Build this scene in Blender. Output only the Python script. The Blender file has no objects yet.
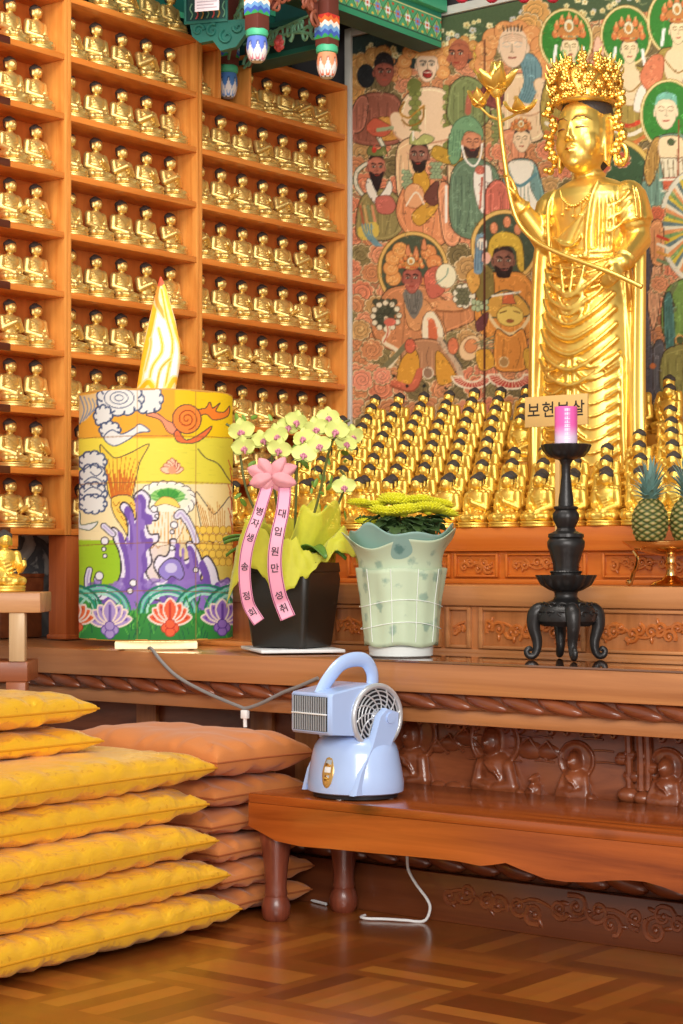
import bpy, bmesh, math, random
import numpy as np
from mathutils import Vector, Matrix, noise as mnoise

SC = bpy.context.scene
COL = SC.collection
PI = math.pi
R = math.radians

# ------------------------------------------------------------------ camera model
FPX, CX0, HY = 1875.0, 341.5, 564.0
YAW = R(38.4)
VX, VY = -math.sin(YAW), math.cos(YAW)      # view direction
RX, RY = math.cos(YAW), math.sin(YAW)       # right direction

def ray(px):
    s = (px - CX0) / FPX
    return VX + s * RX, VY + s * RY

def on_z(px, py, z):
    t = (1 - z) * FPX / (py - HY)
    a, b = ray(px)
    return Vector((a * t, b * t, z))

def on_y(px, py, Y):
    a, b = ray(px)
    t = Y / b
    return Vector((a * t, Y, 1 + (HY - py) * t / FPX))

def on_x(px, py, X):
    a, b = ray(px)
    t = X / a
    return Vector((X, b * t, 1 + (HY - py) * t / FPX))

def at_t(px, py, t):
    a, b = ray(px)
    return Vector((a * t, b * t, 1 + (HY - py) * t / FPX))

def proj(x, y, z):
    t = VX * x + VY * y
    l = RX * x + RY * y
    return CX0 + FPX * l / t, HY - FPX * (z - 1) / t

# ------------------------------------------------------------------ colour helpers
def lin(c):
    c = np.asarray(c, dtype=float)
    return np.where(c <= 0.04045, c / 12.92, ((c + 0.055) / 1.055) ** 2.4)

def rgb(r, g, b):
    v = lin(np.array([r, g, b]) / 255.0)
    return (float(v[0]), float(v[1]), float(v[2]), 1.0)

# ------------------------------------------------------------------ materials
def new_mat(name):
    m = bpy.data.materials.new(name)
    m.use_nodes = True
    nt = m.node_tree
    b = nt.nodes['Principled BSDF']
    return m, nt, b

def mat_plain(name, c, rough=.5, metal=0., coat=0., var=.08, scale=30., bump=0., spec=.5, trans=0., alpha=1., sheen=0., emit=None, estr=0.):
    m, nt, b = new_mat(name)
    N, L = nt.nodes, nt.links
    tc = N.new('ShaderNodeTexCoord')
    ns = N.new('ShaderNodeTexNoise')
    ns.inputs['Scale'].default_value = scale
    ns.inputs['Detail'].default_value = 4
    L.new(tc.outputs['Object'], ns.inputs['Vector'])
    mx = N.new('ShaderNodeMix'); mx.data_type = 'RGBA'
    mx.inputs[6].default_value = tuple(x * (1 - var) for x in c[:3]) + (1,)
    mx.inputs[7].default_value = tuple(min(1, x * (1 + var)) for x in c[:3]) + (1,)
    L.new(ns.outputs['Fac'], mx.inputs[0])
    L.new(mx.outputs[2], b.inputs['Base Color'])
    b.inputs['Roughness'].default_value = rough
    b.inputs['Metallic'].default_value = metal
    b.inputs['Coat Weight'].default_value = coat
    b.inputs['Specular IOR Level'].default_value = spec
    b.inputs['Transmission Weight'].default_value = trans
    b.inputs['Alpha'].default_value = alpha
    if sheen:
        b.inputs['Sheen Weight'].default_value = sheen
    if emit:
        b.inputs['Emission Color'].default_value = emit
        b.inputs['Emission Strength'].default_value = estr
    if bump:
        bp = N.new('ShaderNodeBump')
        bp.inputs['Strength'].default_value = bump
        bp.inputs['Distance'].default_value = .004
        L.new(ns.outputs['Fac'], bp.inputs['Height'])
        L.new(bp.outputs['Normal'], b.inputs['Normal'])
    return m

def mat_wood(name, c1, c2, axis=0, scale=6., stretch=.06, rough=.35, coat=.2, bump=.05, knots=False):
    m, nt, b = new_mat(name)
    N, L = nt.nodes, nt.links
    tc = N.new('ShaderNodeTexCoord')
    mp = N.new('ShaderNodeMapping')
    sc = [scale * 4] * 3
    sc[axis] = scale * 4 * stretch
    mp.inputs['Scale'].default_value = sc
    L.new(tc.outputs['Object'], mp.inputs['Vector'])
    n1 = N.new('ShaderNodeTexNoise')
    n1.inputs['Scale'].default_value = 1.0
    n1.inputs['Detail'].default_value = 6
    n1.inputs['Roughness'].default_value = .6
    n1.inputs['Distortion'].default_value = .8
    L.new(mp.outputs['Vector'], n1.inputs['Vector'])
    cr = N.new('ShaderNodeValToRGB')
    cr.color_ramp.elements[0].position = .32
    cr.color_ramp.elements[0].color = c1
    cr.color_ramp.elements[1].position = .68
    cr.color_ramp.elements[1].color = c2
    L.new(n1.outputs['Fac'], cr.inputs['Fac'])
    out = cr.outputs['Color']
    if knots:
        vo = N.new('ShaderNodeTexVoronoi')
        vo.inputs['Scale'].default_value = 1.0
        mp2 = N.new('ShaderNodeMapping')
        s2 = [5.] * 3; s2[axis] = 2.6
        mp2.inputs['Scale'].default_value = s2
        L.new(tc.outputs['Object'], mp2.inputs['Vector'])
        L.new(mp2.outputs['Vector'], vo.inputs['Vector'])
        mr = N.new('ShaderNodeMapRange')
        mr.inputs['From Min'].default_value = .04
        mr.inputs['From Max'].default_value = .16
        mr.inputs['To Min'].default_value = .75
        mr.inputs['To Max'].default_value = 0
        L.new(vo.outputs['Distance'], mr.inputs['Value'])
        mx = N.new('ShaderNodeMix'); mx.data_type = 'RGBA'
        L.new(mr.outputs['Result'], mx.inputs[0])
        L.new(out, mx.inputs[6])
        mx.inputs[7].default_value = tuple(x * .25 for x in c1[:3]) + (1,)
        out = mx.outputs[2]
    L.new(out, b.inputs['Base Color'])
    b.inputs['Roughness'].default_value = rough
    b.inputs['Coat Weight'].default_value = coat
    b.inputs['Coat Roughness'].default_value = .15
    if bump:
        bp = N.new('ShaderNodeBump')
        bp.inputs['Strength'].default_value = bump
        bp.inputs['Distance'].default_value = .003
        L.new(n1.outputs['Fac'], bp.inputs['Height'])
        L.new(bp.outputs['Normal'], b.inputs['Normal'])
    return m

def mat_vcol(name, rough=.7, emis=0., coat=0., spec=.3, trans=None, noise_amt=0.):
    """surface whose own painted pattern is stored per vertex (attribute 'paint')"""
    m, nt, b = new_mat(name)
    N, L = nt.nodes, nt.links
    at = N.new('ShaderNodeAttribute')
    at.attribute_name = 'paint'
    L.new(at.outputs['Color'], b.inputs['Base Color'])
    b.inputs['Roughness'].default_value = rough
    b.inputs['Coat Weight'].default_value = coat
    b.inputs['Specular IOR Level'].default_value = spec
    if emis:
        L.new(at.outputs['Color'], b.inputs['Emission Color'])
        b.inputs['Emission Strength'].default_value = emis
    return m

def mat_gold(name, c, rough=.3, var=.12, scale=60, bump=.15, metal=1.):
    m = mat_plain(name, c, rough=rough, metal=metal, var=var, scale=scale, bump=bump)
    return m

def mat_satin(name, c1, c2, rough=.35):
    """woven satin with a small flower brocade"""
    m, nt, b = new_mat(name)
    N, L = nt.nodes, nt.links
    tc = N.new('ShaderNodeTexCoord')
    vo = N.new('ShaderNodeTexVoronoi')
    vo.inputs['Scale'].default_value = 34
    vo.inputs['Randomness'].default_value = .45
    L.new(tc.outputs['Object'], vo.inputs['Vector'])
    ns = N.new('ShaderNodeTexNoise')
    ns.inputs['Scale'].default_value = 110
    ns.inputs['Detail'].default_value = 2
    L.new(tc.outputs['Object'], ns.inputs['Vector'])
    ad = N.new('ShaderNodeMath'); ad.operation = 'MULTIPLY_ADD'
    L.new(ns.outputs['Fac'], ad.inputs[0]); ad.inputs[1].default_value = .9
    L.new(vo.outputs['Distance'], ad.inputs[2])
    mr = N.new('ShaderNodeMapRange')
    mr.inputs['From Min'].default_value = .60
    mr.inputs['From Max'].default_value = .68
    mr.inputs['To Min'].default_value = 1
    mr.inputs['To Max'].default_value = 0
    L.new(ad.outputs['Value'], mr.inputs['Value'])
    mx = N.new('ShaderNodeMix'); mx.data_type = 'RGBA'
    L.new(mr.outputs['Result'], mx.inputs[0])
    mx.inputs[6].default_value = c1
    mx.inputs[7].default_value = c2
    L.new(mx.outputs[2], b.inputs['Base Color'])
    rr = N.new('ShaderNodeMapRange')
    rr.inputs['To Min'].default_value = rough
    rr.inputs['To Max'].default_value = rough + .22
    L.new(mr.outputs['Result'], rr.inputs['Value'])
    L.new(rr.outputs['Result'], b.inputs['Roughness'])
    b.inputs['Metallic'].default_value = .2
    b.inputs['Specular Tint'].default_value = (1, .9, .5, 1)
    b.inputs['Coat Weight'].default_value = .3
    b.inputs['Coat Roughness'].default_value = .28
    b.inputs['Coat Tint'].default_value = (1, .93, .6, 1)
    b.inputs['Sheen Weight'].default_value = .15
    wn = N.new('ShaderNodeTexNoise')
    wn.inputs['Scale'].default_value = 9
    wn.inputs['Detail'].default_value = 5
    wn.inputs['Distortion'].default_value = 1.2
    mpw = N.new('ShaderNodeMapping')
    mpw.inputs['Scale'].default_value = (1, 2.4, 1)
    L.new(tc.outputs['Object'], mpw.inputs['Vector'])
    L.new(mpw.outputs['Vector'], wn.inputs['Vector'])
    bp = N.new('ShaderNodeBump')
    bp.inputs['Strength'].default_value = .55
    bp.inputs['Distance'].default_value = .02
    L.new(wn.outputs['Fac'], bp.inputs['Height'])
    L.new(bp.outputs['Normal'], b.inputs['Normal'])
    return m

# ------------------------------------------------------------------ mesh builder
class MB:
    def __init__(self):
        self.v = []; self.f = []; self.mi = []; self.cur = 0
    def add(self, vs, fs):
        o = len(self.v)
        self.v.extend([tuple(p) for p in vs])
        self.f.extend([tuple(i + o for i in f) for f in fs])
        self.mi.extend([self.cur] * len(fs))
        return self
    def box(self, c, s, rot=None, bev=0.):
        bm = bmesh.new()
        bmesh.ops.create_cube(bm, size=1)
        bmesh.ops.scale(bm, vec=Vector(s), verts=bm.verts)
        if bev > 0:
            bmesh.ops.bevel(bm, geom=list(bm.edges), offset=min(bev, min(s) * .45), segments=2, affect='EDGES', profile=.5)
        if rot is not None:
            bmesh.ops.transform(bm, matrix=rot.to_4x4() if isinstance(rot, Matrix) else Matrix.Rotation(rot, 4, 'Z'), verts=bm.verts)
        bmesh.ops.translate(bm, vec=Vector(c), verts=bm.verts)
        return self.bm(bm)
    def span(self, a, b, bev=0.):
        c = [(a[i] + b[i]) / 2 for i in range(3)]
        s = [abs(b[i] - a[i]) for i in range(3)]
        return self.box(c, s, None, bev)
    def bm(self, bm):
        bm.verts.index_update()
        self.add([v.co[:] for v in bm.verts], [[v.index for v in f.verts] for f in bm.faces])
        bm.free()
        return self
    def ball(self, c, r, seg=12, ring=8, rot=None):
        if not hasattr(r, '__len__'): r = (r, r, r)
        vs = [(0, 0, r[2])]
        for i in range(1, ring):
            th = PI * i / ring
            for j in range(seg):
                ph = 2 * PI * j / seg
                vs.append((r[0] * math.sin(th) * math.cos(ph), r[1] * math.sin(th) * math.sin(ph), r[2] * math.cos(th)))
        vs.append((0, 0, -r[2]))
        fs = []
        for j in range(seg):
            fs.append((0, 1 + j, 1 + (j + 1) % seg))
        for i in range(ring - 2):
            for j in range(seg):
                a = 1 + i * seg + j; b_ = 1 + i * seg + (j + 1) % seg
                fs.append((a, a + seg, b_ + seg, b_))
        o = 1 + (ring - 2) * seg
        for j in range(seg):
            fs.append((o + j, len(vs) - 1, o + (j + 1) % seg))
        if rot is not None:
            vs = [rot @ Vector(p) for p in vs]
        vs = [(p[0] + c[0], p[1] + c[1], p[2] + c[2]) for p in vs]
        return self.add(vs, fs)
    def lathe(self, prof, seg=24, c=(0, 0, 0), sx=1., sy=1., fn=None, cap=True):
        """prof: list of (r, z)"""
        vs, fs = [], []
        n = len(prof)
        for (r, z) in prof:
            for j in range(seg):
                a = 2 * PI * j / seg
                rr = r * (fn(a, z) if fn else 1)
                vs.append((c[0] + rr * math.cos(a) * sx, c[1] + rr * math.sin(a) * sy, c[2] + z))
        for i in range(n - 1):
            for j in range(seg):
                k = (j + 1) % seg
                fs.append((i * seg + j, i * seg + k, (i + 1) * seg + k, (i + 1) * seg + j))
        if cap:
            fs.append(tuple(reversed(range(seg))))
            fs.append(tuple(range((n - 1) * seg, n * seg)))
        return self.add(vs, fs)
    def tube(self, pts, r, seg=8, flat=1., cap=True, up=None):
        """swept tube; r scalar or list; flat squashes along the binormal"""
        pts = [Vector(p) for p in pts]
        n = len(pts)
        rs = r if hasattr(r, '__len__') else [r] * n
        vs, fs = [], []
        prev = None
        for i in range(n):
            d = (pts[min(i + 1, n - 1)] - pts[max(i - 1, 0)])
            if d.length < 1e-9: d = Vector((0, 0, 1))
            d.normalize()
            if prev is None:
                ref = Vector(up) if up is not None else (Vector((0, 0, 1)) if abs(d.z) < .9 else Vector((1, 0, 0)))
                nn = (ref - d * ref.dot(d)).normalized()
            else:
                nn = prev - d * prev.dot(d)
                if nn.length < 1e-6:
                    nn = d.orthogonal()
                nn.normalize()
            prev = nn
            bb = d.cross(nn)
            for j in range(seg):
                a = 2 * PI * j / seg
                vs.append(pts[i] + nn * (math.cos(a) * rs[i]) + bb * (math.sin(a) * rs[i] * flat))
        for i in range(n - 1):
            for j in range(seg):
                k = (j + 1) % seg
                fs.append((i * seg + j, i * seg + k, (i + 1) * seg + k, (i + 1) * seg + j))
        if cap:
            fs.append(tuple(reversed(range(seg))))
            fs.append(tuple(range((n - 1) * seg, n * seg)))
        return self.add(vs, fs)
    def capsule(self, a, b, ra, rb, seg=10, steps=4):
        a, b = Vector(a), Vector(b)
        d = (b - a)
        L = d.length
        d.normalize()
        pts, rs = [], []
        for i in range(steps + 1):
            th = PI / 2 * i / steps
            pts.append(a - d * ra * math.cos(th)); rs.append(max(ra * math.sin(th), ra * .02))
        for i in range(1, steps + 1):
            th = PI / 2 * i / steps
            pts.append(b + d * rb * math.sin(th)); rs.append(max(rb * math.cos(th), rb * .02))
        return self.tube(pts, rs, seg)
    def loft(self, rings, cap=True):
        n = len(rings[0])
        vs = [p for r_ in rings for p in r_]
        fs = []
        for i in range(len(rings) - 1):
            for j in range(n):
                k = (j + 1) % n
                fs.append((i * n + j, i * n + k, (i + 1) * n + k, (i + 1) * n + j))
        if cap:
            fs.append(tuple(reversed(range(n))))
            fs.append(tuple(range((len(rings) - 1) * n, len(rings) * n)))
        return self.add(vs, fs)
    def grid(self, fn, nu, nv, closed_u=False):
        vs = [fn(i / (nu if closed_u else nu - 1), j / (nv - 1)) for j in range(nv) for i in range(nu)]
        fs = []
        for j in range(nv - 1):
            for i in range(nu if closed_u else nu - 1):
                k = (i + 1) % nu
                fs.append((j * nu + i, j * nu + k, (j + 1) * nu + k, (j + 1) * nu + i))
        return self.add(vs, fs)
    def prism(self, pts2, y0, y1, map3=None):
        """extrude a 2D polygon (x,z) from y0 to y1"""
        n = len(pts2)
        vs = [(p[0], y0, p[1]) for p in pts2] + [(p[0], y1, p[1]) for p in pts2]
        fs = [tuple(range(n)), tuple(reversed(range(n, 2 * n)))]
        for i in range(n):
            k = (i + 1) % n
            fs.append((i, i + n, k + n, k))
        if map3: vs = [map3(*p) for p in vs]
        return self.add(vs, fs)
    def xf(self, M):
        self.v = [tuple(M @ Vector(p)) for p in self.v]
        return self
    def build(self, name, mat, parent=None, smooth=True, loc=None, sharp=None):
        me = bpy.data.meshes.new(name)
        me.from_pydata(self.v, [], self.f)
        mats = mat if isinstance(mat, (list, tuple)) else [mat]
        for m in mats: me.materials.append(m)
        if len(mats) > 1:
            me.polygons.foreach_set('material_index', self.mi)
        fix_normals(me)
        if smooth:
            me.polygons.foreach_set('use_smooth', [True] * len(me.polygons))
            try: me.set_sharp_from_angle(angle=R(sharp if sharp else 40))
            except Exception: pass
        me.update()
        return link(name, me, parent, loc)

def fix_normals(me):
    bm = bmesh.new(); bm.from_mesh(me)
    bmesh.ops.recalc_face_normals(bm, faces=bm.faces)
    bm.to_mesh(me); bm.free()

def link(name, me, parent=None, loc=None):
    o = bpy.data.objects.new(name, me)
    COL.objects.link(o)
    if parent: o.parent = parent
    if loc is not None: o.location = loc
    return o

def tag(o, label, cat, group=None):
    o['label'] = label; o['category'] = cat
    if group: o['group'] = group
    return o

def thing(name, label, cat, loc=(0, 0, 0), rotz=0., group=None):
    o = bpy.data.objects.new(name, None)
    o.empty_display_size = .05
    COL.objects.link(o)
    o.location = loc; o.rotation_euler = (0, 0, rotz)
    return tag(o, label, cat, group)

def struct(o):
    o['kind'] = 'structure'
    return o

def dup(root, loc, rotz=None, label=None, group=None, scale=None):
    r = root.copy(); COL.objects.link(r)
    r.location = loc
    if rotz is not None: r.rotation_euler = (0, 0, rotz)
    if label: r['label'] = label
    if group: r['group'] = group
    if scale: r.scale = scale if hasattr(scale, '__len__') else (scale,) * 3
    for ch in list(root.children):
        c = ch.copy(); COL.objects.link(c); c.parent = r
        for g in list(ch.children):
            d = g.copy(); COL.objects.link(d); d.parent = c
    return r

def remesh(mb, voxel, smooth_it=2, name='body'):
    """union all closed pieces of mb into one continuous surface; returns mesh"""
    me = bpy.data.meshes.new(name)
    me.from_pydata(mb.v, [], mb.f)
    fix_normals(me)
    o = bpy.data.objects.new(name, me); COL.objects.link(o)
    m = o.modifiers.new('r', 'REMESH'); m.mode = 'VOXEL'; m.voxel_size = voxel
    if smooth_it:
        s = o.modifiers.new('s', 'SMOOTH'); s.factor = .5; s.iterations = smooth_it
    dg = bpy.context.evaluated_depsgraph_get()
    dg.update()
    out = bpy.data.meshes.new_from_object(o.evaluated_get(dg), depsgraph=dg)
    bpy.data.objects.remove(o); bpy.data.meshes.remove(me)
    out.name = name
    out.polygons.foreach_set('use_smooth', [True] * len(out.polygons))
    return out

def mesh_co(me):
    a = np.empty(len(me.vertices) * 3); me.vertices.foreach_get('co', a)
    return a.reshape(-1, 3)

def mesh_no(me):
    a = np.empty(len(me.vertices) * 3, dtype=np.float32); me.vertices.foreach_get('normal', a)
    return a.reshape(-1, 3).astype(float)

def set_co(me, a):
    me.vertices.foreach_set('co', a.ravel()); me.update()

def set_paint(me, cols):
    """cols: n x 3 linear"""
    at = me.color_attributes.new('paint', 'FLOAT_COLOR', 'POINT')
    c = np.ones((len(me.vertices), 4), dtype=np.float32)
    c[:, :3] = cols
    at.data.foreach_set('color', c.ravel())

def catmull(pts, n=6, closed=False):
    P = [Vector(p) for p in pts]
    out = []
    m = len(P)
    rng = m if closed else m - 1
    for i in range(rng):
        if closed:
            p0, p1, p2, p3 = P[(i - 1) % m], P[i], P[(i + 1) % m], P[(i + 2) % m]
        else:
            p0, p1, p2, p3 = P[max(i - 1, 0)], P[i], P[i + 1], P[min(i + 2, m - 1)]
        for k in range(n):
            t = k / n
            out.append(.5 * ((2 * p1) + (-p0 + p2) * t + (2 * p0 - 5 * p1 + 4 * p2 - p3) * t * t + (-p0 + 3 * p1 - 3 * p2 + p3) * t ** 3))
    if not closed: out.append(P[-1].copy())
    return out

def text_mesh(body, size):
    c = bpy.data.curves.new('t', 'FONT')
    c.body = body; c.size = size
    c.align_x = 'CENTER'; c.align_y = 'CENTER'
    c.offset = size * .012
    o = bpy.data.objects.new('t', c); COL.objects.link(o)
    dg = bpy.context.evaluated_depsgraph_get(); dg.update()
    m = bpy.data.meshes.new_from_object(o.evaluated_get(dg), depsgraph=dg)
    vs = [v.co.copy() for v in m.vertices]
    fs = [tuple(p.vertices) for p in m.polygons]
    bpy.data.objects.remove(o); bpy.data.curves.remove(c); bpy.data.meshes.remove(m)
    return vs, fs

# ------------------------------------------------------------------ flat painter (paints a pattern that is then stored on a surface)
class Canvas:
    def __init__(self, x0, y0, x1, y1, ss=3, col=(128, 128, 128)):
        self.x0, self.y0, self.ss = x0, y0, ss
        self.W, self.H = int((x1 - x0) * ss), int((y1 - y0) * ss)
        self.a = np.empty((self.H, self.W, 3), dtype=np.float32)
        self.a[:] = np.array(col, dtype=np.float32)
    def _bb(self, xs, ys, pad=0):
        ss = self.ss
        i0 = max(0, int((min(xs) - pad - self.x0) * ss) - 1); i1 = min(self.W, int((max(xs) + pad - self.x0) * ss) + 2)
        j0 = max(0, int((min(ys) - pad - self.y0) * ss) - 1); j1 = min(self.H, int((max(ys) + pad - self.y0) * ss) + 2)
        if i1 <= i0 or j1 <= j0: return None
        X = self.x0 + (np.arange(i0, i1) + .5) / ss
        Y = self.y0 + (np.arange(j0, j1) + .5) / ss
        return i0, i1, j0, j1, X[None, :], Y[:, None]
    def _put(self, bb, mask, col, al):
        i0, i1, j0, j1 = bb[:4]
        sub = self.a[j0:j1, i0:i1]
        if al >= 1: sub[mask] = col
        else: sub[mask] = sub[mask] * (1 - al) + np.array(col, dtype=np.float32) * al
    def poly(self, pts, col, al=1., smooth=0, out=None, ow=.6):
        if smooth:
            pts = [(p.x, p.y) for p in catmull([(q[0], q[1], 0) for q in pts], smooth, True)]
        xs = [p[0] for p in pts]; ys = [p[1] for p in pts]
        bb = self._bb(xs, ys)
        if bb is None: return self
        X, Y = bb[4], bb[5]
        ins = np.zeros((Y.shape[0], X.shape[1]), dtype=bool)
        n = len(pts)
        for i in range(n):
            xa, ya = pts[i]; xb, yb = pts[(i + 1) % n]
            if ya == yb: continue
            c = (Y > min(ya, yb)) & (Y <= max(ya, yb))
            xi = xa + (Y - ya) / (yb - ya) * (xb - xa)
            ins ^= c & (X < xi)
        self._put(bb, ins, col, al)
        if out is not None:
            self.line(list(pts) + [pts[0]], ow, out)
        return self
    def ell(self, cx, cy, rx, ry, col, al=1., rot=0., out=None, ow=.6):
        m = max(rx, ry)
        bb = self._bb([cx - m, cx + m], [cy - m, cy + m])
        if bb is None: return self
        X, Y = bb[4] - cx, bb[5] - cy
        c, s = math.cos(rot), math.sin(rot)
        u = (X * c + Y * s) / rx; v = (-X * s + Y * c) / ry
        d = u * u + v * v
        if out is not None:
            k = (1 + ow / min(rx, ry)) ** 2
            bb2 = self._bb([cx - m - ow, cx + m + ow], [cy - m - ow, cy + m + ow])
            X2, Y2 = bb2[4] - cx, bb2[5] - cy
            u2 = (X2 * c + Y2 * s) / (rx + ow); v2 = (-X2 * s + Y2 * c) / (ry + ow)
            self._put(bb2, u2 * u2 + v2 * v2 <= 1, out, 1)
        self._put(bb, d <= 1, col, al)
        return self
    def line(self, pts, w, col, al=1., smooth=0, taper=False):
        if smooth:
            pts = [(p.x, p.y) for p in catmull([(q[0], q[1], 0) for q in pts], smooth)]
        n = len(pts) - 1
        for i in range(n):
            (xa, ya), (xb, yb) = pts[i], pts[i + 1]
            ww = w / 2
            if taper: ww *= max(.15, 1 - i / n)
            bb = self._bb([xa, xb], [ya, yb], ww)
            if bb is None: continue
            X, Y = bb[4], bb[5]
            dx, dy = xb - xa, yb - ya
            L = dx * dx + dy * dy + 1e-9
            t = np.clip(((X - xa) * dx + (Y - ya) * dy) / L, 0, 1)
            self._put(bb, (X - xa - t * dx) ** 2 + (Y - ya - t * dy) ** 2 <= ww * ww, col, al)
        return self
    def noise(self, amt, seed=0):
        rng = np.random.default_rng(seed)
        n = rng.normal(0, amt, (self.H, self.W, 1)).astype(np.float32)
        self.a += n * 255
    def sample(self, px, py):
        ss = self.ss
        i = (np.asarray(px) - self.x0) * ss; j = (np.asarray(py) - self.y0) * ss
        acc = 0
        for di in (-1, 0, 1):
            for dj in (-1, 0, 1):
                ii = np.clip((i + di).astype(int), 0, self.W - 1); jj = np.clip((j + dj).astype(int), 0, self.H - 1)
                acc = acc + self.a[jj, ii]
        return lin(np.clip(acc / 9 / 255., 0, 1))
# ================================================================== materials
M = {}
M['shelf'] = mat_wood('shelf_wood', rgb(204, 112, 38), rgb(234, 146, 64), axis=1, scale=5, rough=.4, coat=.25)
M['shelf_v'] = mat_wood('shelf_side_wood', rgb(206, 122, 48), rgb(240, 166, 82), axis=2, scale=6, rough=.4, coat=.25)
M['shelf_back'] = mat_wood('shelf_back_wood', rgb(190, 96, 36), rgb(216, 120, 52), axis=2, scale=4, rough=.5, coat=.1)
M['dark_end'] = mat_wood('dark_shelf_wood', rgb(70, 26, 18), rgb(96, 40, 26), axis=1, scale=5)
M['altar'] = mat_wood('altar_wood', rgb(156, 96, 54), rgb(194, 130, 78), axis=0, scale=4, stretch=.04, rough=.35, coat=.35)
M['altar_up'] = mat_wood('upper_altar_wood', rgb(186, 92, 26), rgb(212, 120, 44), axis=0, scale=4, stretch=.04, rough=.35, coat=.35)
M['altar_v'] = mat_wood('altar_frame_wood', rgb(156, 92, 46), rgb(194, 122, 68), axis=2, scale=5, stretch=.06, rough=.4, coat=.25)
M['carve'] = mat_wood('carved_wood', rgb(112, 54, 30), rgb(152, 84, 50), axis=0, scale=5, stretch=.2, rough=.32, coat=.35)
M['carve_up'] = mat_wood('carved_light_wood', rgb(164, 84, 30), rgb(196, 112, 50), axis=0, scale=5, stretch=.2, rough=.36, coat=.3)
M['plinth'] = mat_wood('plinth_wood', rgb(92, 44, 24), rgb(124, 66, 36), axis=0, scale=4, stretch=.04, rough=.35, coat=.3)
M['post_wood'] = mat_wood('post_wood', rgb(150, 68, 30), rgb(186, 98, 46), axis=2, scale=5, stretch=.06, rough=.4, coat=.25)
M['bench'] = mat_wood('bench_pine', rgb(116, 48, 14), rgb(182, 92, 34), axis=0, scale=3, stretch=.09, rough=.26, coat=.5, knots=True)
M['leg'] = mat_wood('turned_leg_wood', rgb(92, 40, 26), rgb(140, 70, 48), axis=2, scale=6, stretch=.12, rough=.35, coat=.3)
M['stand'] = mat_wood('pale_stand_wood', rgb(176, 116, 66), rgb(206, 150, 98), axis=0, scale=5, stretch=.06, rough=.5, coat=.1)
M['stand_v'] = mat_wood('pale_post_wood', rgb(190, 150, 106), rgb(216, 184, 142), axis=2, scale=6, stretch=.06, rough=.5, coat=.1)
M['stand_red'] = mat_wood('red_stand_wood', rgb(132, 66, 32), rgb(160, 88, 46), axis=0, scale=5, stretch=.06, rough=.5, coat=.1)
M['gold'] = mat_gold('old_gold', rgb(236, 204, 126), rough=.4, var=.14, scale=70, bump=.2, metal=.78)
M['gold2'] = mat_gold('bright_gold', rgb(250, 206, 96), rough=.36, var=.12, scale=70, bump=.2, metal=.78)
M['gold3'] = mat_gold('polished_gold', rgb(246, 206, 104), rough=.33, var=.05, scale=24, bump=.03, metal=.8)
M['hair'] = mat_plain('black_hair', rgb(62, 54, 50), rough=.55, var=.3, scale=160, bump=.6)
M['gilt'] = mat_gold('gilt_crown', rgb(244, 198, 96), rough=.3, var=.12, scale=120, bump=.1, metal=.85)

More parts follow.
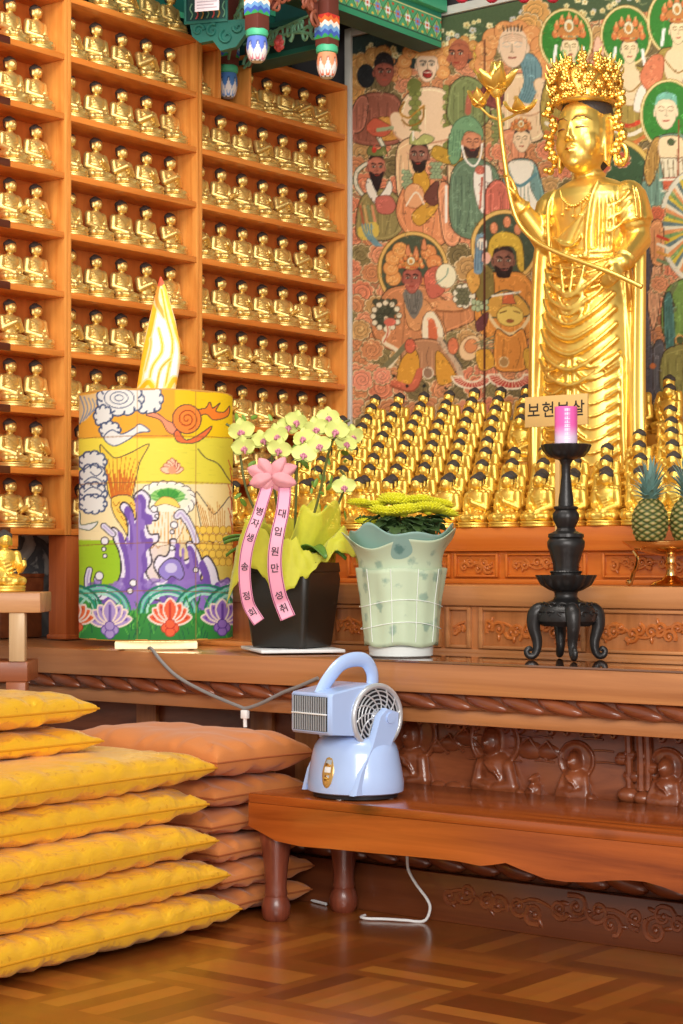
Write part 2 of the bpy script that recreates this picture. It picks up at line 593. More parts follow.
# ================================================================== the room shell
# parquet floor
def mat_parquet():
    m, nt, b = new_mat('parquet')
    N, L = nt.nodes, nt.links
    def math_(op, a, b_=None):
        n = N.new('ShaderNodeMath'); n.operation = op
        for i, q in enumerate((a, b_)):
            if q is None: continue
            if isinstance(q, (int, float)): n.inputs[i].default_value = q
            else: L.new(q, n.inputs[i])
        return n.outputs[0]
    tc = N.new('ShaderNodeTexCoord')
    sp = N.new('ShaderNodeSeparateXYZ'); L.new(tc.outputs['Object'], sp.inputs[0])
    B = .36; ST = .12
    X = math_('DIVIDE', sp.outputs[0], B); Y = math_('DIVIDE', sp.outputs[1], B)
    ix, iy = math_('FLOOR', X), math_('FLOOR', Y)
    fx, fy = math_('FRACT', X), math_('FRACT', Y)
    par = math_('FLOORED_MODULO', math_('ADD', ix, iy), 2.0)
    inx = math_('GREATER_THAN', fx, ST); iny = math_('GREATER_THAN', fy, ST)
    inside = math_('MULTIPLY', inx, iny)
    u = math_('DIVIDE', math_('SUBTRACT', fx, ST), 1 - ST)
    v = math_('DIVIDE', math_('SUBTRACT', fy, ST), 1 - ST)
    w = math_('ADD', math_('MULTIPLY', par, u), math_('MULTIPLY', math_('SUBTRACT', 1.0, par), v))
    fing = math_('FLOOR', math_('MULTIPLY', w, 5.0))
    cb = N.new('ShaderNodeCombineXYZ')
    L.new(math_('ADD', math_('MULTIPLY', ix, 1.37), math_('MULTIPLY', inside, 7.1)), cb.inputs[0])
    L.new(math_('ADD', math_('MULTIPLY', iy, 2.11), math_('MULTIPLY', inx, 3.3)), cb.inputs[1])
    L.new(math_('MULTIPLY', math_('ADD', fing, 1.0), inside), cb.inputs[2])
    wn = N.new('ShaderNodeTexWhiteNoise'); L.new(cb.outputs[0], wn.inputs['Vector'])
    cr = N.new('ShaderNodeValToRGB')
    e = cr.color_ramp.elements
    e[0].position = 0; e[0].color = rgb(116, 56, 18)
    e[1].position = 1; e[1].color = rgb(190, 114, 44)
    q = e.new(.5); q.color = rgb(150, 80, 28)
    val = math_('ADD', math_('MULTIPLY', wn.outputs['Value'], inside), math_('MULTIPLY', math_('SUBTRACT', 1.0, inside), .42))
    L.new(val, cr.inputs['Fac'])
    gr = N.new('ShaderNodeTexNoise'); gr.inputs['Scale'].default_value = 14; gr.inputs['Detail'].default_value = 5
    L.new(tc.outputs['Object'], gr.inputs['Vector'])
    mx = N.new('ShaderNodeMix'); mx.data_type = 'RGBA'; mx.blend_type = 'MULTIPLY'
    mx.inputs[0].default_value = .35
    L.new(cr.outputs['Color'], mx.inputs[6]); L.new(gr.outputs['Color'], mx.inputs[7])
    L.new(mx.outputs[2], b.inputs['Base Color'])
    b.inputs['Roughness'].default_value = .3
    b.inputs['Coat Weight'].default_value = .5
    b.inputs['Coat Roughness'].default_value = .16
    bp = N.new('ShaderNodeBump'); bp.inputs['Strength'].default_value = .06; bp.inputs['Distance'].default_value = .004
    L.new(gr.outputs['Fac'], bp.inputs['Height']); L.new(bp.outputs['Normal'], b.inputs['Normal'])
    return m

XS = -4.92      # front plane of the statue cabinets
YW = 6.32       # back wall
ZT = .73        # lower altar top
o = MB().span((-6.2, -1.0, -.05), (2.6, YW, 0)).build('floor', mat_parquet(), smooth=False); struct(o)
M['wall'] = mat_plain('dark_boards', rgb(58, 54, 56), rough=.8, scale=8)
M['dark_paint'] = mat_plain('dark_green_paint', rgb(26, 44, 40), rough=.7, var=.3, scale=12)
M['stone'] = None
o = MB().span((-6.2, YW, 0), (2.6, YW + .1, 4.2)).build('wall_back', M['wall'], smooth=False); struct(o)

def mat_stone():
    m, nt, b = new_mat('grey_painted_panel')
    N, L = nt.nodes, nt.links
    tc = N.new('ShaderNodeTexCoord')
    n1 = N.new('ShaderNodeTexNoise'); n1.inputs['Scale'].default_value = 5; n1.inputs['Detail'].default_value = 6; n1.inputs['Distortion'].default_value = 1.5
    L.new(tc.outputs['Object'], n1.inputs['Vector'])
    cr = N.new('ShaderNodeValToRGB')
    e = cr.color_ramp.elements
    e[0].position = .3; e[0].color = rgb(130, 130, 128)
    e[1].position = .62; e[1].color = rgb(214, 208, 198)
    q = e.new(.47); q.color = rgb(84, 86, 90)
    q = e.new(.5); q.color = rgb(176, 172, 166)
    L.new(n1.outputs['Fac'], cr.inputs['Fac'])
    L.new(cr.outputs['Color'], b.inputs['Base Color'])
    b.inputs['Roughness'].default_value = .7
    return m
o = MB().span((-5.4, 2.6, 0), (-5.3, YW, 4.2)).build('wall_left', mat_stone(), smooth=False); struct(o)
o = MB().span((-5.3, 3.4, 1.3), (-5.285, YW, 4.1)).build('trim_1', M['dark_paint'], smooth=False); struct(o)
o = MB().span((-5.4, 4.3, 4.1), (2.6, YW + .1, 4.2)).build('ceiling', M['dark_paint'], smooth=False); struct(o)

# ================================================================== statue cabinets along the left wall
ZK = lambda k: 1.125 + .2116 * k        # top of shelf k
SD = .15                                # shelf depth
TH = .022                               # board thickness
YL0, YL1, YL2, YL3 = 3.55, on_x(68, 300, XS).y, on_x(199.5, 300, XS).y, on_x(347.5, 300, XS).y

def cabinet(name, label, y0, y1, ktop, notch=None, dark=None):
    t = thing(name, label, 'cabinet', (XS, (y0 + y1) / 2, ZK(0) - TH), 0, 'tall statue cabinets on the left wall')
    lo = Vector(t.location)
    def loc_span(a, b, nm, mat):
        mb = MB().span([a[i] - lo[i] for i in range(3)], [b[i] - lo[i] for i in range(3)], .002)
        return mb.build(nm, mat, t)
    pt = .016
    ztop = ZK(ktop)
    for k in range(ktop + 1):
        z = ZK(k)
        loc_span((XS - SD, y0 + pt, z - TH), (XS, y1 - pt, z), 'shelf_board', M['shelf'])
    zb = ZK(0) - TH
    if notch:
        za = ZK(ktop - 1)
        loc_span((XS - SD, y0, zb), (XS + .001, y0 + pt, ztop), 'side_panel', M['shelf_v'])
    else:
        loc_span((XS - SD, y0, zb), (XS + .001, y0 + pt, ztop), 'side_panel', M['shelf_v'])
    loc_span((XS - SD, y1 - pt, zb), (XS + .001, y1, ztop), 'side_panel', M['shelf_v'])
    loc_span((XS - SD - .012, y0, zb), (XS - SD, y1, ztop), 'back_panel', M['shelf_back'])
    if dark:
        for k in range(ktop):
            loc_span((XS + .001, y0, ZK(k) - TH - .002), (XS + .006, dark, ZK(k) + .002), 'dark_edge_strip', M['dark_end'])
    return t

cabinet('statue_cabinet', 'orange wooden cabinet of gold statues cut off by the left edge of the photo', YL0, YL1, 10, dark=on_x(9.5, 300, XS).y)
cabinet('statue_cabinet', 'orange wooden cabinet rising behind the painted lantern, five gold statues wide', YL1, YL2, 9)
# right bay: top shelf is split by a gap for the hanging post
t = cabinet('statue_cabinet', 'orange wooden cabinet in the corner beside the mural, seven gold statues wide', YL2, YL3, 8)
lo = Vector(t.location)
ya, yb = on_x(221, 100, XS).y, on_x(249, 100, XS).y
def cspan(a, b, nm, mat):
    return MB().span([a[i] - lo[i] for i in range(3)], [b[i] - lo[i] for i in range(3)], .002).build(nm, mat, t)
zt, zs = ZK(9), ZK(8)
cspan((XS - SD, YL2, zt - TH), (XS, ya, zt), 'top_board', M['shelf'])
cspan((XS - SD, yb, zt - TH), (XS, YL3, zt), 'top_board', M['shelf'])
cspan((XS - SD, YL2, zs), (XS + .001, YL2 + .016, zt - TH), 'side_panel', M['shelf_v'])
cspan((XS - SD, ya - .014, zs), (XS + .001, ya, zt - TH), 'side_panel', M['shelf_v'])
cspan((XS - SD, yb, zs), (XS + .001, yb + .014, zt - TH), 'side_panel', M['shelf_v'])
cspan((XS - SD, YL3 - .016, zs), (XS + .001, YL3, zt - TH), 'side_panel', M['shelf_v'])
cspan((XS - SD - .012, YL2, zs), (XS - SD, ya, zt), 'back_panel', M['shelf_back'])
cspan((XS - SD - .012, yb, zs), (XS - SD, YL3, zt), 'back_panel', M['shelf_back'])

# dark strips ending the left cabinet's shelves
# post that carries the cabinets, standing on the altar
p = on_z(70.5, 641.5, ZT)
cabp = thing('cabinet_post', 'square red-brown post under the statue cabinet, left of the painted lantern', 'post', (XS - .05, 4.68, ZT))
MB().span((-.045, -.05, 0), (.045, .045, ZK(0) - TH - ZT), .004).build('shaft', M['post_wood'], cabp)
MB().span((-.05, -.055, 0), (.05, .05, .018), .004).build('foot', M['post_wood'], cabp)
# low brown panel beyond the post
pn = thing('side_panel_screen', 'small brown wooden panel in the shadow left of the red-brown post', 'panel', (-5.21, 4.66, ZT))
MB().span((-.02, -.10, 0), (.02, .10, .22), .004).build('board', M['plinth'], pn)
MB().span((.02, -.10, .17), (.03, .10, .22), .003).build('rail', M['carve'], pn)
MB().span((-.03, -.105, .22), (.03, .105, .235), .003).build('cap_rail', M['carve'], pn)
bk = thing('shelf_bracket', 'short orange wooden block under the left cabinet, above the gold statue', 'block', (XS - .03, on_x(13, 540, XS).y, ZK(0) - TH - .045))
MB().span((-.05, -.035, 0), (.02, .035, .045), .004).build('bracket_block', M['shelf'], bk)
MB().span((-.05, -.03, -.006), (.02, .03, 0), .002).build('bracket_lip', M['shelf_v'], bk)

# ================================================================== altar
def scroll_relief(mb, cx, cz, w, h, y, seed, n=10, r=.008, dir_=-1):
    """curling vine carving standing out of a panel facing -Y"""
    rng = random.Random(seed)
    # main vine
    pts = []
    for i in range(25):
        u = i / 24
        pts.append((cx - w / 2 + w * u, y, cz + math.sin(u * PI * (w / h) * .8) * h * .22))
    mb.tube(pts, r * .8, 6)
    for i in range(n):
        u = (i + .5) / n
        x0 = cx - w / 2 + w * u + rng.uniform(-.3, .3) * w / n
        z0 = cz + rng.uniform(-.22, .22) * h
        s = rng.choice((-1, 1)); q = rng.uniform(.7, 1.15) * min(h * .34, w / n * .75)
        ph = rng.uniform(0, 2 * PI)
        sp = []
        for k in range(16):
            a = ph + s * k / 15 * 3.6 * PI / 1.5
            rr = q * (1 - k / 15 * .8)
            zz = min(max(z0 + math.sin(a) * rr, cz - h * .48), cz + h * .48)
            xx = min(max(x0 + math.cos(a) * rr, cx - w * .5), cx + w * .5)
            sp.append((xx, y, zz))
        mb.tube(sp, [r * (1.15 - .6 * k / 15) for k in range(16)], 6)
        mb.ball((x0, y, z0), (q * .28, r * 1.2, q * .28), 8, 6)
        # leaf
        a = rng.uniform(0, 2 * PI)
        lx = min(max(x0 + math.cos(a) * q, cx - w * .46), cx + w * .46); lz = min(max(z0 + math.sin(a) * q, cz - h * .4), cz + h * .4)
        mb.ball((lx, y, lz), (q * .5, r, q * .2), 8, 6, Matrix.Rotation(-a, 3, 'Y'))
    return mb

def rope(mb, x0, x1, y, z, r, pitch):
    n = int((x1 - x0) / pitch)
    for i in range(n):
        x = x0 + (i + .5) * pitch
        mb.ball((x, y, z), (pitch * .60, r, r * 1.0), 14, 10, Matrix.Rotation(R(13), 3, 'Y'))
    return mb

AX0, AX1 = -5.28, -1.75
alt = thing('lower_altar', 'long carved wooden altar table behind the bench, holding the lantern and flower pots', 'altar', (-3.4, 4.4, 0))
lo = Vector(alt.location)
def aspan(parent, lo, a, b, nm, mat, bev=.003):
    return MB().span([a[i] - lo[i] for i in range(3)], [b[i] - lo[i] for i in range(3)], bev).build(nm, mat, parent)
YA = 4.21
aspan(alt, lo, (AX0, YA, ZT - .087), (AX1, 5.0, ZT - .004), 'top_board', M['altar'], .004)
# moulding under the top
aspan(alt, lo, (AX0, YA + .03, ZT - .13), (AX1, 4.9, ZT - .087), 'rope_rail', M['plinth'])
mb = MB(); rope(mb, AX0 - lo.x, AX1 - lo.x, YA + .03 - lo.y, ZT - .1085 - lo.z, .019, .118)
mb.build('rope_moulding', M['carve'], alt)
aspan(alt, lo, (AX0, YA + .05, ZT - .174), (AX1, 4.9, ZT - .13), 'fascia_board', M['altar'])
# waist with arhat relief
YWST = 4.48
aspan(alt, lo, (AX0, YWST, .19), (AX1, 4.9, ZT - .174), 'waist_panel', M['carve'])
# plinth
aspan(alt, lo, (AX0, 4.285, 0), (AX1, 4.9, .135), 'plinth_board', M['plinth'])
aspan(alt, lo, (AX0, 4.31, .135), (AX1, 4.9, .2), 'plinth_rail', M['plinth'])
mb = MB(); rope(mb, AX0 - lo.x, AX1 - lo.x, 4.305 - lo.y, .168, .028, .115)
mb.build('plinth_rope_moulding', M['carve'], alt)
for i, xc in enumerate((-4.35, -2.72, -2.15)):
    mb = MB()
    scroll_relief(mb, xc - lo.x, .075, [.8, .62, .5][i], .095, 4.287 - lo.y, 50 + i, n=11, r=.0085)
    mb.build('plinth_carving', M['carve'], alt)
# dividing stile blocks at the left part of the waist
for px in (150, 265, 310):
    q = on_y(px, 690, YWST)
    aspan(alt, lo, (q.x - .045, YWST - .02, .19), (q.x + .045, YWST, ZT - .174), 'stile', M['altar_v'])
for i, px in enumerate((100, 200)):
    mb = MB()
    q = on_y(px, 700, YWST)
    scroll_relief(mb, q.x - lo.x, .36, .26, .22, YWST - lo.y, 70 + i, n=6, r=.011)
    mb.build('left_panel_carving', M['carve'], alt)

# arhat relief: each figure its own carving
def arhat(px, py_head, py_base, lean=0., halo=True, w=1.):
    q = on_y(px, py_head, YWST); b_ = on_y(px, py_base, YWST)
    h = q.z - b_.z
    mb = MB()
    y = YWST - lo.y
    X, Zh, Zb = q.x - lo.x, q.z, b_.z
    hr = h * .30
    body = MB()
    body.ball((X + lean * h, y - .004, Zh), (hr * .72, .034, hr * .95), 14, 10)
    body.ball((X + lean * h * .4, y, Zh - h * .52), (h * .40 * w, .036, h * .36), 14, 10)
    body.ball((X, y, Zh - h * .80), (h * .50 * w, .038, h * .34), 14, 10)
    body.ball((X, y, Zb + h * .05), (h * .66 * w, .042, h * .2), 14, 8)
    for s_ in (-1, 1):
        body.capsule((X + s_ * h * .30 * w + lean * h * .4, y - .012, Zh - h * .42), (X + s_ * h * .40 * w, y - .022, Zh - h * .78), h * .12, h * .13)
        body.capsule((X + s_ * h * .40 * w, y - .022, Zh - h * .78), (X + s_ * h * .08, y - .036, Zh - h * .82), h * .12, h * .085)
    for k in range(3):
        body.tube([(X - h * .22 * w + k * h * .06, y - .034, Zh - h * .34), (X - h * .02 + k * h * .05, y - .042, Zh - h * .52), (X + h * .16 * w, y - .034, Zh - h * (.62 + .05 * k))], h * .018, 6)
        body.tube([(X - h * .5 * w, y - .034, Zb + h * (.04 + .06 * k)), (X, y - .046, Zb + h * (.02 + .07 * k)), (X + h * .5 * w, y - .034, Zb + h * (.04 + .06 * k))], h * .016, 6)
    body.ball((X + lean * h - hr * .1, y - .036, Zh - hr * .05), (hr * .14, .012, hr * .26), 8, 6)
    body.capsule((X + lean * h - hr * .45, y - .03, Zh + hr * .22), (X + lean * h + hr * .2, y - .03, Zh + hr * .22), hr * .09, hr * .09, 6, 2)
    body.capsule((X + lean * h - hr * .3, y - .03, Zh - hr * .48), (X + lean * h + hr * .1, y - .03, Zh - hr * .48), hr * .07, hr * .07, 6, 2)
    if halo:
        ring = [(X + lean * h * .6 + math.cos(a) * hr * 1.75, y - .004, Zh + hr * .1 + math.sin(a) * hr * 1.65) for a in [2 * PI * k / 28 for k in range(29)]]
        body.tube(ring, hr * .16, 8)
        body.ball((X + lean * h * .6, y + .004, Zh + hr * .1), (hr * 1.75, .010, hr * 1.65), 24, 8)
    me = remesh(body, .0042, 1, 'carved_figure')
    return link('carved_figure', me, alt)
for args in ((413, 735, 790, 0, True, .9), (499, 742, 796, -.12, True, 1.), (577, 761, 799, 0, True, 1.), (668, 768, 806, 0, True, 1.), (537, 778, 797, 0, False, 1.), (484, 785, 797, 0, False, .9)):
    o = arhat(*args)
for o in alt.children:
    if o.name.startswith('carved_figure'):
        o.data.materials.append(M['carve'])
# cloud fringe and mountains, rocks, trees on the relief
mb = MB()
rng = random.Random(4)
for i in range(34):
    x = -3.45 + i * .05 - lo.x
    z = ZT - .196 + rng.uniform(-.006, .004)
    s = rng.uniform(.010, .018)
    ring = [(x + math.cos(a) * s * (1 - .08 * a), YWST - lo.y - .004, z + math.sin(a) * s * (1 - .08 * a)) for a in [k * .55 for k in range(18)]]
    mb.tube(ring, s * .42, 6)
mb.tube([(-3.47 - lo.x, YWST - lo.y - .002, ZT - .19), (-1.78 - lo.x, YWST - lo.y - .002, ZT - .19)], .008, 6)
mb.build('cloud_carving', M['carve'], alt)
for px, py, s in ((450, 742, .05), (466, 736, .05), (530, 748, .06), (548, 750, .05), (438, 746, .04)):
    q = on_y(px, py, YWST); mb = MB()
    pk = [(q.x - lo.x - s, YWST - lo.y - .003, q.z - s * .45), (q.x - lo.x - s * .4, YWST - lo.y - .006, q.z + s * .2), (q.x - lo.x, YWST - lo.y - .006, q.z + s * .5), (q.x - lo.x + s * .45, YWST - lo.y - .006, q.z), (q.x - lo.x + s, YWST - lo.y - .003, q.z - s * .5)]
    mb.tube(pk, .004, 6)
    mb.ball((q.x - lo.x, YWST - lo.y, q.z - s * .1), (s * .85, .012, s * .45), 10, 6)
    mb.build('hill_carving', M['carve'], alt)
for px in (516, 545, 600, 470):
    for k in range(3):
        mb = MB()
        q = on_y(px + rng.uniform(-8, 8), 735 + k * 12 + px * .03 - 14, YWST)
        mb.tube([(q.x - lo.x - .03, YWST - lo.y - .002, q.z), (q.x - lo.x, YWST - lo.y - .004, q.z + .002), (q.x - lo.x + .035, YWST - lo.y - .002, q.z)], .003, 6)
        mb.build('wave_carving', M['carve'], alt)
mb = MB()
for px, w in ((630, .011), (642, .013), (649, .011)):
    a = on_y(px, 736, YWST); b_ = on_y(px + 1, 790, YWST)
    mb.tube([(a.x - lo.x, YWST - lo.y - .008, a.z), ((a.x + b_.x) / 2 - lo.x + .004, YWST - lo.y - .012, (a.z + b_.z) / 2), (b_.x - lo.x, YWST - lo.y - .008, b_.z)], w, 8)
for i in range(16):
    q = on_y(rng.uniform(622, 656), rng.uniform(752, 778), YWST)
    mb.ball((q.x - lo.x, YWST - lo.y - .006, q.z), (rng.uniform(.012, .022), .016, rng.uniform(.01, .018)), 8, 6)
mb.build('tree_carving', M['carve'], alt)
for px, py, s in ((630, 795, .035), (645, 798, .03), (455, 788, .03), (440, 786, .025), (474, 790, .02)):
    q = on_y(px, py, YWST)
    MB().ball((q.x - lo.x, YWST - lo.y - .006, q.z), (s, .03, s * .7), 10, 8).build('rock_carving', M['carve'], alt)

# glass sheet on the altar
M['glass'] = mat_plain('sheet_glass', (.6, .75, .7, 1), rough=.03, var=0, trans=1.)
M['glass_top'] = mat_plain('glass_over_wood', rgb(112, 70, 44), rough=.04, coat=1., var=.2, scale=10, spec=.8)
gx0 = on_y(342, 655, YA).x
o = MB().span((gx0, YA - .003, ZT - .004), (AX1, 4.655, ZT + .002), .001).build('glass_sheet', [M['glass_top']], smooth=False)
tag(o, 'thin dark glass sheet covering the altar top under the black candlestick', 'glass sheet')

# middle altar
ZM = .9357; YM = 4.665; MX0 = -4.72
mid = thing('middle_altar', 'middle wooden altar step with carved panels, right behind the black candlestick', 'altar', (-3.2, 4.85, ZT - .004))
lo = Vector(mid.location)
aspan(mid, lo, (MX0, YM + .012, ZT - .004), (AX1, 5.1, ZM - .055), 'body_board', M['altar_v'])
aspan(mid, lo, (MX0 - .01, YM, ZM - .062), (AX1, 5.1, ZM), 'top_board', M['altar'])
aspan(mid, lo, (MX0, YM + .003, ZT - .004), (AX1, YM + .03, ZT + .014), 'base_rail', M['altar'])
mb = MB(); mf = MB()
zc = (ZT + .014 + ZM - .062) / 2; hh = (ZM - .062 - ZT - .014)
def panel(mbf, x0, x1, z0, z1, y, wd=.014, d=.012):
    mbf.span((x0, y - d, z0), (x0 + wd, y + .002, z1), .003); mbf.span((x1 - wd, y - d, z0), (x1, y + .002, z1), .003)
    mbf.span((x0 + wd, y - d, z0), (x1 - wd, y + .002, z0 + wd * .7), .003); mbf.span((x0 + wd, y - d, z1 - wd * .7), (x1 - wd, y + .002, z1), .003)
edges = [(330, 372, 5), (445, 470, 3), (478, 585, 10), (590, 700, 10), (700, 790, 9), (300, 326, 3), (374, 440, 6), (250, 296, 5)]
for i, (a, b_, n) in enumerate(edges):
    xa, xb = on_y(a, 620, YM).x - lo.x, on_y(b_, 620, YM).x - lo.x
    za, zb_ = ZT + .016 - lo.z, ZM - .066 - lo.z
    panel(mf, xa, xb, za, zb_, YM + .012 - lo.y)
    scroll_relief(mb, (xa + xb) / 2, (za + zb_) / 2, (xb - xa) - .05, (zb_ - za) * .62, YM + .010 - lo.y, 100 + i, n=n, r=.006)
mf.build('panel_frame', M['altar'], mid)
mb.build('scroll_carving', M['carve_up'], mid)

# upper altar
ZU = 1.116; YU = 5.0
upp = thing('upper_altar', 'top orange wooden altar step below the massed gold statues', 'altar', (-3.2, 5.5, ZM))
lo = Vector(upp.location)
UX0 = -4.72
aspan(upp, lo, (UX0, YU + .02, ZM), (AX1, YW - .04, ZU - .06), 'body_board', M['altar_up'])
aspan(upp, lo, (UX0 - .01, YU, ZU - .075), (AX1, YW - .04, ZU), 'top_board', M['altar_up'])
aspan(upp, lo, (UX0, YU + .008, ZM), (AX1, YU + .03, ZM + .016), 'base_rail', M['altar_up'])
mb = MB(); mf = MB()
for i, (a, b_, n) in enumerate([(452, 496, 5), (503, 584, 7), (600, 690, 8), (695, 780, 8), (400, 448, 5), (345, 396, 5)]):
    xa, xb = on_y(a, 560, YU).x - lo.x, on_y(b_, 560, YU).x - lo.x
    za, zb_ = ZM + .022 - lo.z, ZU - .082 - lo.z
    panel(mf, xa, xb, za, zb_, YU + .02 - lo.y, .01)
    scroll_relief(mb, (xa + xb) / 2, (za + zb_) / 2, (xb - xa) - .05, (zb_ - za) * .66, YU + .018 - lo.y, 130 + i, n=n, r=.006)
mf.build('panel_frame', M['altar_up'], upp)
mb.build('scroll_carving', M['carve_up'], upp)

# stepped stand under the massed statues
YR = lambda r: 5.055 + .107 * (r - 1) + (.0 if r == 1 else 0)
ZR = lambda r: ZU if r == 1 else ZU + .012 + .047 * (r - 2)
st = thing('stepped_stand', 'stepped gold-coloured stand carrying the massed gold statues under the mural', 'stand', (-3.2, 5.6, ZU))
lo = Vector(st.location)
M['step'] = mat_plain('gilded_step', rgb(190, 128, 40), rough=.5, var=.15, scale=20)
SZ_GAP = (-3.37 - .26, -3.37 + .26)
for r_ in range(2, 11):
    y0 = YR(r_) - .053
    y1 = YR(r_) + .054 if r_ < 10 else YW - .06
    if 5 <= r_ <= 8:
        aspan(st, lo, (UX0 + .02, y0, ZU), (SZ_GAP[0], y1, ZR(r_)), 'step', M['step'], .002)
        aspan(st, lo, (SZ_GAP[1], y0, ZU), (AX1 - .02, y1, ZR(r_)), 'step', M['step'], .002)
    else:
        aspan(st, lo, (UX0 + .02, y0, ZU), (AX1 - .02, y1, ZR(r_)), 'step', M['step'], .002)
aspan(st, lo, (SZ_GAP[0], YR(5) - .053, ZU), (SZ_GAP[1], YR(8) + .054, ZR(4)), 'statue_platform', M['step'], .002)
# ================================================================== small seated statues
def seated_meshes(pose, seed):
    """height 1 (pedestal .0-.1); faces -Y"""
    mb = MB()
    # crossed legs
    mb.ball((0, -.06, .185), (.29, .23, .088), 20, 10)
    mb.capsule((-.17, .04, .2), (-.235, -.13, .17), .09, .08)
    mb.capsule((.17, .04, .2), (.235, -.13, .17), .09, .08)
    mb.capsule((-.24, -.12, .165), (.10, -.25, .165), .075, .055)
    mb.capsule((.24, -.12, .165), (-.10, -.25, .175), .075, .055)
    # torso
    rings = []
    for z, rx, ry, y in ((.16, .17, .135, .05), (.28, .152, .118, .045), (.40, .152, .112, .04), (.50, .19, .125, .04), (.58, .205, .12, .045), (.635, .18, .098, .05), (.67, .1, .07, .05)):
        rings.append([(rx * math.cos(a), y + ry * math.sin(a), z) for a in [2 * PI * k / 20 for k in range(20)]])
    mb.loft(rings)
    mb.capsule((0, .045, .64), (0, .03, .74), .062, .058)
    # head
    mb.ball((0, .012, .815), (.112, .112, .125), 18, 14)
    mb.ball((0, -.035, .77), (.07, .055, .065), 12, 8)
    mb.ball((0, -.098, .80), (.015, .018, .03), 8, 6)
    mb.ball((0, -.085, .752), (.028, .014, .011), 8, 6)
    for s in (-1, 1):
        mb.ball((s * .042, -.078, .828), (.026, .016, .012), 8, 6)
        mb.capsule((s * .108, .015, .84), (s * .106, .008, .74), .02, .023)
    # arms
    def arm(s, el, ha, fr=.055):
        mb.capsule((s * .198, .045, .58), el, .08, .072)
        mb.capsule(el, ha, .07, .05)
        mb.ball(ha, (.042, .034, .04), 10, 8)
    S = 1
    eL, eR = (.235, .03, .36), (-.235, .03, .36)
    lap = ((.06, -.19, .265), (-.06, -.19, .27))
    def fingers(b, d, n=4, sp=.018):
        b = Vector(b); d = Vector(d)
        for k in range(n):
            o_ = Vector(((k - (n - 1) / 2) * sp, 0, 0))
            mb.capsule(b + o_, b + o_ * 1.2 + d * (1 if 0 < k < n - 1 else .85), .0125, .009, 6, 2)
    if pose == 'lap':
        arm(1, eL, lap[0]); arm(-1, eR, lap[1])
    elif pose == 'raised':        # left hand raised outward, palm forward
        arm(1, (.24, -.02, .36), (.245, -.2, .42)); arm(-1, eR, lap[1])
        fingers((.245, -.21, .45), (.0, -.02, .085))
    elif pose == 'prayer':
        arm(1, (.225, -.02, .37), (.028, -.16, .50)); arm(-1, (-.225, -.02, .37), (-.028, -.16, .50))
        fingers((.014, -.165, .53), (0, .01, .07), 3, .014)
    elif pose == 'chest':
        arm(1, (.235, -.01, .36), (.03, -.15, .46)); arm(-1, eR, lap[1])
        fingers((.02, -.16, .49), (-.02, 0, .06))
    elif pose == 'knee':
        arm(1, eL, lap[0]); arm(-1, (-.24, .0, .36), (-.2, -.17, .27))
    # robe folds
    rng = random.Random(seed)
    for k in range(5):
        z0 = .57 - k * .055
        x0 = -.15 + k * .03
        mb.tube([(x0 - .02, -.055, z0), (x0 + .09, -.082, z0 - .07), (x0 + .2, -.07, z0 - .05 + k * .01)], .013, 6)
    for k in range(4):
        a = .25 + k * .12
        mb.tube([(-.27 + k * .02, -.08 - k * .03, .14 + k * .025), (-.1, -.28 + k * .012, .12 + k * .032), (.1, -.28 + k * .012, .12 + k * .03), (.27 - k * .02, -.08 - k * .03, .14 + k * .025)], .012, 6)
    body = remesh(mb, .0155, 1, 'statue_body')
    # hair: cap and topknot
    hb = MB()
    hb.ball((0, .038, .876), (.132, .116, .09), 18, 12)
    hb.ball((0, .05, .945), (.066, .062, .042), 12, 8)
    hb.ball((0, .075, .81), (.105, .068, .1), 12, 8)
    hm = remesh(hb, .014, 1, 'statue_hair')
    # pedestal: oval double lotus with petals
    pb = MB()
    pf = lambda a, z: 1 + .035 * abs(math.sin(a * 12)) * (1 if .02 < z < .1 else 0)
    pb.lathe([(.27, 0), (.30, .004), (.30, .03), (.285, .045), (.30, .062), (.305, .085), (.29, .1), (.1, .104)], 48, sy=.94, c=(0, -.05, 0), fn=pf)
    pme = bpy.data.meshes.new('statue_pedestal')
    pme.from_pydata(pb.v, [], pb.f); fix_normals(pme)
    pme.polygons.foreach_set('use_smooth', [True] * len(pme.polygons))
    return body, hm, pme

POSES = ['lap', 'raised', 'prayer', 'chest', 'knee']
WORDS = {'lap': 'hands in lap', 'raised': 'one hand raised', 'prayer': 'palms joined', 'chest': 'hand at chest', 'knee': 'hand on knee'}
SM = {p_: seated_meshes(p_, i) for i, p_ in enumerate(POSES)}
def proto(pose, gold):
    r_ = bpy.data.objects.new('seated_statue', None); COL.objects.link(r_)
    r_['category'] = 'statue'; r_['label'] = 'x'
    for me, nm, mat in zip(SM[pose], ('figure', 'hair', 'pedestal'), (gold, M['hair'], gold)):
        m2 = me.copy(); m2.materials.clear(); m2.materials.append(mat)
        link(nm, m2, r_)
    return r_
PROTO = {}
USED = set()
def statue(pose, gold, loc, rz, h, label, group):
    key = (pose, gold.name)
    if key not in PROTO: PROTO[key] = proto(pose, gold)
    t = PROTO[key]
    if key in USED:
        t = dup(t, loc, rz, label, group, h)
    else:
        USED.add(key)
        t.location = loc; t.rotation_euler = (0, 0, rz); t.scale = h if hasattr(h, '__len__') else (h,) * 3
        t['label'] = label; t['group'] = group
    return t

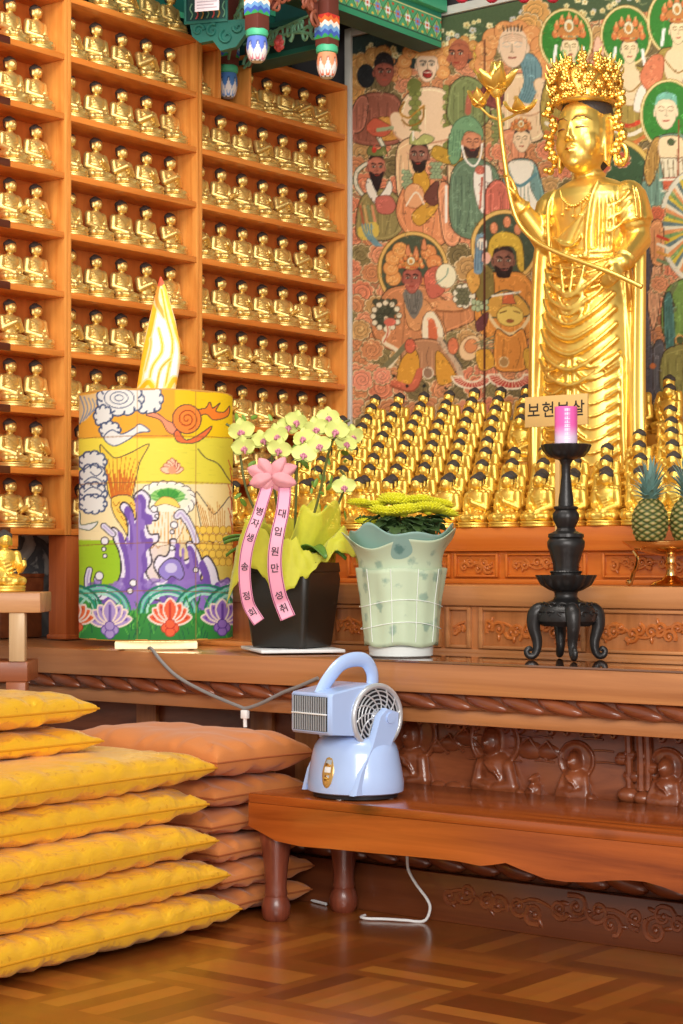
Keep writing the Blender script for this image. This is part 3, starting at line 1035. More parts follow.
ORD = ['first', 'second', 'third', 'fourth', 'fifth', 'sixth', 'seventh', 'eighth', 'ninth', 'tenth', 'eleventh', 'twelfth', 'thirteenth', 'fourteenth', 'fifteenth', 'sixteenth']
rng = random.Random(11)
XC = XS - .072
HS = .175
def pose_pick(r_):
    return r_.choices(POSES, [5, 1.3, 1.3, 2, 2])[0]
def shelf_row(pxs, k, bay, ref_y, lim, n0=0):
    n = len(pxs)
    for i, px in enumerate(pxs):
        y = on_x(px, ref_y, XC).y
        m_ = min(.016 + .066, (lim[1] - lim[0]) / 2)
        y = min(max(y, lim[0] + m_), lim[1] - m_)
        if n >= 5: y = lim[0] + m_ + (lim[1] - lim[0] - 2 * m_) * i / (n - 1)
        ps = pose_pick(rng)
        if n == 1 or (ps == 'raised' and i == n - 1): ps = 'lap'
        row = 'bottom shelf' if k == 0 else ORD[k] + ' shelf up' if k < 9 else 'very top'
        lab = f'gold seated statue, {WORDS[ps]}, {ORD[i + n0]} from left, {row} of {bay}'
        statue(ps, M['gold'], (XC, y + 0, ZK(k) + .0012), R(90) + R(rng.uniform(-5, 5)), (lambda q: (HS * q * 1.1 * (.74 if n == 1 else 1), HS * q * 1.1, HS * q))(rng.uniform(.97, 1.03)), lab, 'gold statues on the cabinet shelves')
LEFT = [11, 44]
MIDP = [81, 101, 127, 151, 175]
RGT = [211, 226, 247, 268, 289.5, 311, 332]
for k in range(0, 10):
    if k < 9: shelf_row(LEFT, k, 'leftmost cabinet', 300, (YL0, YL1))
for k in range(0, 9):
    shelf_row(MIDP if k >= 2 else MIDP[:1], k, 'middle cabinet', 300, (YL1, YL2))
shelf_row([101, 127, 151, 175], 9, 'middle cabinet', 300, (YL1, YL2))
for k in range(1, 8):
    shelf_row(RGT, k, 'corner cabinet', 300, (YL2, YL3))
shelf_row([206], 8, 'corner cabinet', 300, (YL2, ya))
shelf_row([253, 273, 293, 313, 333], 8, 'corner cabinet', 300, (yb, YL3), 1)

# massed statues on the stepped stand
HT = .182
tier_n = 0
for r_ in range(1, 11):
    Y = YR(r_)
    x0 = on_y(476 + 2.63 * (r_ - 1), 450, Y).x
    row = []
    for n in range(-14, 16):
        x = x0 + n * .121
        px, py = proj(x, Y, ZR(r_) + .15)
        if px < 205 or px > 697 or x < UX0 + .1: continue
        if x > AX1 - .1: continue
        # leave room for the standing statue and its pedestal
        if r_ >= 5 and r_ <= 8 and abs(x + 3.39) < .27: continue
        row.append(x)
    for i, x in enumerate(row):
        ps = pose_pick(rng)
        pos = f'{ORD[i]} from left' if i < len(row) - 4 else ['rightmost', 'second from right', 'third from right', 'fourth from right'][len(row) - 1 - i]
        rw = 'front row' if r_ == 1 else ('back row' if r_ == 10 else ORD[r_ - 1] + ' row back')
        lab = f'gold seated statue under the mural, {pos}, {rw} of the massed crowd'
        statue(ps, M['gold2'], (x + rng.uniform(-.002, .002), Y, ZR(r_) + .0012), R(rng.uniform(-4, 4)), HT * rng.uniform(.985, 1.015), lab, 'massed gold statues under the mural')
        tier_n += 1
print('TIER', tier_n)

# ---- wooden stand at the left edge, with a larger gold statue
TS = 5.78
c0 = at_t(0, 592, TS); c1 = at_t(46, 592, TS)
stt = thing('wooden_stand', 'pale wooden two-tier stand at the left edge, above the gold cushions', 'stand', at_t(0, 640, TS) - Vector((0, 0, 0)))
stt.location.z = 0
stt.rotation_euler = (0, 0, YAW)
zt = at_t(0, 592, TS).z; zt2 = at_t(0, 612, TS).z
zb, zb2 = at_t(0, 660, TS).z, at_t(0, 680, TS).z
w1 = 46 / FPX * TS; w2 = 33 / FPX * TS
MB().span((-.4, -.11, zt2), (w1, .11, zt), .004).build('top_board', M['stand'], stt)
MB().span((-.4, -.10, zb2), (w2 * 1.0, .10, zb), .004).build('lower_board', M['stand_red'], stt)
for sx in (.068, -.36):
    for sy in (-.085,):
        MB().span((sx - .022, sy - .022, zb), (sx + .026, sy + .022, zt2), .003).build('post', M['stand_v'], stt)
        MB().span((sx - .03, sy - .03, 0), (sx + .03, sy + .03, zb2), .003).build('leg', M['stand_red'], stt)
st2 = statue('raised', M['gold2'], tuple(at_t(5, 592, TS).xy) + (zt + .001,), R(66), .195, 'larger gold statue with raised hand on the pale wooden stand at left edge', 'lone statue on the wooden stand')
del st2['group']
# ================================================================== the mural
cv = Canvas(335, -45, 800, 560, 3, (176, 120, 88))
rng = random.Random(3)
SAL, CRM, OLV, DKO, GLD = (222, 146, 112), (228, 202, 150), (136, 124, 78), (84, 76, 48), (206, 160, 74)
def cloud(cx, cy, r, base=None, edge=None, turns=2.2, s=1):
    base = base or rng.choice([(212, 132, 98), (216, 146, 108), (200, 136, 92), (190, 150, 96), (136, 122, 80), (120, 106, 70)])
    edge = edge or (232, 206, 160)
    ph = rng.uniform(0, 6.28)
    n = 9
    for k in range(n):
        a = ph + 2 * PI * k / n
        cv.ell(cx + math.cos(a) * r * .8, cy + math.sin(a) * r * .75, r * .34, r * .32, edge, out=DKO, ow=.5)
    for k in range(n):
        a = ph + 2 * PI * k / n
        cv.ell(cx + math.cos(a) * r * .74, cy + math.sin(a) * r * .7, r * .3, r * .28, base)
    cv.ell(cx, cy, r * .82, r * .78, base)
    d = tuple(int(x * .66) for x in base)
    l = tuple(min(255, int(x * 1.1 + 14)) for x in base)
    pts = []; p2 = []
    for k in range(40):
        u = k / 39
        a = ph + s * u * turns * 2 * PI
        rr = r * (.82 - .76 * u)
        pts.append((cx + math.cos(a) * rr, cy + math.sin(a) * rr * .95))
        rr2 = rr * .9
        p2.append((cx + math.cos(a) * rr2, cy + math.sin(a) * rr2 * .95))
    cv.line(p2, max(.7, r * .09), l)
    cv.line(pts, max(.5, r * .06), d)
def halo(cx, cy, rx, ry, col=(58, 132, 52), rim=(232, 214, 150), w=2.6):
    cv.ell(cx, cy, rx + w, ry + w, rim, out=(150, 110, 50), ow=.6)
    cv.ell(cx, cy, rx, ry, col, out=(120, 96, 40), ow=.4)
def face(cx, cy, w, h, skin, turn=0., hair=(40, 36, 36), brow=(40, 30, 26), beard=None, fierce=False, hairline=.55, mouth=(170, 60, 46), ears=True, open_=False, eyes=True):
    dk = tuple(int(x * .68) for x in skin); lt = tuple(min(255, int(x * 1.08 + 8)) for x in skin)
    if ears:
        for s in (-1, 1):
            cv.ell(cx + s * w * .97 - turn * w * .25, cy + h * .02, w * .16, h * .26, skin, out=dk, ow=.4)
    if hair is not None:
        cv.ell(cx - turn * w * .1, cy - h * .22, w * 1.04, h * .88, hair)
    cv.poly([(cx - w * .93, cy - h * .5), (cx, cy - h * .78), (cx + w * .93, cy - h * .5), (cx + w * .96, cy), (cx + w * .78, cy + h * .55), (cx + w * .28, cy + h * .98), (cx - w * .28, cy + h * .98), (cx - w * .78, cy + h * .55), (cx - w * .96, cy)], skin, smooth=5, out=dk, ow=.5)
    cv.ell(cx + turn * w * .3, cy - h * .35, w * .5, h * .22, lt, .5)
    fx = cx + turn * w * .38
    if beard is not None:
        cv.poly([(cx - w * .85, cy + h * .25), (fx - w * .3, cy + h * .42), (fx, cy + h * .38), (fx + w * .3, cy + h * .42), (cx + w * .85, cy + h * .25), (cx + w * .6, cy + h * .95), (fx, cy + h * (1.5 if beard[1] == 0 else beard[1])), (cx - w * .6, cy + h * .95)], beard[0], smooth=4)
    for s in (-1, 1):
        ex = fx + s * w * .42
        cv.line([(ex - w * .26, cy - h * (.24 if not fierce else .3 - .1 * s * 0)), (ex, cy - h * .34), (ex + w * .26, cy - h * .24)], max(.7, w * (.14 if fierce else .07)), brow, smooth=3)
        if fierce:
            cv.ell(ex, cy - h * .1, w * .2, h * .085, (222, 206, 180), out=brow, ow=.3)
            cv.ell(ex, cy - h * .1, w * .09, h * .08, (20, 16, 16))
        elif eyes:
            cv.line([(ex - w * .22, cy - h * .1), (ex, cy - h * .06), (ex + w * .22, cy - h * .1)], max(.5, w * .07), brow, smooth=3)
    cv.line([(fx + turn * w * .1 - w * .02, cy - h * .2), (fx + turn * w * .22, cy + h * .16), (fx - w * .12, cy + h * .22), (fx + w * .14 + turn * w * .1, cy + h * .22)], max(.5, w * .07), dk, smooth=2)
    if open_:
        cv.ell(fx, cy + h * .52, w * .42, h * .24, (150, 40, 36), out=(70, 24, 20), ow=.6)
        cv.line([(fx - w * .34, cy + h * .42), (fx + w * .34, cy + h * .42)], h * .08, (240, 230, 210))
    else:
        cv.line([(fx - w * .24, cy + h * .5), (fx, cy + h * .53), (fx + w * .24, cy + h * .5)], max(.7, w * .12), mouth, smooth=3)
def robe(pts, col, folds=4, dk=None, out=(60, 44, 34), trim=None):
    dk = dk or tuple(int(x * .7) for x in col)
    cv.poly(pts, col, smooth=5, out=out, ow=.8)
    xs = [p[0] for p in pts]; ys = [p[1] for p in pts]
    x0, x1, y0, y1 = min(xs), max(xs), min(ys), max(ys)
    for k in range(folds):
        u = (k + .7) / (folds + .4)
        x = x0 + (x1 - x0) * u
        cv.line([(x, y0 + (y1 - y0) * .2), (x + rng.uniform(-3, 3), y0 + (y1 - y0) * .5), (x + rng.uniform(-4, 4), y1 - (y1 - y0) * .1)], .8, dk, .8, smooth=4)
    lt = tuple(min(255, int(x * 1.18 + 14)) for x in col)
    for k in range(folds):
        x = x0 + (x1 - x0) * (k + 1.1) / (folds + .6)
        cv.line([(x, y0 + (y1 - y0) * .3), (x + rng.uniform(-3, 3), y1 - (y1 - y0) * .14)], .7, lt, .75)
    m_ = [(cx_ * .9 + (x0 + x1) / 2 * .1, cy_ * .9 + (y0 + y1) / 2 * .1) for cx_, cy_ in pts]
    cv.line(m_ + [m_[0]], .9, lt, .7, smooth=4)
    if trim: cv.line([pts[0], pts[1], pts[2]], 1.6, trim, smooth=4)
def flames(cx, cy, r, col=(226, 150, 92), a0=PI, a1=2 * PI, n=7):
    for k in range(n):
        a = a0 + (a1 - a0) * k / (n - 1)
        x, y = cx + math.cos(a) * r, cy + math.sin(a) * r
        cv.ell(x, y, r * .34, r * .34, col, out=(160, 92, 52), ow=.5)
        cv.line([(x + math.cos(t) * r * .2 * (1 - t / 9), y + math.sin(t) * r * .2 * (1 - t / 9)) for t in [i * .6 for i in range(12)]], .6, (238, 200, 140))
def crown(cx, cy, w, h):
    for k in range(7):
        a = PI + PI * k / 6
        x, y = cx + math.cos(a) * w, cy + math.sin(a) * h
        cv.ell(x, y, w * .2, h * .26, (214, 128, 74), out=(120, 70, 40), ow=.4)
        cv.ell(x, y - h * .25, w * .09, h * .2, (230, 172, 110))
    cv.ell(cx, cy - h * .1, w * .8, h * .5, (200, 134, 72), out=(120, 76, 40), ow=.4)
    cv.ell(cx, cy - h * .55, w * .34, h * .42, (232, 226, 190), out=(120, 90, 50), ow=.4)
    cv.ell(cx, cy - h * .5, w * .18, h * .25, (200, 140, 70))
    for k in range(9):
        cv.ell(cx + (k - 4) * w * .19, cy + h * .16, w * .07, w * .07, rng.choice([(226, 206, 150), (190, 70, 50), (120, 150, 120)]))
def scales(x0, y0, x1, y1, col, d=3.2):
    y = y0; r_ = 0
    dk = tuple(int(v * .6) for v in col)
    while y < y1:
        x = x0 + (d / 2 if r_ % 2 else 0)
        while x < x1:
            cv.ell(x, y, d * .52, d * .5, col, out=dk, ow=.4)
            x += d
        y += d * .8; r_ += 1

# ground of clouds
for j in range(-3, 32):
    for i in range(0, 25):
        x = 336 + i * 19 + (9 if j % 2 else 0) + rng.uniform(-4, 4); y = j * 17 + rng.uniform(-4, 4)
        cloud(x, y, rng.uniform(9.5, 13), s=rng.choice((-1, 1)))
# dark sky with blossoms along the top
def top_y(x): return 46 - (x - 350) * .218
cv.poly([(335, -45), (800, -45), (800, -5), (620, 12), (560, 26), (520, 30), (480, 62), (440, 66), (420, 70), (400, 66), (380, 62), (362, 64), (352, 70), (335, 76)], (44, 62, 60))
cv.poly([(440, -45), (800, -45), (800, 10), (640, 12), (590, 22), (540, 30), (500, 40), (470, 54), (448, 62), (440, 50)], (76, 96, 66))
for i in range(95):
    x = rng.uniform(352, 700); y = top_y(x) + rng.uniform(2, 26)
    if 408 < x < 440 and y > 60: continue
    c_ = rng.choice([(236, 226, 178), (226, 216, 160), (196, 196, 190), (222, 206, 150)])
    s_ = rng.uniform(1.3, 2.3)
    for k in range(5):
        a = k * 2 * PI / 5 + i
        cv.ell(x + math.cos(a) * s_, y + math.sin(a) * s_, s_ * .8, s_ * .7, c_)
    cv.ell(x, y, s_ * .5, s_ * .5, (190, 150, 70))
    if i % 3 == 0: cv.line([(x, y), (x + 4, y + 4), (x + 9, y + 3)], .8, (150, 160, 110), smooth=3)
for x, y in ((536, 12), (360, 66), (528, 26), (352, 92)):
    cloud(x, y, 13, (212, 160, 92))

# --- dark red guardian, upper left
flames(383, 78, 24, (196, 150, 88), PI * .95, PI * 1.5, 5)
robe([(352, 112), (362, 96), (378, 92), (396, 96), (404, 112), (402, 140), (378, 146), (352, 140)], (150, 92, 74), 5)
robe([(352, 110), (360, 96), (368, 100), (364, 128), (352, 132)], (176, 112, 92), 2)
cv.poly([(378, 118), (398, 120), (404, 136), (380, 140)], (206, 150, 74), smooth=4, out=(96, 60, 30))
cv.ell(366, 76, 9, 12, (36, 40, 44))
flames(392, 70, 9, (214, 146, 88), PI * 1.5, PI * 2.4, 4)
cv.ell(384, 64, 10, 12, (40, 36, 38))
face(384, 73, 9.5, 13, (160, 90, 74), .2, (40, 34, 34), (30, 20, 18), fierce=True, mouth=(190, 90, 70))
# --- pale giant with crossed arms
flames(424, 66, 20, (224, 160, 96), PI * .9, PI * 2.1, 8)
robe([(398, 118), (404, 98), (418, 88), (440, 88), (456, 100), (462, 124), (458, 142), (430, 150), (402, 146)], (232, 202, 166), 2, (196, 152, 118))
scales(412, 84, 419, 140, (128, 136, 72), 6); scales(446, 88, 453, 150, (128, 136, 72), 6)
cv.ell(414, 86, 7, 8, (112, 120, 62))
cv.line([(396, 118), (402, 134), (424, 138), (452, 132), (462, 122)], 13, (200, 150, 118), smooth=6)
cv.line([(396, 118), (402, 133), (424, 137), (452, 131), (462, 121)], 11.4, (234, 204, 168), smooth=6)
cv.line([(404, 102), (400, 112), (408, 118), (416, 112), (424, 106)], 2, (176, 128, 52), smooth=4)
cv.line([(402, 120), (410, 126), (422, 120), (424, 108)], 1.8, (150, 108, 44), smooth=4)
face(427, 66, 10.5, 15.5, (238, 208, 176), .1, (226, 170, 110), (120, 110, 96), fierce=True, open_=True)
cv.poly([(416, 56), (421, 49), (427, 53), (432, 48), (438, 56)], (224, 160, 96))
robe([(398, 146), (416, 142), (420, 200), (402, 210), (396, 180)], (230, 190, 146), 3)
robe([(448, 140), (460, 138), (464, 196), (450, 210)], (214, 178, 138), 2)
# --- reddish demon in green, profile
robe([(448, 100), (452, 84), (466, 76), (482, 84), (490, 104), (486, 124), (462, 130), (448, 120)], (126, 138, 88), 4)
flames(462, 56, 15, (206, 150, 84), PI * 1.1, PI * 2.2, 6)
face(459, 55, 10, 14.5, (176, 102, 74), -.7, (176, 102, 74), (60, 34, 26), fierce=True, mouth=(150, 50, 40))
cv.poly([(450, 52), (446, 60), (450, 64)], (176, 102, 74))
cv.poly([(474, 70), (478, 50), (488, 38), (492, 42), (484, 58), (480, 74)], (212, 188, 70), smooth=4, out=(130, 104, 30))
scales(476, 48, 486, 66, (220, 196, 84), 4)
cv.line([(480, 92), (470, 96), (468, 112)], 6, (176, 102, 80), smooth=4)
# --- bald elder with blue shawl
flames(514, 60, 30, (222, 156, 98), PI * .95, PI * 2.15, 9)
robe([(490, 104), (496, 84), (508, 76), (526, 74), (542, 88), (548, 112), (540, 140), (500, 140)], (232, 202, 162), 3, (190, 150, 116))
cv.poly([(520, 58), (532, 54), (542, 70), (536, 92), (526, 110), (516, 104), (524, 82)], (112, 148, 152), smooth=5, out=(60, 84, 92))
for k in range(4): cv.line([(523 + k * 4, 62), (526 + k * 3, 84), (519 + k * 2.4, 104)], .7, (78, 110, 118), smooth=4)
cv.line([(540, 84), (544, 100), (530, 110), (514, 106)], 13, (200, 156, 120), smooth=5)
cv.line([(540, 84), (543.5, 99), (530, 109), (514, 105)], 11.4, (236, 206, 168), smooth=5)
cv.line([(516, 98), (520, 110)], 5, (196, 152, 70))
robe([(480, 100), (486, 80), (496, 72), (504, 82), (500, 108)], (126, 66, 60), 3)
face(513, 48, 14, 19, (234, 204, 172), -.15, (234, 204, 172), (200, 190, 176), mouth=(160, 90, 74))
for k in range(4): cv.line([(504, 36 + k * 2), (513, 34.5 + k * 2), (522, 36 + k * 2)], .6, (190, 146, 116), smooth=3)
for k in range(6): cv.line([(504 + k * 3.4, 31), (503 + k * 3.8, 26)], 1.2, (52, 40, 30))
scales(494, 112, 502, 150, (140, 146, 90), 5)
robe([(500, 134), (520, 132), (524, 160), (500, 170)], (222, 150, 112), 3)
# --- three haloed bodhisattvas, upper right
for hx, hy, rx, ry, fx, fy, dx in ((566, 40, 24, 29, 570, 48, 0), (626, 36, 23, 28, 629.5, 50, 0), (676, 22, 26, 32, 678, 31, 0)):
    halo(hx, hy, rx, ry)
    robe([(fx - 30, fy + 60), (fx - 20, fy + 22), (fx - 6, fy + 16), (fx + 8, fy + 16), (fx + 22, fy + 24), (fx + 30, fy + 62), (fx + 20, fy + 90), (fx - 22, fy + 90)], (168, 146, 74), 5)
    cv.poly([(fx - 11, fy + 20), (fx + 9, fy + 20), (fx + 13, fy + 46), (fx, fy + 56), (fx - 13, fy + 44)], (234, 214, 172), smooth=4, out=(150, 110, 70))
    cv.line([(fx - 14, fy + 28), (fx, fy + 42), (fx + 14, fy + 30)], 1.2, (150, 110, 50), smooth=4)
    cv.poly([(fx - 5, fy + 10), (fx + 5, fy + 10), (fx + 7, fy + 20), (fx - 7, fy + 20)], (232, 212, 168))
    cv.line([(fx - 14, fy - 2), (fx - 16, fy + 14)], 3.2, (240, 240, 232)); cv.line([(fx + 13, fy + 0), (fx + 15, fy + 14)], 3.2, (240, 240, 232))
    face(fx, fy, 8.2, 13, (236, 216, 172), .1, (44, 40, 40), (120, 90, 50))
    crown(fx - 1, fy - 14, 14, 15)
    cv.poly([(fx + 8, fy + 40), (fx + 16, fy + 34), (fx + 16, fy + 60), (fx + 4, fy + 60)], (238, 232, 214), smooth=4, out=(150, 120, 80))
    for q in range(3):
        cv.line([(fx - 24, fy + 66 + q * 9), (fx, fy + 76 + q * 9), (fx + 24, fy + 62 + q * 9)], 4, [(196, 70, 44), (236, 226, 200), (206, 122, 66)][q], smooth=5)
cv.poly([(640, 76), (652, 56), (664, 58), (660, 84), (648, 90)], (216, 130, 92), smooth=4, out=(140, 80, 50))
cv.poly([(594, 44), (598, 36), (603, 46), (603, 58), (594, 58)], (232, 190, 160), smooth=4, out=(150, 100, 70))
# dark throne back with gold rim behind the standing statue
cloud(650, 160, 12, (190, 150, 80))
robe([(640, 180), (652, 148), (664, 140), (664, 220), (650, 236), (640, 232)], (112, 150, 128), 5)
cv.ell(614, 182, 42, 44, (222, 190, 104), out=(140, 100, 44), ow=.8)
cv.ell(614, 182, 37, 39, (62, 92, 62), out=(150, 110, 50), ow=.5)
cloud(598, 165, 12, (196, 100, 70)); cloud(622, 160, 8, (196, 90, 66))
# --- monk with pale blue hair, right
halo(669, 115, 26, 33)
robe([(642, 214), (650, 150), (660, 136), (680, 134), (700, 146), (700, 220)], (116, 150, 132), 6)
robe([(644, 170), (652, 142), (660, 138), (660, 160), (650, 186)], (172, 134, 70), 3)
cv.poly([(660, 138), (682, 138), (686, 158), (672, 164), (660, 158)], (236, 214, 170), smooth=4, out=(130, 90, 60))
cv.poly([(660, 158), (686, 158), (688, 178), (664, 180)], (230, 222, 190), out=(90, 70, 50))
for k in range(5): cv.line([(663 + k * 5, 160), (664 + k * 5, 178)], .8, (120, 100, 70))
cv.poly([(662, 178), (700, 176), (700, 190), (664, 190)], (208, 106, 76), out=(120, 50, 36))
cv.line([(660, 180), (700, 178)], 2.2, (238, 230, 204)); cv.line([(662, 191), (700, 190)], 2.2, (238, 230, 204))
cv.poly([(666, 192), (700, 192), (700, 214), (668, 214)], (226, 190, 150))
cv.line([(670, 196), (667, 216)], 3, (190, 150, 90)); cv.line([(679, 120), (678, 182)], 1.4, (150, 70, 40))
cv.ell(671, 142, 3, 3, (80, 96, 60), out=(50, 56, 40))
face(666, 112, 11, 17, (238, 218, 180), 0, (122, 186, 164), (150, 120, 90))
cv.poly([(656, 106), (657, 96), (666, 92), (676, 96), (677, 106), (672, 100), (660, 100)], (122, 186, 164), smooth=4)
# --- many-coloured rayed disc
cv.ell(700, 226, 41, 58, (222, 218, 196), out=(150, 140, 110), ow=.8)
rc = [(106, 130, 130), (212, 186, 70), (126, 160, 100), (222, 150, 96), (228, 220, 190)]
for k in range(70):
    a = 2 * PI * k / 70
    a2 = 2 * PI * (k + 1) / 70
    cv.poly([(700 + 8 * math.cos(a), 226 + 12 * math.sin(a)), (700 + 37 * math.cos(a), 226 + 53 * math.sin(a)), (700 + 37 * math.cos(a2), 226 + 53 * math.sin(a2)), (700 + 8 * math.cos(a2), 226 + 12 * math.sin(a2))], rc[k % 5])
cv.ell(700, 226, 10, 14, (150, 140, 70), out=(80, 80, 50))
# --- snake bearer, left
sn = [(378, 136), (384, 150), (378, 160), (366, 164), (357, 172), (356, 184), (362, 194), (368, 198)]
cv.line(sn, 5, (96, 106, 84), smooth=6); cv.line(sn, 3.2, (226, 222, 198), smooth=6)
cv.poly([(366, 128), (374, 118), (384, 122), (392, 128), (386, 136), (374, 136)], (198, 96, 72), smooth=4, out=(100, 60, 40))
cv.line([(378, 130), (392, 128)], 4, (158, 170, 130))
robe([(356, 226), (360, 200), (372, 190), (390, 190), (402, 204), (404, 226), (388, 240), (360, 238)], (148, 136, 86), 5)
cv.poly([(368, 178), (374, 184), (378, 196), (384, 190), (390, 180), (392, 192), (378, 206), (366, 190)], (236, 230, 214), smooth=3, out=(90, 80, 70))
face(376.5, 168, 8.5, 14, (188, 116, 94), .2, (46, 36, 34), (40, 26, 22), beard=((40, 32, 34), 1.75), fierce=True)
cv.poly([(368, 155), (370, 146), (378, 150), (384, 146), (386, 155)], (118, 124, 70), smooth=3, out=(60, 60, 40)); cv.ell(374, 150, 2.5, 3, (190, 60, 46))
cv.poly([(376, 198), (390, 196), (396, 206), (390, 214), (378, 212)], (196, 110, 96), smooth=4, out=(110, 60, 50))
for q in range(4): cv.line([(360 + q * 4, 206), (364 + q * 4, 226)], 2.4, [(176, 100, 70), (210, 170, 110), (130, 140, 100), (222, 150, 110)][q])
cv.poly([(358, 228), (376, 222), (378, 236), (362, 240)], (216, 190, 90), smooth=3)
for q in range(4): cv.line([(362 + q * 3, 224), (366 + q * 2.2, 236), (376 + q * 2, 246)], 1.6, (110, 150, 160), smooth=3)
# --- dark-faced general with club
robe([(396, 214), (404, 186), (420, 176), (438, 176), (452, 190), (458, 222), (440, 246), (412, 240)], (218, 144, 98), 4)
scales(404, 172, 412, 190, (150, 170, 130), 4); scales(432, 164, 442, 178, (150, 170, 130), 4)
cv.poly([(414, 174), (424, 170), (430, 184), (422, 200), (414, 190)], (206, 156, 60), smooth=4, out=(100, 70, 30))
cv.poly([(412, 214), (434, 198), (438, 208), (420, 226)], (204, 154, 62), smooth=4, out=(90, 60, 30))
cv.ell(414, 196, 10, 12, (226, 166, 120), out=(140, 80, 50)); cv.line([(406, 206), (416, 192), (424, 204)], 1.6, (240, 226, 200), smooth=4)
cv.poly([(424, 196), (438, 180), (446, 190), (434, 206)], (110, 66, 56), smooth=4, out=(60, 30, 26))
cv.poly([(432, 150), (440, 146), (472, 164), (470, 170), (436, 160)], (190, 150, 58), smooth=4, out=(100, 76, 30))
face(419, 156, 9, 14.5, (146, 98, 82), -.3, (40, 34, 34), (26, 18, 16), beard=((44, 34, 32), 1.2), fierce=True)
cv.poly([(410, 144), (412, 132), (416, 140), (424, 134), (434, 138), (428, 144)], (176, 180, 110), smooth=3, out=(80, 80, 50)); cv.line([(413, 140), (413, 132)], 2, (240, 236, 220))
robe([(438, 190), (448, 184), (460, 220), (458, 244), (444, 240)], (220, 150, 110), 2)
cv.ell(452, 204, 4, 4, (226, 190, 120)); cv.line([(446, 186), (446, 222)], 2.4, (238, 230, 214))
# --- green-hooded bearded figure
robe([(452, 228), (450, 180), (462, 160), (484, 160), (500, 178), (502, 228), (478, 240)], (104, 130, 104), 7, (66, 88, 74))
cv.poly([(448, 150), (454, 124), (470, 116), (482, 128), (482, 140), (474, 132), (464, 134), (460, 158), (452, 164)], (118, 160, 118), smooth=5, out=(60, 90, 70))
for k in range(4): cv.line([(454 + k * 3, 130), (452 + k * 2.6, 156)], .7, (84, 122, 94))
face(472, 143, 9, 14, (206, 140, 104), .2, None, (40, 30, 28), beard=((60, 46, 44), 1.05), fierce=False)
cv.line([(462, 146), (466, 160), (474, 166), (480, 158), (482, 144)], 2, (240, 234, 222), smooth=4)
cv.poly([(474, 172), (490, 166), (492, 196), (484, 214), (476, 200)], (236, 230, 216), smooth=4, out=(120, 110, 96)); cv.line([(482, 178), (480, 208)], 2, (190, 100, 80))
cv.ell(480, 170, 5, 4.5, (196, 110, 90))
# --- white lady
robe([(500, 214), (504, 174), (512, 160), (532, 160), (540, 176), (546, 214), (522, 224)], (120, 156, 150), 4)
cv.poly([(508, 164), (522, 160), (534, 164), (530, 186), (540, 212), (506, 214), (514, 186)], (238, 232, 214), smooth=4, out=(130, 120, 100))
for k in range(5): cv.line([(514 + k * 3.4, 186), (510 + k * 5, 212)], .8, (140, 150, 130))
cv.line([(506, 176), (520, 186), (536, 174)], 3, (96, 140, 146), smooth=4)
face(522, 140, 8.2, 12, (236, 208, 170), -.1, (44, 38, 40), (110, 80, 60))
crown(521, 128, 9, 8)
cloud(546, 150, 10, (222, 140, 104)); cloud(500, 152, 9, (222, 140, 104))
robe([(486, 190), (500, 180), (510, 196), (506, 226), (488, 226)], (198, 110, 92), 3)

# --- seated king with grey beard inside a round halo, lower left
cv.ell(413, 270, 35, 38, (222, 182, 106), out=(120, 90, 40), ow=.8); cv.ell(413, 270, 31.5, 34.5, (74, 84, 66), out=(140, 104, 50), ow=.6)
flames(413, 268, 22, (222, 156, 90), PI * .85, PI * 1.3, 4); flames(413, 268, 22, (216, 140, 84), PI * 1.75, PI * 2.25, 4)
for x, y in ((408, 250), (424, 244), (416, 252)): cv.poly([(x - 3, y + 5), (x, y - 6), (x + 3, y + 5)], (216, 140, 96), smooth=4, out=(120, 70, 40))
robe([(372, 330), (382, 296), (398, 286), (426, 286), (446, 300), (470, 306), (474, 320), (440, 336), (430, 350), (390, 350)], (196, 132, 88), 5)
cv.poly([(424, 276), (436, 266), (446, 274), (444, 292), (430, 298)], (196, 104, 84), smooth=4, out=(110, 60, 46)); cv.ell(446, 276, 10, 12, (234, 226, 190), out=(130, 110, 80)); cv.line([(436, 284), (446, 276), (448, 268)], 1, (120, 150, 130), smooth=3)
cv.line([(440, 306), (460, 306), (474, 298), (482, 282)], 12, (150, 96, 60), smooth=5); cv.line([(440, 305), (460, 305), (474, 297), (482, 281)], 10, (214, 150, 100), smooth=5)
for k in range(9):
    a = k * .7
    cv.ell(464 + math.cos(a) * 8, 296 + math.sin(a) * 9, 3.4, 3.4, (230, 222, 196), out=(80, 76, 60))
scales(458, 290, 470, 304, (112, 112, 84), 4)
cv.poly([(404, 300), (416, 296), (430, 304), (446, 330), (434, 330), (424, 316), (420, 330), (408, 326)], (206, 146, 96), smooth=4, out=(96, 60, 36))
cv.poly([(424, 316), (434, 312), (444, 334), (432, 346), (422, 336)], (234, 220, 188), smooth=4, out=(110, 80, 60)); cv.poly([(428, 322), (434, 320), (438, 340), (430, 344)], (206, 110, 74), smooth=4)
cv.poly([(404, 290), (420, 290), (423, 302), (417, 316), (412, 318), (405, 304)], (120, 116, 106), smooth=5)
for k in range(6): cv.line([(406 + k * 3, 292), (408 + k * 2.3, 304), (411 + k * 1, 314)], .7, (84, 82, 78), smooth=3)
face(412, 279, 9, 14, (166, 92, 78), -.1, (50, 44, 44), (30, 22, 20), fierce=True, mouth=(150, 60, 50))
crown(411, 266, 11, 9)
scales(376, 302, 396, 330, (70, 74, 58), 6)
for k in range(14):
    a = k * .52
    cv.ell(386 + math.cos(a) * 13, 316 + math.sin(a) * 13, 2.6, 2.6, (226, 216, 186), out=(90, 80, 60))
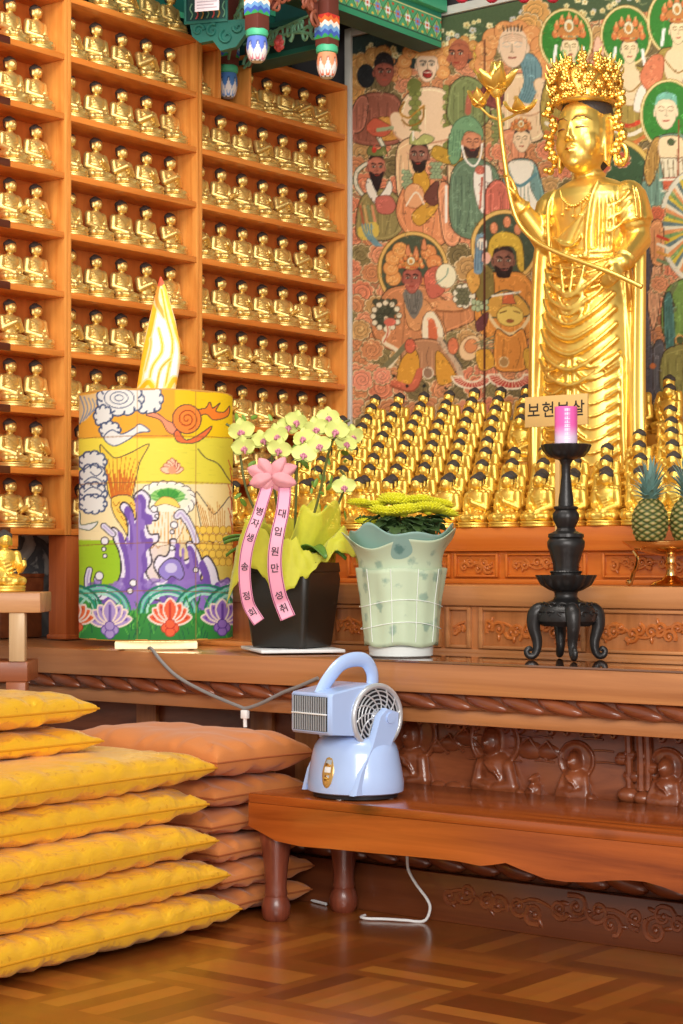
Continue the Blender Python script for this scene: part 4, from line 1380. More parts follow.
cv.line([(386, 318), (388, 332), (384, 342), (398, 352), (390, 366)], 4, (230, 214, 180), smooth=5); cv.line([(386, 318), (388, 332), (384, 342)], 1.4, (196, 100, 80), smooth=5)
cv.ell(390, 322, 6, 4, (206, 108, 88))
robe([(402, 350), (414, 340), (436, 340), (452, 352), (456, 372), (430, 376), (404, 372)], (176, 128, 92), 5)
cv.poly([(398, 370), (404, 356), (416, 350), (420, 372), (412, 384), (398, 382)], (212, 152, 58), smooth=4, out=(90, 70, 36)); cv.poly([(436, 352), (446, 358), (456, 378), (438, 384)], (212, 152, 58), smooth=4, out=(90, 70, 36))
cv.line([(394, 384), (412, 388), (420, 372)], 8, (150, 80, 56), smooth=4); cv.line([(394, 383), (412, 387), (420, 371)], 6.4, (200, 106, 78), smooth=4)
cv.line([(378, 372), (392, 360), (410, 340)], 5, (120, 116, 84), smooth=4); cv.line([(440, 340), (456, 362), (462, 380)], 6, (196, 170, 140), smooth=4); cv.line([(444, 340), (462, 366)], 2, (90, 84, 70), smooth=4)
cv.ell(428, 373, 4.5, 5, (150, 120, 96), out=(226, 210, 180), ow=1.2)
cv.ell(410, 346, 5, 7, (206, 104, 78), out=(110, 60, 46)); cv.ell(453, 346, 5, 8, (212, 122, 84), out=(120, 70, 50))
for x, y in ((407, 386), (446, 388), (424, 386), (394, 376)): cv.ell(x, y, 1.6, 1.6, (40, 40, 36))
cloud(362, 380, 11, (224, 146, 116)); cloud(382, 376, 9, (224, 146, 116)); cloud(372, 350, 11); cloud(360, 330, 10)
# flaming weapon disc and skirts
cv.ell(470, 348, 10, 13, (230, 196, 150), rot=.5, out=(120, 84, 50)); cv.ell(471, 346, 6, 7, (214, 140, 90), rot=.5, out=(130, 76, 50))
def skirt(cx, cy, r, a0, a1):
    n = 16
    outer = [(cx + math.cos(a0 + (a1 - a0) * k / n) * r, cy + math.sin(a0 + (a1 - a0) * k / n) * r * .62) for k in range(n + 1)]
    inner = [(cx + math.cos(a1 + (a0 - a1) * k / n) * r * .5, cy + math.sin(a1 + (a0 - a1) * k / n) * r * .3) for k in range(n + 1)]
    cv.poly(outer + inner, (186, 70, 60), out=(232, 222, 196), ow=2)
    for k in range(n + 1):
        cv.line([inner[n - k], outer[k]], .8, (236, 206, 170))
skirt(472, 376, 20, PI * .02, PI * .98)
skirt(512, 374, 24, PI * .02, PI * .98)
# --- armoured guardian with dark brown face
cv.ell(505, 246, 34, 36, (222, 182, 106), out=(120, 90, 40), ow=.8); cv.ell(505, 246, 30, 32, (70, 82, 64), out=(140, 104, 50), ow=.6)
for x, y in ((494, 228), (507, 222), (518, 229)): cv.ell(x, y, 3.4, 5.5, (216, 140, 100), out=(130, 80, 50))
robe([(478, 330), (476, 292), (486, 274), (504, 272), (524, 274), (536, 294), (536, 332), (508, 344)], (212, 140, 66), 4)
cv.poly([(472, 276), (480, 264), (492, 270), (494, 296), (486, 310), (478, 300)], (128, 112, 60), smooth=4, out=(70, 60, 34))
cv.poly([(466, 276), (476, 268), (480, 284), (472, 294)], (214, 160, 80), smooth=4, out=(100, 70, 40))
cv.poly([(488, 300), (506, 290), (524, 300), (528, 316), (484, 316)], (206, 156, 72), smooth=4, out=(70, 72, 60), ow=1.4)
cv.poly([(504, 292), (512, 292), (516, 304), (502, 304)], (200, 104, 64), out=(90, 76, 56))
cv.ell(510, 316, 13, 10, (222, 192, 100), out=(120, 90, 40)); cv.line([(500, 313), (506, 311)], 1.2, (110, 80, 40)); cv.line([(514, 311), (520, 313)], 1.2, (110, 80, 40)); cv.ell(510, 321, 4, 2, (150, 90, 50))
cv.line([(488, 314), (498, 328), (510, 334), (522, 328), (530, 316)], 3.4, (226, 200, 150), smooth=5)
robe([(496, 330), (510, 336), (524, 330), (528, 366), (510, 372), (494, 366)], (208, 136, 62), 2)
cv.ell(504, 362, 4, 4.5, (170, 130, 80), out=(224, 200, 150), ow=1)
cv.poly([(476, 352), (490, 350), (494, 366), (480, 370)], (212, 156, 60), smooth=4, out=(80, 70, 40)); cv.poly([(524, 350), (534, 350), (534, 368), (526, 368)], (206, 160, 64), smooth=4, out=(80, 70, 40))
for k in range(5): cv.line([(474 + k * 3, 344 + k), (494, 336 + k * 3)], 1.1, (120, 130, 96))
cv.poly([(476, 322), (488, 312), (486, 326), (478, 332)], (106, 60, 62), smooth=4, out=(60, 34, 36))
face(503.5, 262, 10.5, 15.5, (136, 90, 74), .1, (46, 34, 32), (24, 16, 14), beard=((40, 28, 26), 1.02), fierce=True, mouth=(120, 60, 54))
cv.poly([(488, 256), (490, 240), (500, 232), (514, 234), (522, 244), (524, 270), (518, 268), (514, 248), (496, 248), (492, 258)], (208, 172, 66), smooth=5, out=(110, 80, 30))
cv.line([(480, 238), (478, 270)], 9, (120, 150, 166)); cv.ell(482, 244, 5, 6, (236, 226, 206), out=(120, 110, 100)); cv.ell(486, 258, 5, 6, (232, 180, 160))
for k in range(3): cv.line([(476 + k * 3, 242), (475 + k * 3, 270)], .8, (80, 104, 124))
cv.line([(492, 296), (520, 292)], 2, (230, 224, 206))
for k in range(8): cv.ell(474 + (k % 4) * 4, 302 + (k // 4) * 5 + (k % 3), 2.4, 2.4, (176, 190, 150), out=(100, 110, 80))
# --- right edge, below the disc
robe([(640, 300), (640, 236), (650, 226), (654, 262), (648, 310), (656, 390), (642, 400)], (88, 88, 96), 4)
robe([(648, 300), (654, 262), (660, 240), (660, 300), (654, 330), (650, 318)], (214, 160, 122), 2)
cloud(657, 214, 8, (206, 110, 76)); robe([(650, 226), (662, 222), (664, 262), (652, 262)], (216, 150, 100), 2)
cloud(660, 284, 9, (214, 146, 104))
for q in range(4): cv.line([(658, 236 + q * 8), (668, 240 + q * 8)], 3, [(200, 70, 50), (236, 226, 200), (206, 150, 70), (120, 140, 100)][q])
robe([(662, 330), (664, 296), (676, 282), (700, 282), (700, 350), (676, 350)], (116, 150, 76), 4)
cv.line([(676, 284), (670, 296), (674, 310)], 5, (112, 122, 80), smooth=4); robe([(664, 300), (672, 296), (674, 348), (666, 350)], (72, 116, 108), 3)
cv.ell(680, 340, 4, 4, (80, 96, 60), out=(222, 160, 90), ow=1.4)
robe([(654, 346), (664, 344), (664, 390), (654, 392)], (96, 96, 100), 4)
robe([(664, 352), (700, 348), (700, 400), (664, 400)], (140, 136, 76), 5)
cv.ell(653, 366, 3, 3, (206, 120, 70)); cv.line([(642, 350), (640, 400)], 5, (130, 60, 60))
# panel seam and edge lines
cv.line([(484.5, 40), (484.5, 420)], 1.1, (70, 34, 26))
cv.line([(484.5, 210), (484.5, 420)], 1.7, (74, 30, 24))
# fine ornament all over, then the paint's slight fading
for i in range(2600):
    x, y = rng.uniform(350, 700), rng.uniform(20, 400)
    c0 = cv.a[min(cv.H - 1, int((y + 45) * 3)), min(cv.W - 1, int((x - 335) * 3))]
    if c0[1] > 180 and c0[0] > 215: continue
    kind = i % 5
    lt_ = tuple(np.clip(c0 * 1.22 + 16, 0, 255)); dk_ = tuple(np.clip(c0 * .7, 0, 255))
    q = rng.uniform(.8, 1.7); a = rng.uniform(0, 6.28)
    if kind < 2: cv.line([(x + q * 1.6 * math.cos(a + t) * (1 - t / 7), y + q * 1.6 * math.sin(a + t) * (1 - t / 7)) for t in [k * .7 for k in range(8)]], .55, lt_ if kind else dk_, .8)
    elif kind == 2: cv.line([(x, y), (x + 3 * math.cos(a), y + 3 * math.sin(a)), (x + 5 * math.cos(a + .6), y + 5 * math.sin(a + .6))], .6, lt_, .8, smooth=3)
    elif kind == 3:
        for k in range(4): cv.ell(x + q * math.cos(k * 1.57), y + q * math.sin(k * 1.57), q * .45, q * .45, lt_, .8)
    else: cv.line([(x, y), (x + 2.4 * math.cos(a), y + 2.4 * math.sin(a))], .7, dk_, .7)
cv.a = cv.a * .95 + np.array([200, 150, 116], dtype=np.float32) * .05
cv.a = 255 * (np.clip(cv.a, 0, 255) / 255) ** 1.06
cv.noise(.018, 5)

PY = 6.27
pxl = on_y(352.5, 300, PY).x; pxr = AX1 + .02
pz0, pz1 = 1.30, on_y(400, top_y(400) - 8, PY).z
NU, NV = 560, 520
us = np.linspace(pxl, pxr, NU); zs_ = np.linspace(pz0, pz1, NV)
GX, GZ = np.meshgrid(us, zs_)
tt = VX * GX + VY * PY; ll = RX * GX + RY * PY
PXs = CX0 + FPX * ll / tt; PYs = HY - FPX * (GZ - 1) / tt
mcx, mcz = (pxl + pxr) / 2, pz0
me = bpy.data.meshes.new('painted_canvas')
vv = np.stack([GX - mcx, np.zeros_like(GX), GZ - mcz], -1).reshape(-1, 3)
idx = np.arange(NU * NV).reshape(NV, NU)
ff = np.stack([idx[:-1, :-1], idx[:-1, 1:], idx[1:, 1:], idx[1:, :-1]], -1).reshape(-1, 4)
me.vertices.add(len(vv)); me.vertices.foreach_set('co', vv.ravel())
me.loops.add(len(ff) * 4); me.loops.foreach_set('vertex_index', ff.ravel())
me.polygons.add(len(ff)); me.polygons.foreach_set('loop_start', np.arange(0, len(ff) * 4, 4))
me.update(calc_edges=True)
set_paint(me, cv.sample(PXs.ravel(), PYs.ravel()))
M['mural'] = mat_vcol('mural_paint', .62, spec=.25)
me.materials.append(M['mural'])
mur = thing('mural', 'large colourful mural of guardians and haloed figures behind the standing gold statue', 'mural', (mcx, PY, mcz))
link('painted_canvas', me, mur)
M['white_frame'] = mat_plain('white_border', rgb(206, 204, 196), rough=.6)
MB().span((pxl - mcx - .035, -.012, 0), (pxl - mcx - .001, .02, pz1 - pz0 + .04), .003).build('border_strip', M['white_frame'], mur)
MB().span((pxl - mcx - .001, -.012, pz1 - pz0 + .004), (pxr - mcx, .02, pz1 - pz0 + .04), .003).build('border_strip', M['white_frame'], mur)
MB().span((pxl - mcx - .035, .004, 0), (pxr - mcx, .02, pz1 - pz0 + .03), .003).build('backing_board', M['wall'], mur)
# ================================================================== standing gold statue
SX, SY, SZ = -3.37, 5.645, ZR(4) + .061
KS = .003485
def I(px, py, y):
    return on_y(px, py, SY + y) - Vector((SX, SY, SZ))
bos = thing('standing_statue', 'tall standing gold statue with ornate crown holding a long lotus stem', 'statue', (SX, SY, SZ))
mb = MB()
NR = 96
def ring(z, rx, ry, cx=0, cy=0):
    return [(cx + rx * math.cos(a), cy + ry * math.sin(a), z) for a in [2 * PI * k / NR for k in range(NR)]]
mb.loft([ring(.0, .175, .125), ring(.12, .168, .122), ring(.30, .17, .125), ring(.45, .172, .128), ring(.6, .165, .125), ring(.7, .148, .112), ring(.78, .138, .102), ring(.86, .150, .105),
         ring(.93, .168, .108), ring(.985, .172, .102), ring(1.015, .15, .09), ring(1.04, .1, .07), ring(1.055, .06, .055)])
mb.capsule((0, .0, 1.02), (0, -.03, 1.13), .054, .05)
# neck rings
for z in (1.05, 1.068): mb.tube([(.053 * math.cos(a), -.004 + .053 * math.sin(a), z) for a in [2 * PI * k / 20 for k in range(21)]], .005, 6)
# head
HC = Vector((0, -.04, 1.205))
mb.ball(HC, (.093, .1, .142), 28, 20)
mb.ball(HC + Vector((0, -.03, -.075)), (.066, .066, .068), 20, 14)
mb.ball(HC + Vector((0, -.072, -.112)), (.026, .022, .02), 12, 8)
for s in (-1, 1):
    mb.ball(HC + Vector((s * .034, -.046, -.042)), (.048, .042, .058), 16, 12)
    # eyelid
    mb.tube([HC + Vector((s * x, y, z)) for x, y, z in ((.014, -.088, .006), (.028, -.092, .0105), (.046, -.083, .009), (.062, -.068, .003))], [.003, .0062, .006, .003], 8)
    # brow
    mb.tube([HC + Vector((s * x, y, z)) for x, y, z in ((.008, -.096, .026), (.026, -.093, .038), (.05, -.083, .037), (.07, -.062, .026))], [.003, .0042, .004, .002], 8)
    # ear
    mb.tube([HC + Vector((s * x, y, z)) for x, y, z in ((.086, -.012, .04), (.098, .004, .052), (.104, .016, .03), (.1, .014, -.02), (.098, .004, -.09), (.097, -.004, -.125), (.092, -.014, -.11), (.09, -.014, -.03), (.086, -.012, .04))], .0085, 8)
    mb.ball(HC + Vector((s * .09, .004, -.03)), (.012, .018, .085), 10, 8)
# nose
mb.tube([HC + Vector(p) for p in ((0, -.096, .026), (0, -.1, .005), (0, -.107, -.02), (0, -.109, -.032))], [.004, .006, .010, .0115], 10)
for s in (-1, 1): mb.ball(HC + Vector((s * .0105, -.102, -.035)), (.0085, .009, .007), 8, 6)
# lips
mb.tube([HC + Vector(p) for p in ((-.024, -.090, -.062), (-.008, -.1005, -.060), (0, -.101, -.062), (.008, -.1005, -.060), (.024, -.090, -.062))], [.002, .0055, .0045, .0055, .002], 8)
mb.tube([HC + Vector(p) for p in ((-.018, -.092, -.073), (0, -.1, -.076), (.018, -.092, -.073))], [.002, .0068, .002], 8)
# shoulders, arms
def limb(pts, rs): 
    for i in range(len(pts) - 1): mb.capsule(pts[i], pts[i + 1], rs[i], rs[i + 1], 14, 5)
RSh, REl, RWr = Vector((-.15, .0, .975)), I(547, 243, -.03), I(518, 205, -.125)
LSh, LEl, LWr = Vector((.15, .0, .975)), I(638, 240, .01), I(623, 262, -.115)
limb([RSh, REl, RWr], [.058, .047, .03])
limb([LSh, LEl, LWr], [.058, .046, .03])
# sleeves, flaring
def sleeve(a, b, ra, rb):
    a, b = Vector(a), Vector(b)
    mb.tube([a, a.lerp(b, .35), a.lerp(b, .7), b], [ra, (ra * 2 + rb) / 3 * 1.02, rb * .97, rb], 20)
sleeve(RSh + Vector((0, 0, .01)), RSh.lerp(REl, .72), .06, .066)
sleeve(LSh + Vector((0, 0, .01)), LSh.lerp(LEl, .62), .06, .068)
# armlet and bracelets
def bangle(a, b, u, r, t=.006):
    a, b = Vector(a), Vector(b); c = a.lerp(b, u); d = (b - a).normalized(); n = d.orthogonal().normalized(); m = d.cross(n)
    mb.tube([c + n * r * math.cos(q) + m * r * math.sin(q) for q in [2 * PI * k / 24 for k in range(25)]], t, 8)
bangle(LSh, LEl, .68, .052); bangle(LSh, LEl, .74, .051, .004); bangle(LEl, LWr, .9, .034); bangle(REl, RWr, .9, .034)
# right hand, palm up beside the stem
def hand(wr, d, side, n_, curl, L=.062):
    """wr wrist, d pointing, side across the palm toward the thumb, n_ palm normal"""
    wr, d, side, n_ = Vector(wr), Vector(d).normalized(), Vector(side).normalized(), Vector(n_).normalized()
    pc = wr + d * .034
    for k in range(4):
        o_ = side * (.0195 - k * .013)
        mb.capsule(wr + o_ * .5 + d * .006, wr + o_ + d * .05, .0125, .0098, 10, 3)
        ln = L * (.92, 1.04, .98, .8)[k]
        b0 = wr + o_ + d * .052
        b1 = b0 + (d * (1 - curl[0]) + n_ * curl[0]).normalized() * ln * .42
        b2 = b1 + (d * (1 - curl[1]) + n_ * curl[1]).normalized() * ln * .34
        b3 = b2 + (d * (1 - curl[2]) + n_ * curl[2]).normalized() * ln * .26
        mb.capsule(b0, b1, .0095, .0085, 8, 3); mb.capsule(b1, b2, .0085, .0078, 8, 3); mb.capsule(b2, b3, .0078, .0065, 8, 3)
    t0 = wr + side * .02 + d * .012
    t1 = t0 + (side * .6 + d * .7 + n_ * .5).normalized() * .03
    t2 = t1 + (d * .8 + n_ * .7 - side * .1).normalized() * .026
    mb.capsule(t0, t1, .0125, .0105, 8, 3); mb.capsule(t1, t2, .0105, .008, 8, 3)
hand(RWr, I(510, 178, -.15) - RWr, (.6, -.6, .1), (-.35, -.9, .1), (.1, .35, .55))
hand(LWr, I(611, 279, -.17) - LWr, (-.2, -.5, .8), (-.8, .1, -.4), (.35, .8, 1.1))
# hanging shawl ends
def drape(pts, w, d, steps=9):
    pts = catmull(pts, steps)
    n = len(pts); rings_ = []
    for i, p in enumerate(pts):
        u = i / (n - 1)
        ww = w[0] + (w[1] - w[0]) * u
        rings_.append([(p.x + ww * math.cos(a) * (1 + .12 * math.cos(3 * a)), p.y + d * math.sin(a) * (1 + .25 * math.cos(4 * a)), p.z) for a in [2 * PI * k / 28 for k in range(28)]])
    mb.loft(rings_)
drape([I(545, 232, -.03), I(541, 262, -.035), I(538, 330, -.04), I(537, 410, -.04), I(538, 483, -.04)], (.028, .036), .03)
drape([I(640, 245, .0), I(639, 290, -.01), I(638, 360, -.01), I(638, 430, -.01), I(640, 483, -.01)], (.02, .03), .026)
# lapels and robe edges
def ridge(pts, r): mb.tube(catmull(pts, 5), r, 8)
ridge([(-.105, -.062, 1.02), (-.112, -.094, .96), (-.108, -.102, .86), (-.1, -.098, .76)], .0085)
ridge([(.075, -.07, 1.03), (.062, -.1, .96), (.05, -.108, .86), (.045, -.105, .76)], .0085)
for k in range(5): ridge([(.062 - k * .012, -.098, .965 - k * .026), (.02 - k * .012, -.112, .895 - k * .022), (-.06, -.108, .845 - k * .018)], .0065)
ridge([(-.09, -.1, .85), (-.04, -.118, .815), (.0, -.12, .81), (.03, -.115, .84)], .007)
for x, e in ((.085, .0), (.108, .01), (.128, .02), (-.128, .02)):
    ridge([(x * .95, -.075 + e, 1.0), (x * 1.06, -.092 + e, .93), (x * 1.02, -.092 + e, .85), (x * .93, -.082 + e, .785)], .0075)
for k in range(3):
    ridge([(.19, -.055, .985 - k * .035), (.155, -.066, .95 - k * .04), (.115, -.085, .935 - k * .045)], .006)
    ridge([(-.19, -.05, .975 - k * .03), (-.155, -.066, .945 - k * .035), (-.115, -.09, .93 - k * .04)], .006)
for k in range(4):
    ridge([(.19 + .004 * k, .03 - .03 * k, 1.0), (.218, .02 - .03 * k, .94), (.225, .01 - .028 * k, .885)], .006)
# belt and knot
mb.tube([(.142 * math.cos(a), .105 * math.sin(a), .785) for a in [2 * PI * k / 40 for k in range(41)]], .0085, 8)
mb.tube([(.144 * math.cos(a), .107 * math.sin(a), .765) for a in [2 * PI * k / 40 for k in range(41)]], .0055, 8)
# gathered cloth under the belt
for k in range(4):
    z = .755 - k * .022
    ridge([(-.135, -.06, z + .012), (-.08, -.112, z - .012 - .006 * k), (0, -.126, z - .026 - .008 * k), (.08, -.112, z - .012 - .006 * k), (.135, -.06, z + .012)], .006)
for x in (-.05, .0, .05):
    ridge([(x, -.118, .75), (x * .8 + .006, -.132, .70), (x * .5, -.138, .65)], .007)
mb.ball((0, -.125, .765), (.022, .014, .018), 10, 8); mb.ball((-.03, -.118, .768), (.014, .012, .012), 8, 6); mb.ball((.03, -.118, .768), (.014, .012, .012), 8, 6)
# swags
for k in range(7):
    z = .66 - k * .052; w = .135 + .004 * k
    ridge([(-w, -.075, z + .085), (-w * .6, -.122, z + .02), (0, -.137, z - .02), (w * .6, -.122, z + .02), (w, -.075, z + .085)], .0085)
for k in range(4):
    z = .63 - k * .03
    ridge([(-.06, -.125, z + .05), (-.02, -.138, z), (.03, -.137, z + .01), (.055, -.125, z + .06)], .006)
# leg folds
for s in (-1, 1):
    for k in range(9):
        z = .40 - k * .042
        ridge([(s * .15, -.06, z + .04), (s * .115, -.112, z), (s * .07, -.13, z - .014), (s * .025, -.128, z + .012)], .0065)
for x in (-.012, .012, .155, -.155): ridge([(x, -.128 if abs(x) < .1 else -.05, .42), (x * 1.05, -.13 if abs(x) < .1 else -.06, .2), (x * 1.1, -.13 if abs(x) < .1 else -.06, .01)], .009)
for k in range(5):
    a = -.2 + k * .28
    ridge([(.15 * math.cos(a), .1 * math.sin(a) - .01, .74), (.178 * math.cos(a), .128 * math.sin(a) - .008, .4), (.182 * math.cos(a), .128 * math.sin(a) - .008, .02)], .008)
body = remesh(mb, .0048, 2, 'figure')
body.materials.append(M['gold3'])
fig = link('figure', body, bos)
# shallow pedestal
pf = lambda a, z: 1 + .04 * abs(math.sin(a * 10))
MB().lathe([(.20, -.06), (.235, -.055), (.24, -.03), (.215, -.015), (.21, .0), (.1, .004)], 60, sy=.72, fn=pf).build('lotus_pedestal', M['gold3'], bos)
# hair
hb = MB()
hb.ball(HC + Vector((0, .016, .06)), (.092, .098, .09), 24, 16)
hb.ball(HC + Vector((0, .04, -.03)), (.09, .07, .11), 20, 14)
hm = remesh(hb, .007, 1, 'hair'); hm.materials.append(M['hair']); link('hair', hm, bos)
M['lipline'] = mat_plain('painted_feature', rgb(110, 62, 26), rough=.6)
for s in (-1, 1):
    MB().tube([HC + Vector((s * x, y, z)) for x, y, z in ((.014, -.0935, .001), (.028, -.0985, .002), (.046, -.090, .002), (.062, -.0735, .001))], [.001, .0026, .0026, .001], 6).build('eye_line', M['lipline'], bos)
    MB().tube([HC + Vector((s * x, y, z)) for x, y, z in ((.008, -.0995, .0275), (.026, -.0975, .0395), (.05, -.0875, .0385), (.07, -.0655, .027))], [.0008, .002, .002, .0006], 6).build('eyebrow', M['lipline'], bos)
M['lip'] = mat_gold('lip_paint', rgb(206, 110, 60), rough=.4)
MB().tube([HC + Vector(p) for p in ((-.02, -.0945, -.0675), (0, -.1045, -.068), (.02, -.0945, -.0675))], [.001, .0042, .001], 8).build('lips', M['lip'], bos)
# necklace
nb = MB()
pts = catmull([(-.075, -.075, 1.012), (-.05, -.1, .975), (0, -.113, .945), (.05, -.1, .975), (.075, -.075, 1.012)], 6)
nb.tube(pts, .0035, 6)
for i, p in enumerate(pts):
    nb.ball(p, .0055, 8, 6)
    if i % 3 == 0 and 4 < i < 20:
        nb.tube([p, p + Vector((0, -.004, -.03 - .02 * math.sin(i * 1.3)))], .0025, 6); nb.ball(p + Vector((0, -.004, -.033 - .02 * math.sin(i * 1.3))), .006, 8, 6)
nb.build('necklace', M['gold3'], bos)
# crown
rng = random.Random(21)
cb = MB()
CY_ = HC.y + .006
def cring(z, r_): return [(r_ * 1.0 * math.cos(a), CY_ + r_ * 1.05 * math.sin(a), z - .022) for a in [2 * PI * k / 40 for k in range(40)]]
cb.loft([cring(1.322, .094), cring(1.335, .1), cring(1.36, .098), cring(1.41, .104), cring(1.44, .09), cring(1.45, .05)])
cb.tube([(.1 * math.cos(a), CY_ + .105 * math.sin(a), 1.310) for a in [2 * PI * k / 40 for k in range(41)]], .009, 8)
crn = cb.build('crown', M['gilt'], bos)
for row, (z, r_, n, s) in enumerate(((1.345, .108, 18, .017), (1.372, .116, 16, .019), (1.402, .12, 15, .02), (1.432, .116, 14, .02), (1.458, .1, 12, .02), (1.478, .07, 8, .02))):
    for k in range(n):
        a = 2 * PI * (k + .5 * (row % 2)) / n + rng.uniform(-.08, .08)
        c = Vector((r_ * math.cos(a), CY_ + r_ * 1.05 * math.sin(a), z - .022 + rng.uniform(-.006, .006)))
        fb = MB()
        out = Vector((math.cos(a), math.sin(a), .25)).normalized()
        up = Vector((0, 0, 1)); sd = out.cross(up).normalized(); up = sd.cross(out)
        fb.ball(c + out * s * .2, s * .42, 8, 6)
        for q in range(5):
            t = 2 * PI * q / 5 + k
            fb.ball(c + sd * math.cos(t) * s * .55 + up * math.sin(t) * s * .55, s * .4, 8, 6)
        if row >= 3 or k % 3 == 0:
            tip = c + out * s * .9 + Vector((0, 0, s * 1.3))
            fb.tube([c, c + out * s * .7 + Vector((0, 0, s * .5)), tip], [s * .3, s * .22, s * .05], 6)
        fb.build('crown_flower', M['gilt'], crn)
# ear pendants
for s, (x, y) in ((-1, (-.125, HC.y - .01)), (1, (.13, HC.y + .01))):
    pb = MB()
    zz = 1.325
    prev = None
    for k in range(13):
        c = Vector((x + s * .012 * math.sin(k * 1.1), y + .008 * math.cos(k * 1.7), zz - k * .0195))
        pb.ball(c, .0145 + .004 * math.sin(k * 2.1), 8, 6)
        if k % 2 == 0:
            pb.ball(c + Vector((s * .016, -.006, .004)), .010, 8, 6); pb.ball(c + Vector((-s * .006, -.014, -.004)), .009, 8, 6)
    if s > 0:
        pb.tube([(x + .012 + .022 * math.cos(a), y - .004, 1.115 + .034 * math.sin(a)) for a in [2 * PI * k / 20 for k in range(21)]], .0085, 8)
    pb.build('ear_pendant', M['gilt'], bos)

# ---- long lotus spray held by the statue
def W(px, py, y):
    return I(px, py, y) + Vector((SX, SY, SZ))
b0 = W(501, 118, -.16)
lot = thing('lotus_spray', 'long golden lotus stem with open flower, held across the standing gold statue', 'flower', b0)
stem = [W(497, 92, -.16), W(499, 110, -.16), W(502, 140, -.16), W(506, 170, -.17), W(511, 200, -.18), W(519, 223, -.185), W(534, 240, -.19), W(556, 252, -.195), W(585, 263, -.195), W(612, 273, -.19), W(642, 287, -.17)]
MB().tube([p - b0 for p in catmull(stem, 6)], .0085, 10).build('stem', M['gold3'], lot)
fc = W(497, 93, -.16) - b0
def petal(mbx, c, a, tilt, L, w, cup=.35):
    """petal rooted at c, azimuth a, tilt from vertical"""
    d = Vector((math.cos(a), math.sin(a), 0)); sd = Vector((-math.sin(a), math.cos(a), 0)); up = Vector((0, 0, 1))
    def fn(u, v):
        ww = w * math.sin(PI * min(1, .12 + v * .88)) ** .7 * (1 - .3 * v)
        x = (u - .5) * 2
        th = tilt * (1 - cup * v)
        rad = L * v * math.sin(th) + .004
        hgt = L * v * math.cos(th)
        q = c + d * (rad - w * .5 * x * x * (1 - v * .3)) + up * hgt + sd * ww * x
        return q
    g = MB().grid(fn, 9, 9)
    vs = list(g.v); n = len(vs)
    cen = Vector(c)
    vs2 = [Vector(p) + (Vector((0, 0, 1)) * .6 + d * -.6).normalized() * .0035 for p in vs]
    fs = list(g.f) + [tuple(reversed([i + n for i in f])) for f in g.f]
    m_ = 9
    rim = [i for i in range(m_)] + [i * m_ + m_ - 1 for i in range(1, m_)] + [(m_ - 1) * m_ + i for i in range(m_ - 2, -1, -1)] + [i * m_ for i in range(m_ - 2, 0, -1)]
    for i in range(len(rim)):
        a_, b_ = rim[i], rim[(i + 1) % len(rim)]
        fs.append((a_, b_, b_ + n, a_ + n))
    mbx.add(vs + [tuple(v) for v in vs2], fs)
fl = MB(); fl.ball(fc + Vector((0, 0, .01)), (.025, .025, .03), 12, 8); fl.build('flower_heart', M['gold3'], lot)
for k in range(6):
    q = MB(); petal(q, fc, 2 * PI * k / 6 + .2, R(70), .105, .04); q.build('petal', M['gold3'], lot)
for k in range(6):
    q = MB(); petal(q, fc + Vector((0, 0, .004)), 2 * PI * k / 6 + .7, R(36), .105, .04, .75); q.build('petal', M['gold3'], lot)
for (px, py, px2, py2, rot_) in ((500, 120, 479, 106, -1), (501, 121, 520, 112, 1)):
    MB().tube([W(px, py, -.16) - b0, W((px + px2) / 2, py - 4, -.16) - b0, W(px2, py2, -.16) - b0], [.006, .005, .004], 8).build('side_stem', M['gold3'], lot)
    c = W(px2, py2, -.16) - b0
    lf = MB()
    for k in range(4):
        petal(lf, c + Vector((0, 0, -.002)), 2 * PI * k / 4 + .4, R(100 if rot_ > 0 else 62), .07, .03, .45)
    lf.ball(c, .008, 8, 6)
    lf.build('small_lotus', M['gold3'], lot)
# ================================================================== bench
BY0, BY1, BZ = 3.95, 4.43, .359
bx0 = on_y(248, 795, BY0).x; bx1 = AX1
bench = thing('bench', 'low varnished pine bench with scalloped front and turned legs below the altar', 'bench', (bx0, (BY0 + BY1) / 2, 0))
lo = Vector(bench.location)
low = [(248, 826), (263, 834), (275, 841), (300, 846.5), (330, 849), (370, 853), (415, 857), (455, 861), (480, 866), (492, 865), (505, 863), (519, 869), (545, 879), (566, 882), (591, 882.5), (612, 880.5), (630, 880.5), (645, 882), (662, 887), (683, 895), (700, 899), (720, 901)]
pts = [(on_y(px, py, BY0).x - lo.x, on_y(px, py, BY0).z) for px, py in low]
pts.append((bx1 - lo.x, pts[-1][1]))
prof = pts + [(bx1 - lo.x, BZ - .026), (0, BZ - .026)]
MB().prism(prof, BY0 - lo.y + .002, BY0 - lo.y + .028).build('front_apron', M['bench'], bench, smooth=False)
MB().prism(prof, BY1 - lo.y - .03, BY1 - lo.y - .004).build('back_apron', M['bench'], bench, smooth=False)
MB().span((.003, BY0 - lo.y + .028, BZ - .095), (.03, BY1 - lo.y - .03, BZ - .026), .003).build('end_apron', M['bench'], bench)
MB().span((0, BY0 - lo.y, BZ - .026), (bx1 - lo.x, BY1 - lo.y, BZ), .004).build('seat_board', M['bench'], bench)
legp = [(.030, 0), (.035, .006), (.040, .02), (.041, .04), (.036, .058), (.031, .068), (.033, .076), (.030, .088), (.031, .12), (.035, .16), (.041, .2), (.046, .232), (.047, .25), (.043, .26)]
for px, py in ((276, 920), (343.5, 908)):
    q = on_z(px, py, 0)
    if py < 915: q.y = min(q.y, 4.235); q.x = on_y(px, py, q.y).x
    MB().lathe(legp, 28, c=(q.x - lo.x, q.y - lo.y, 0)).build('leg', M['leg'], bench)
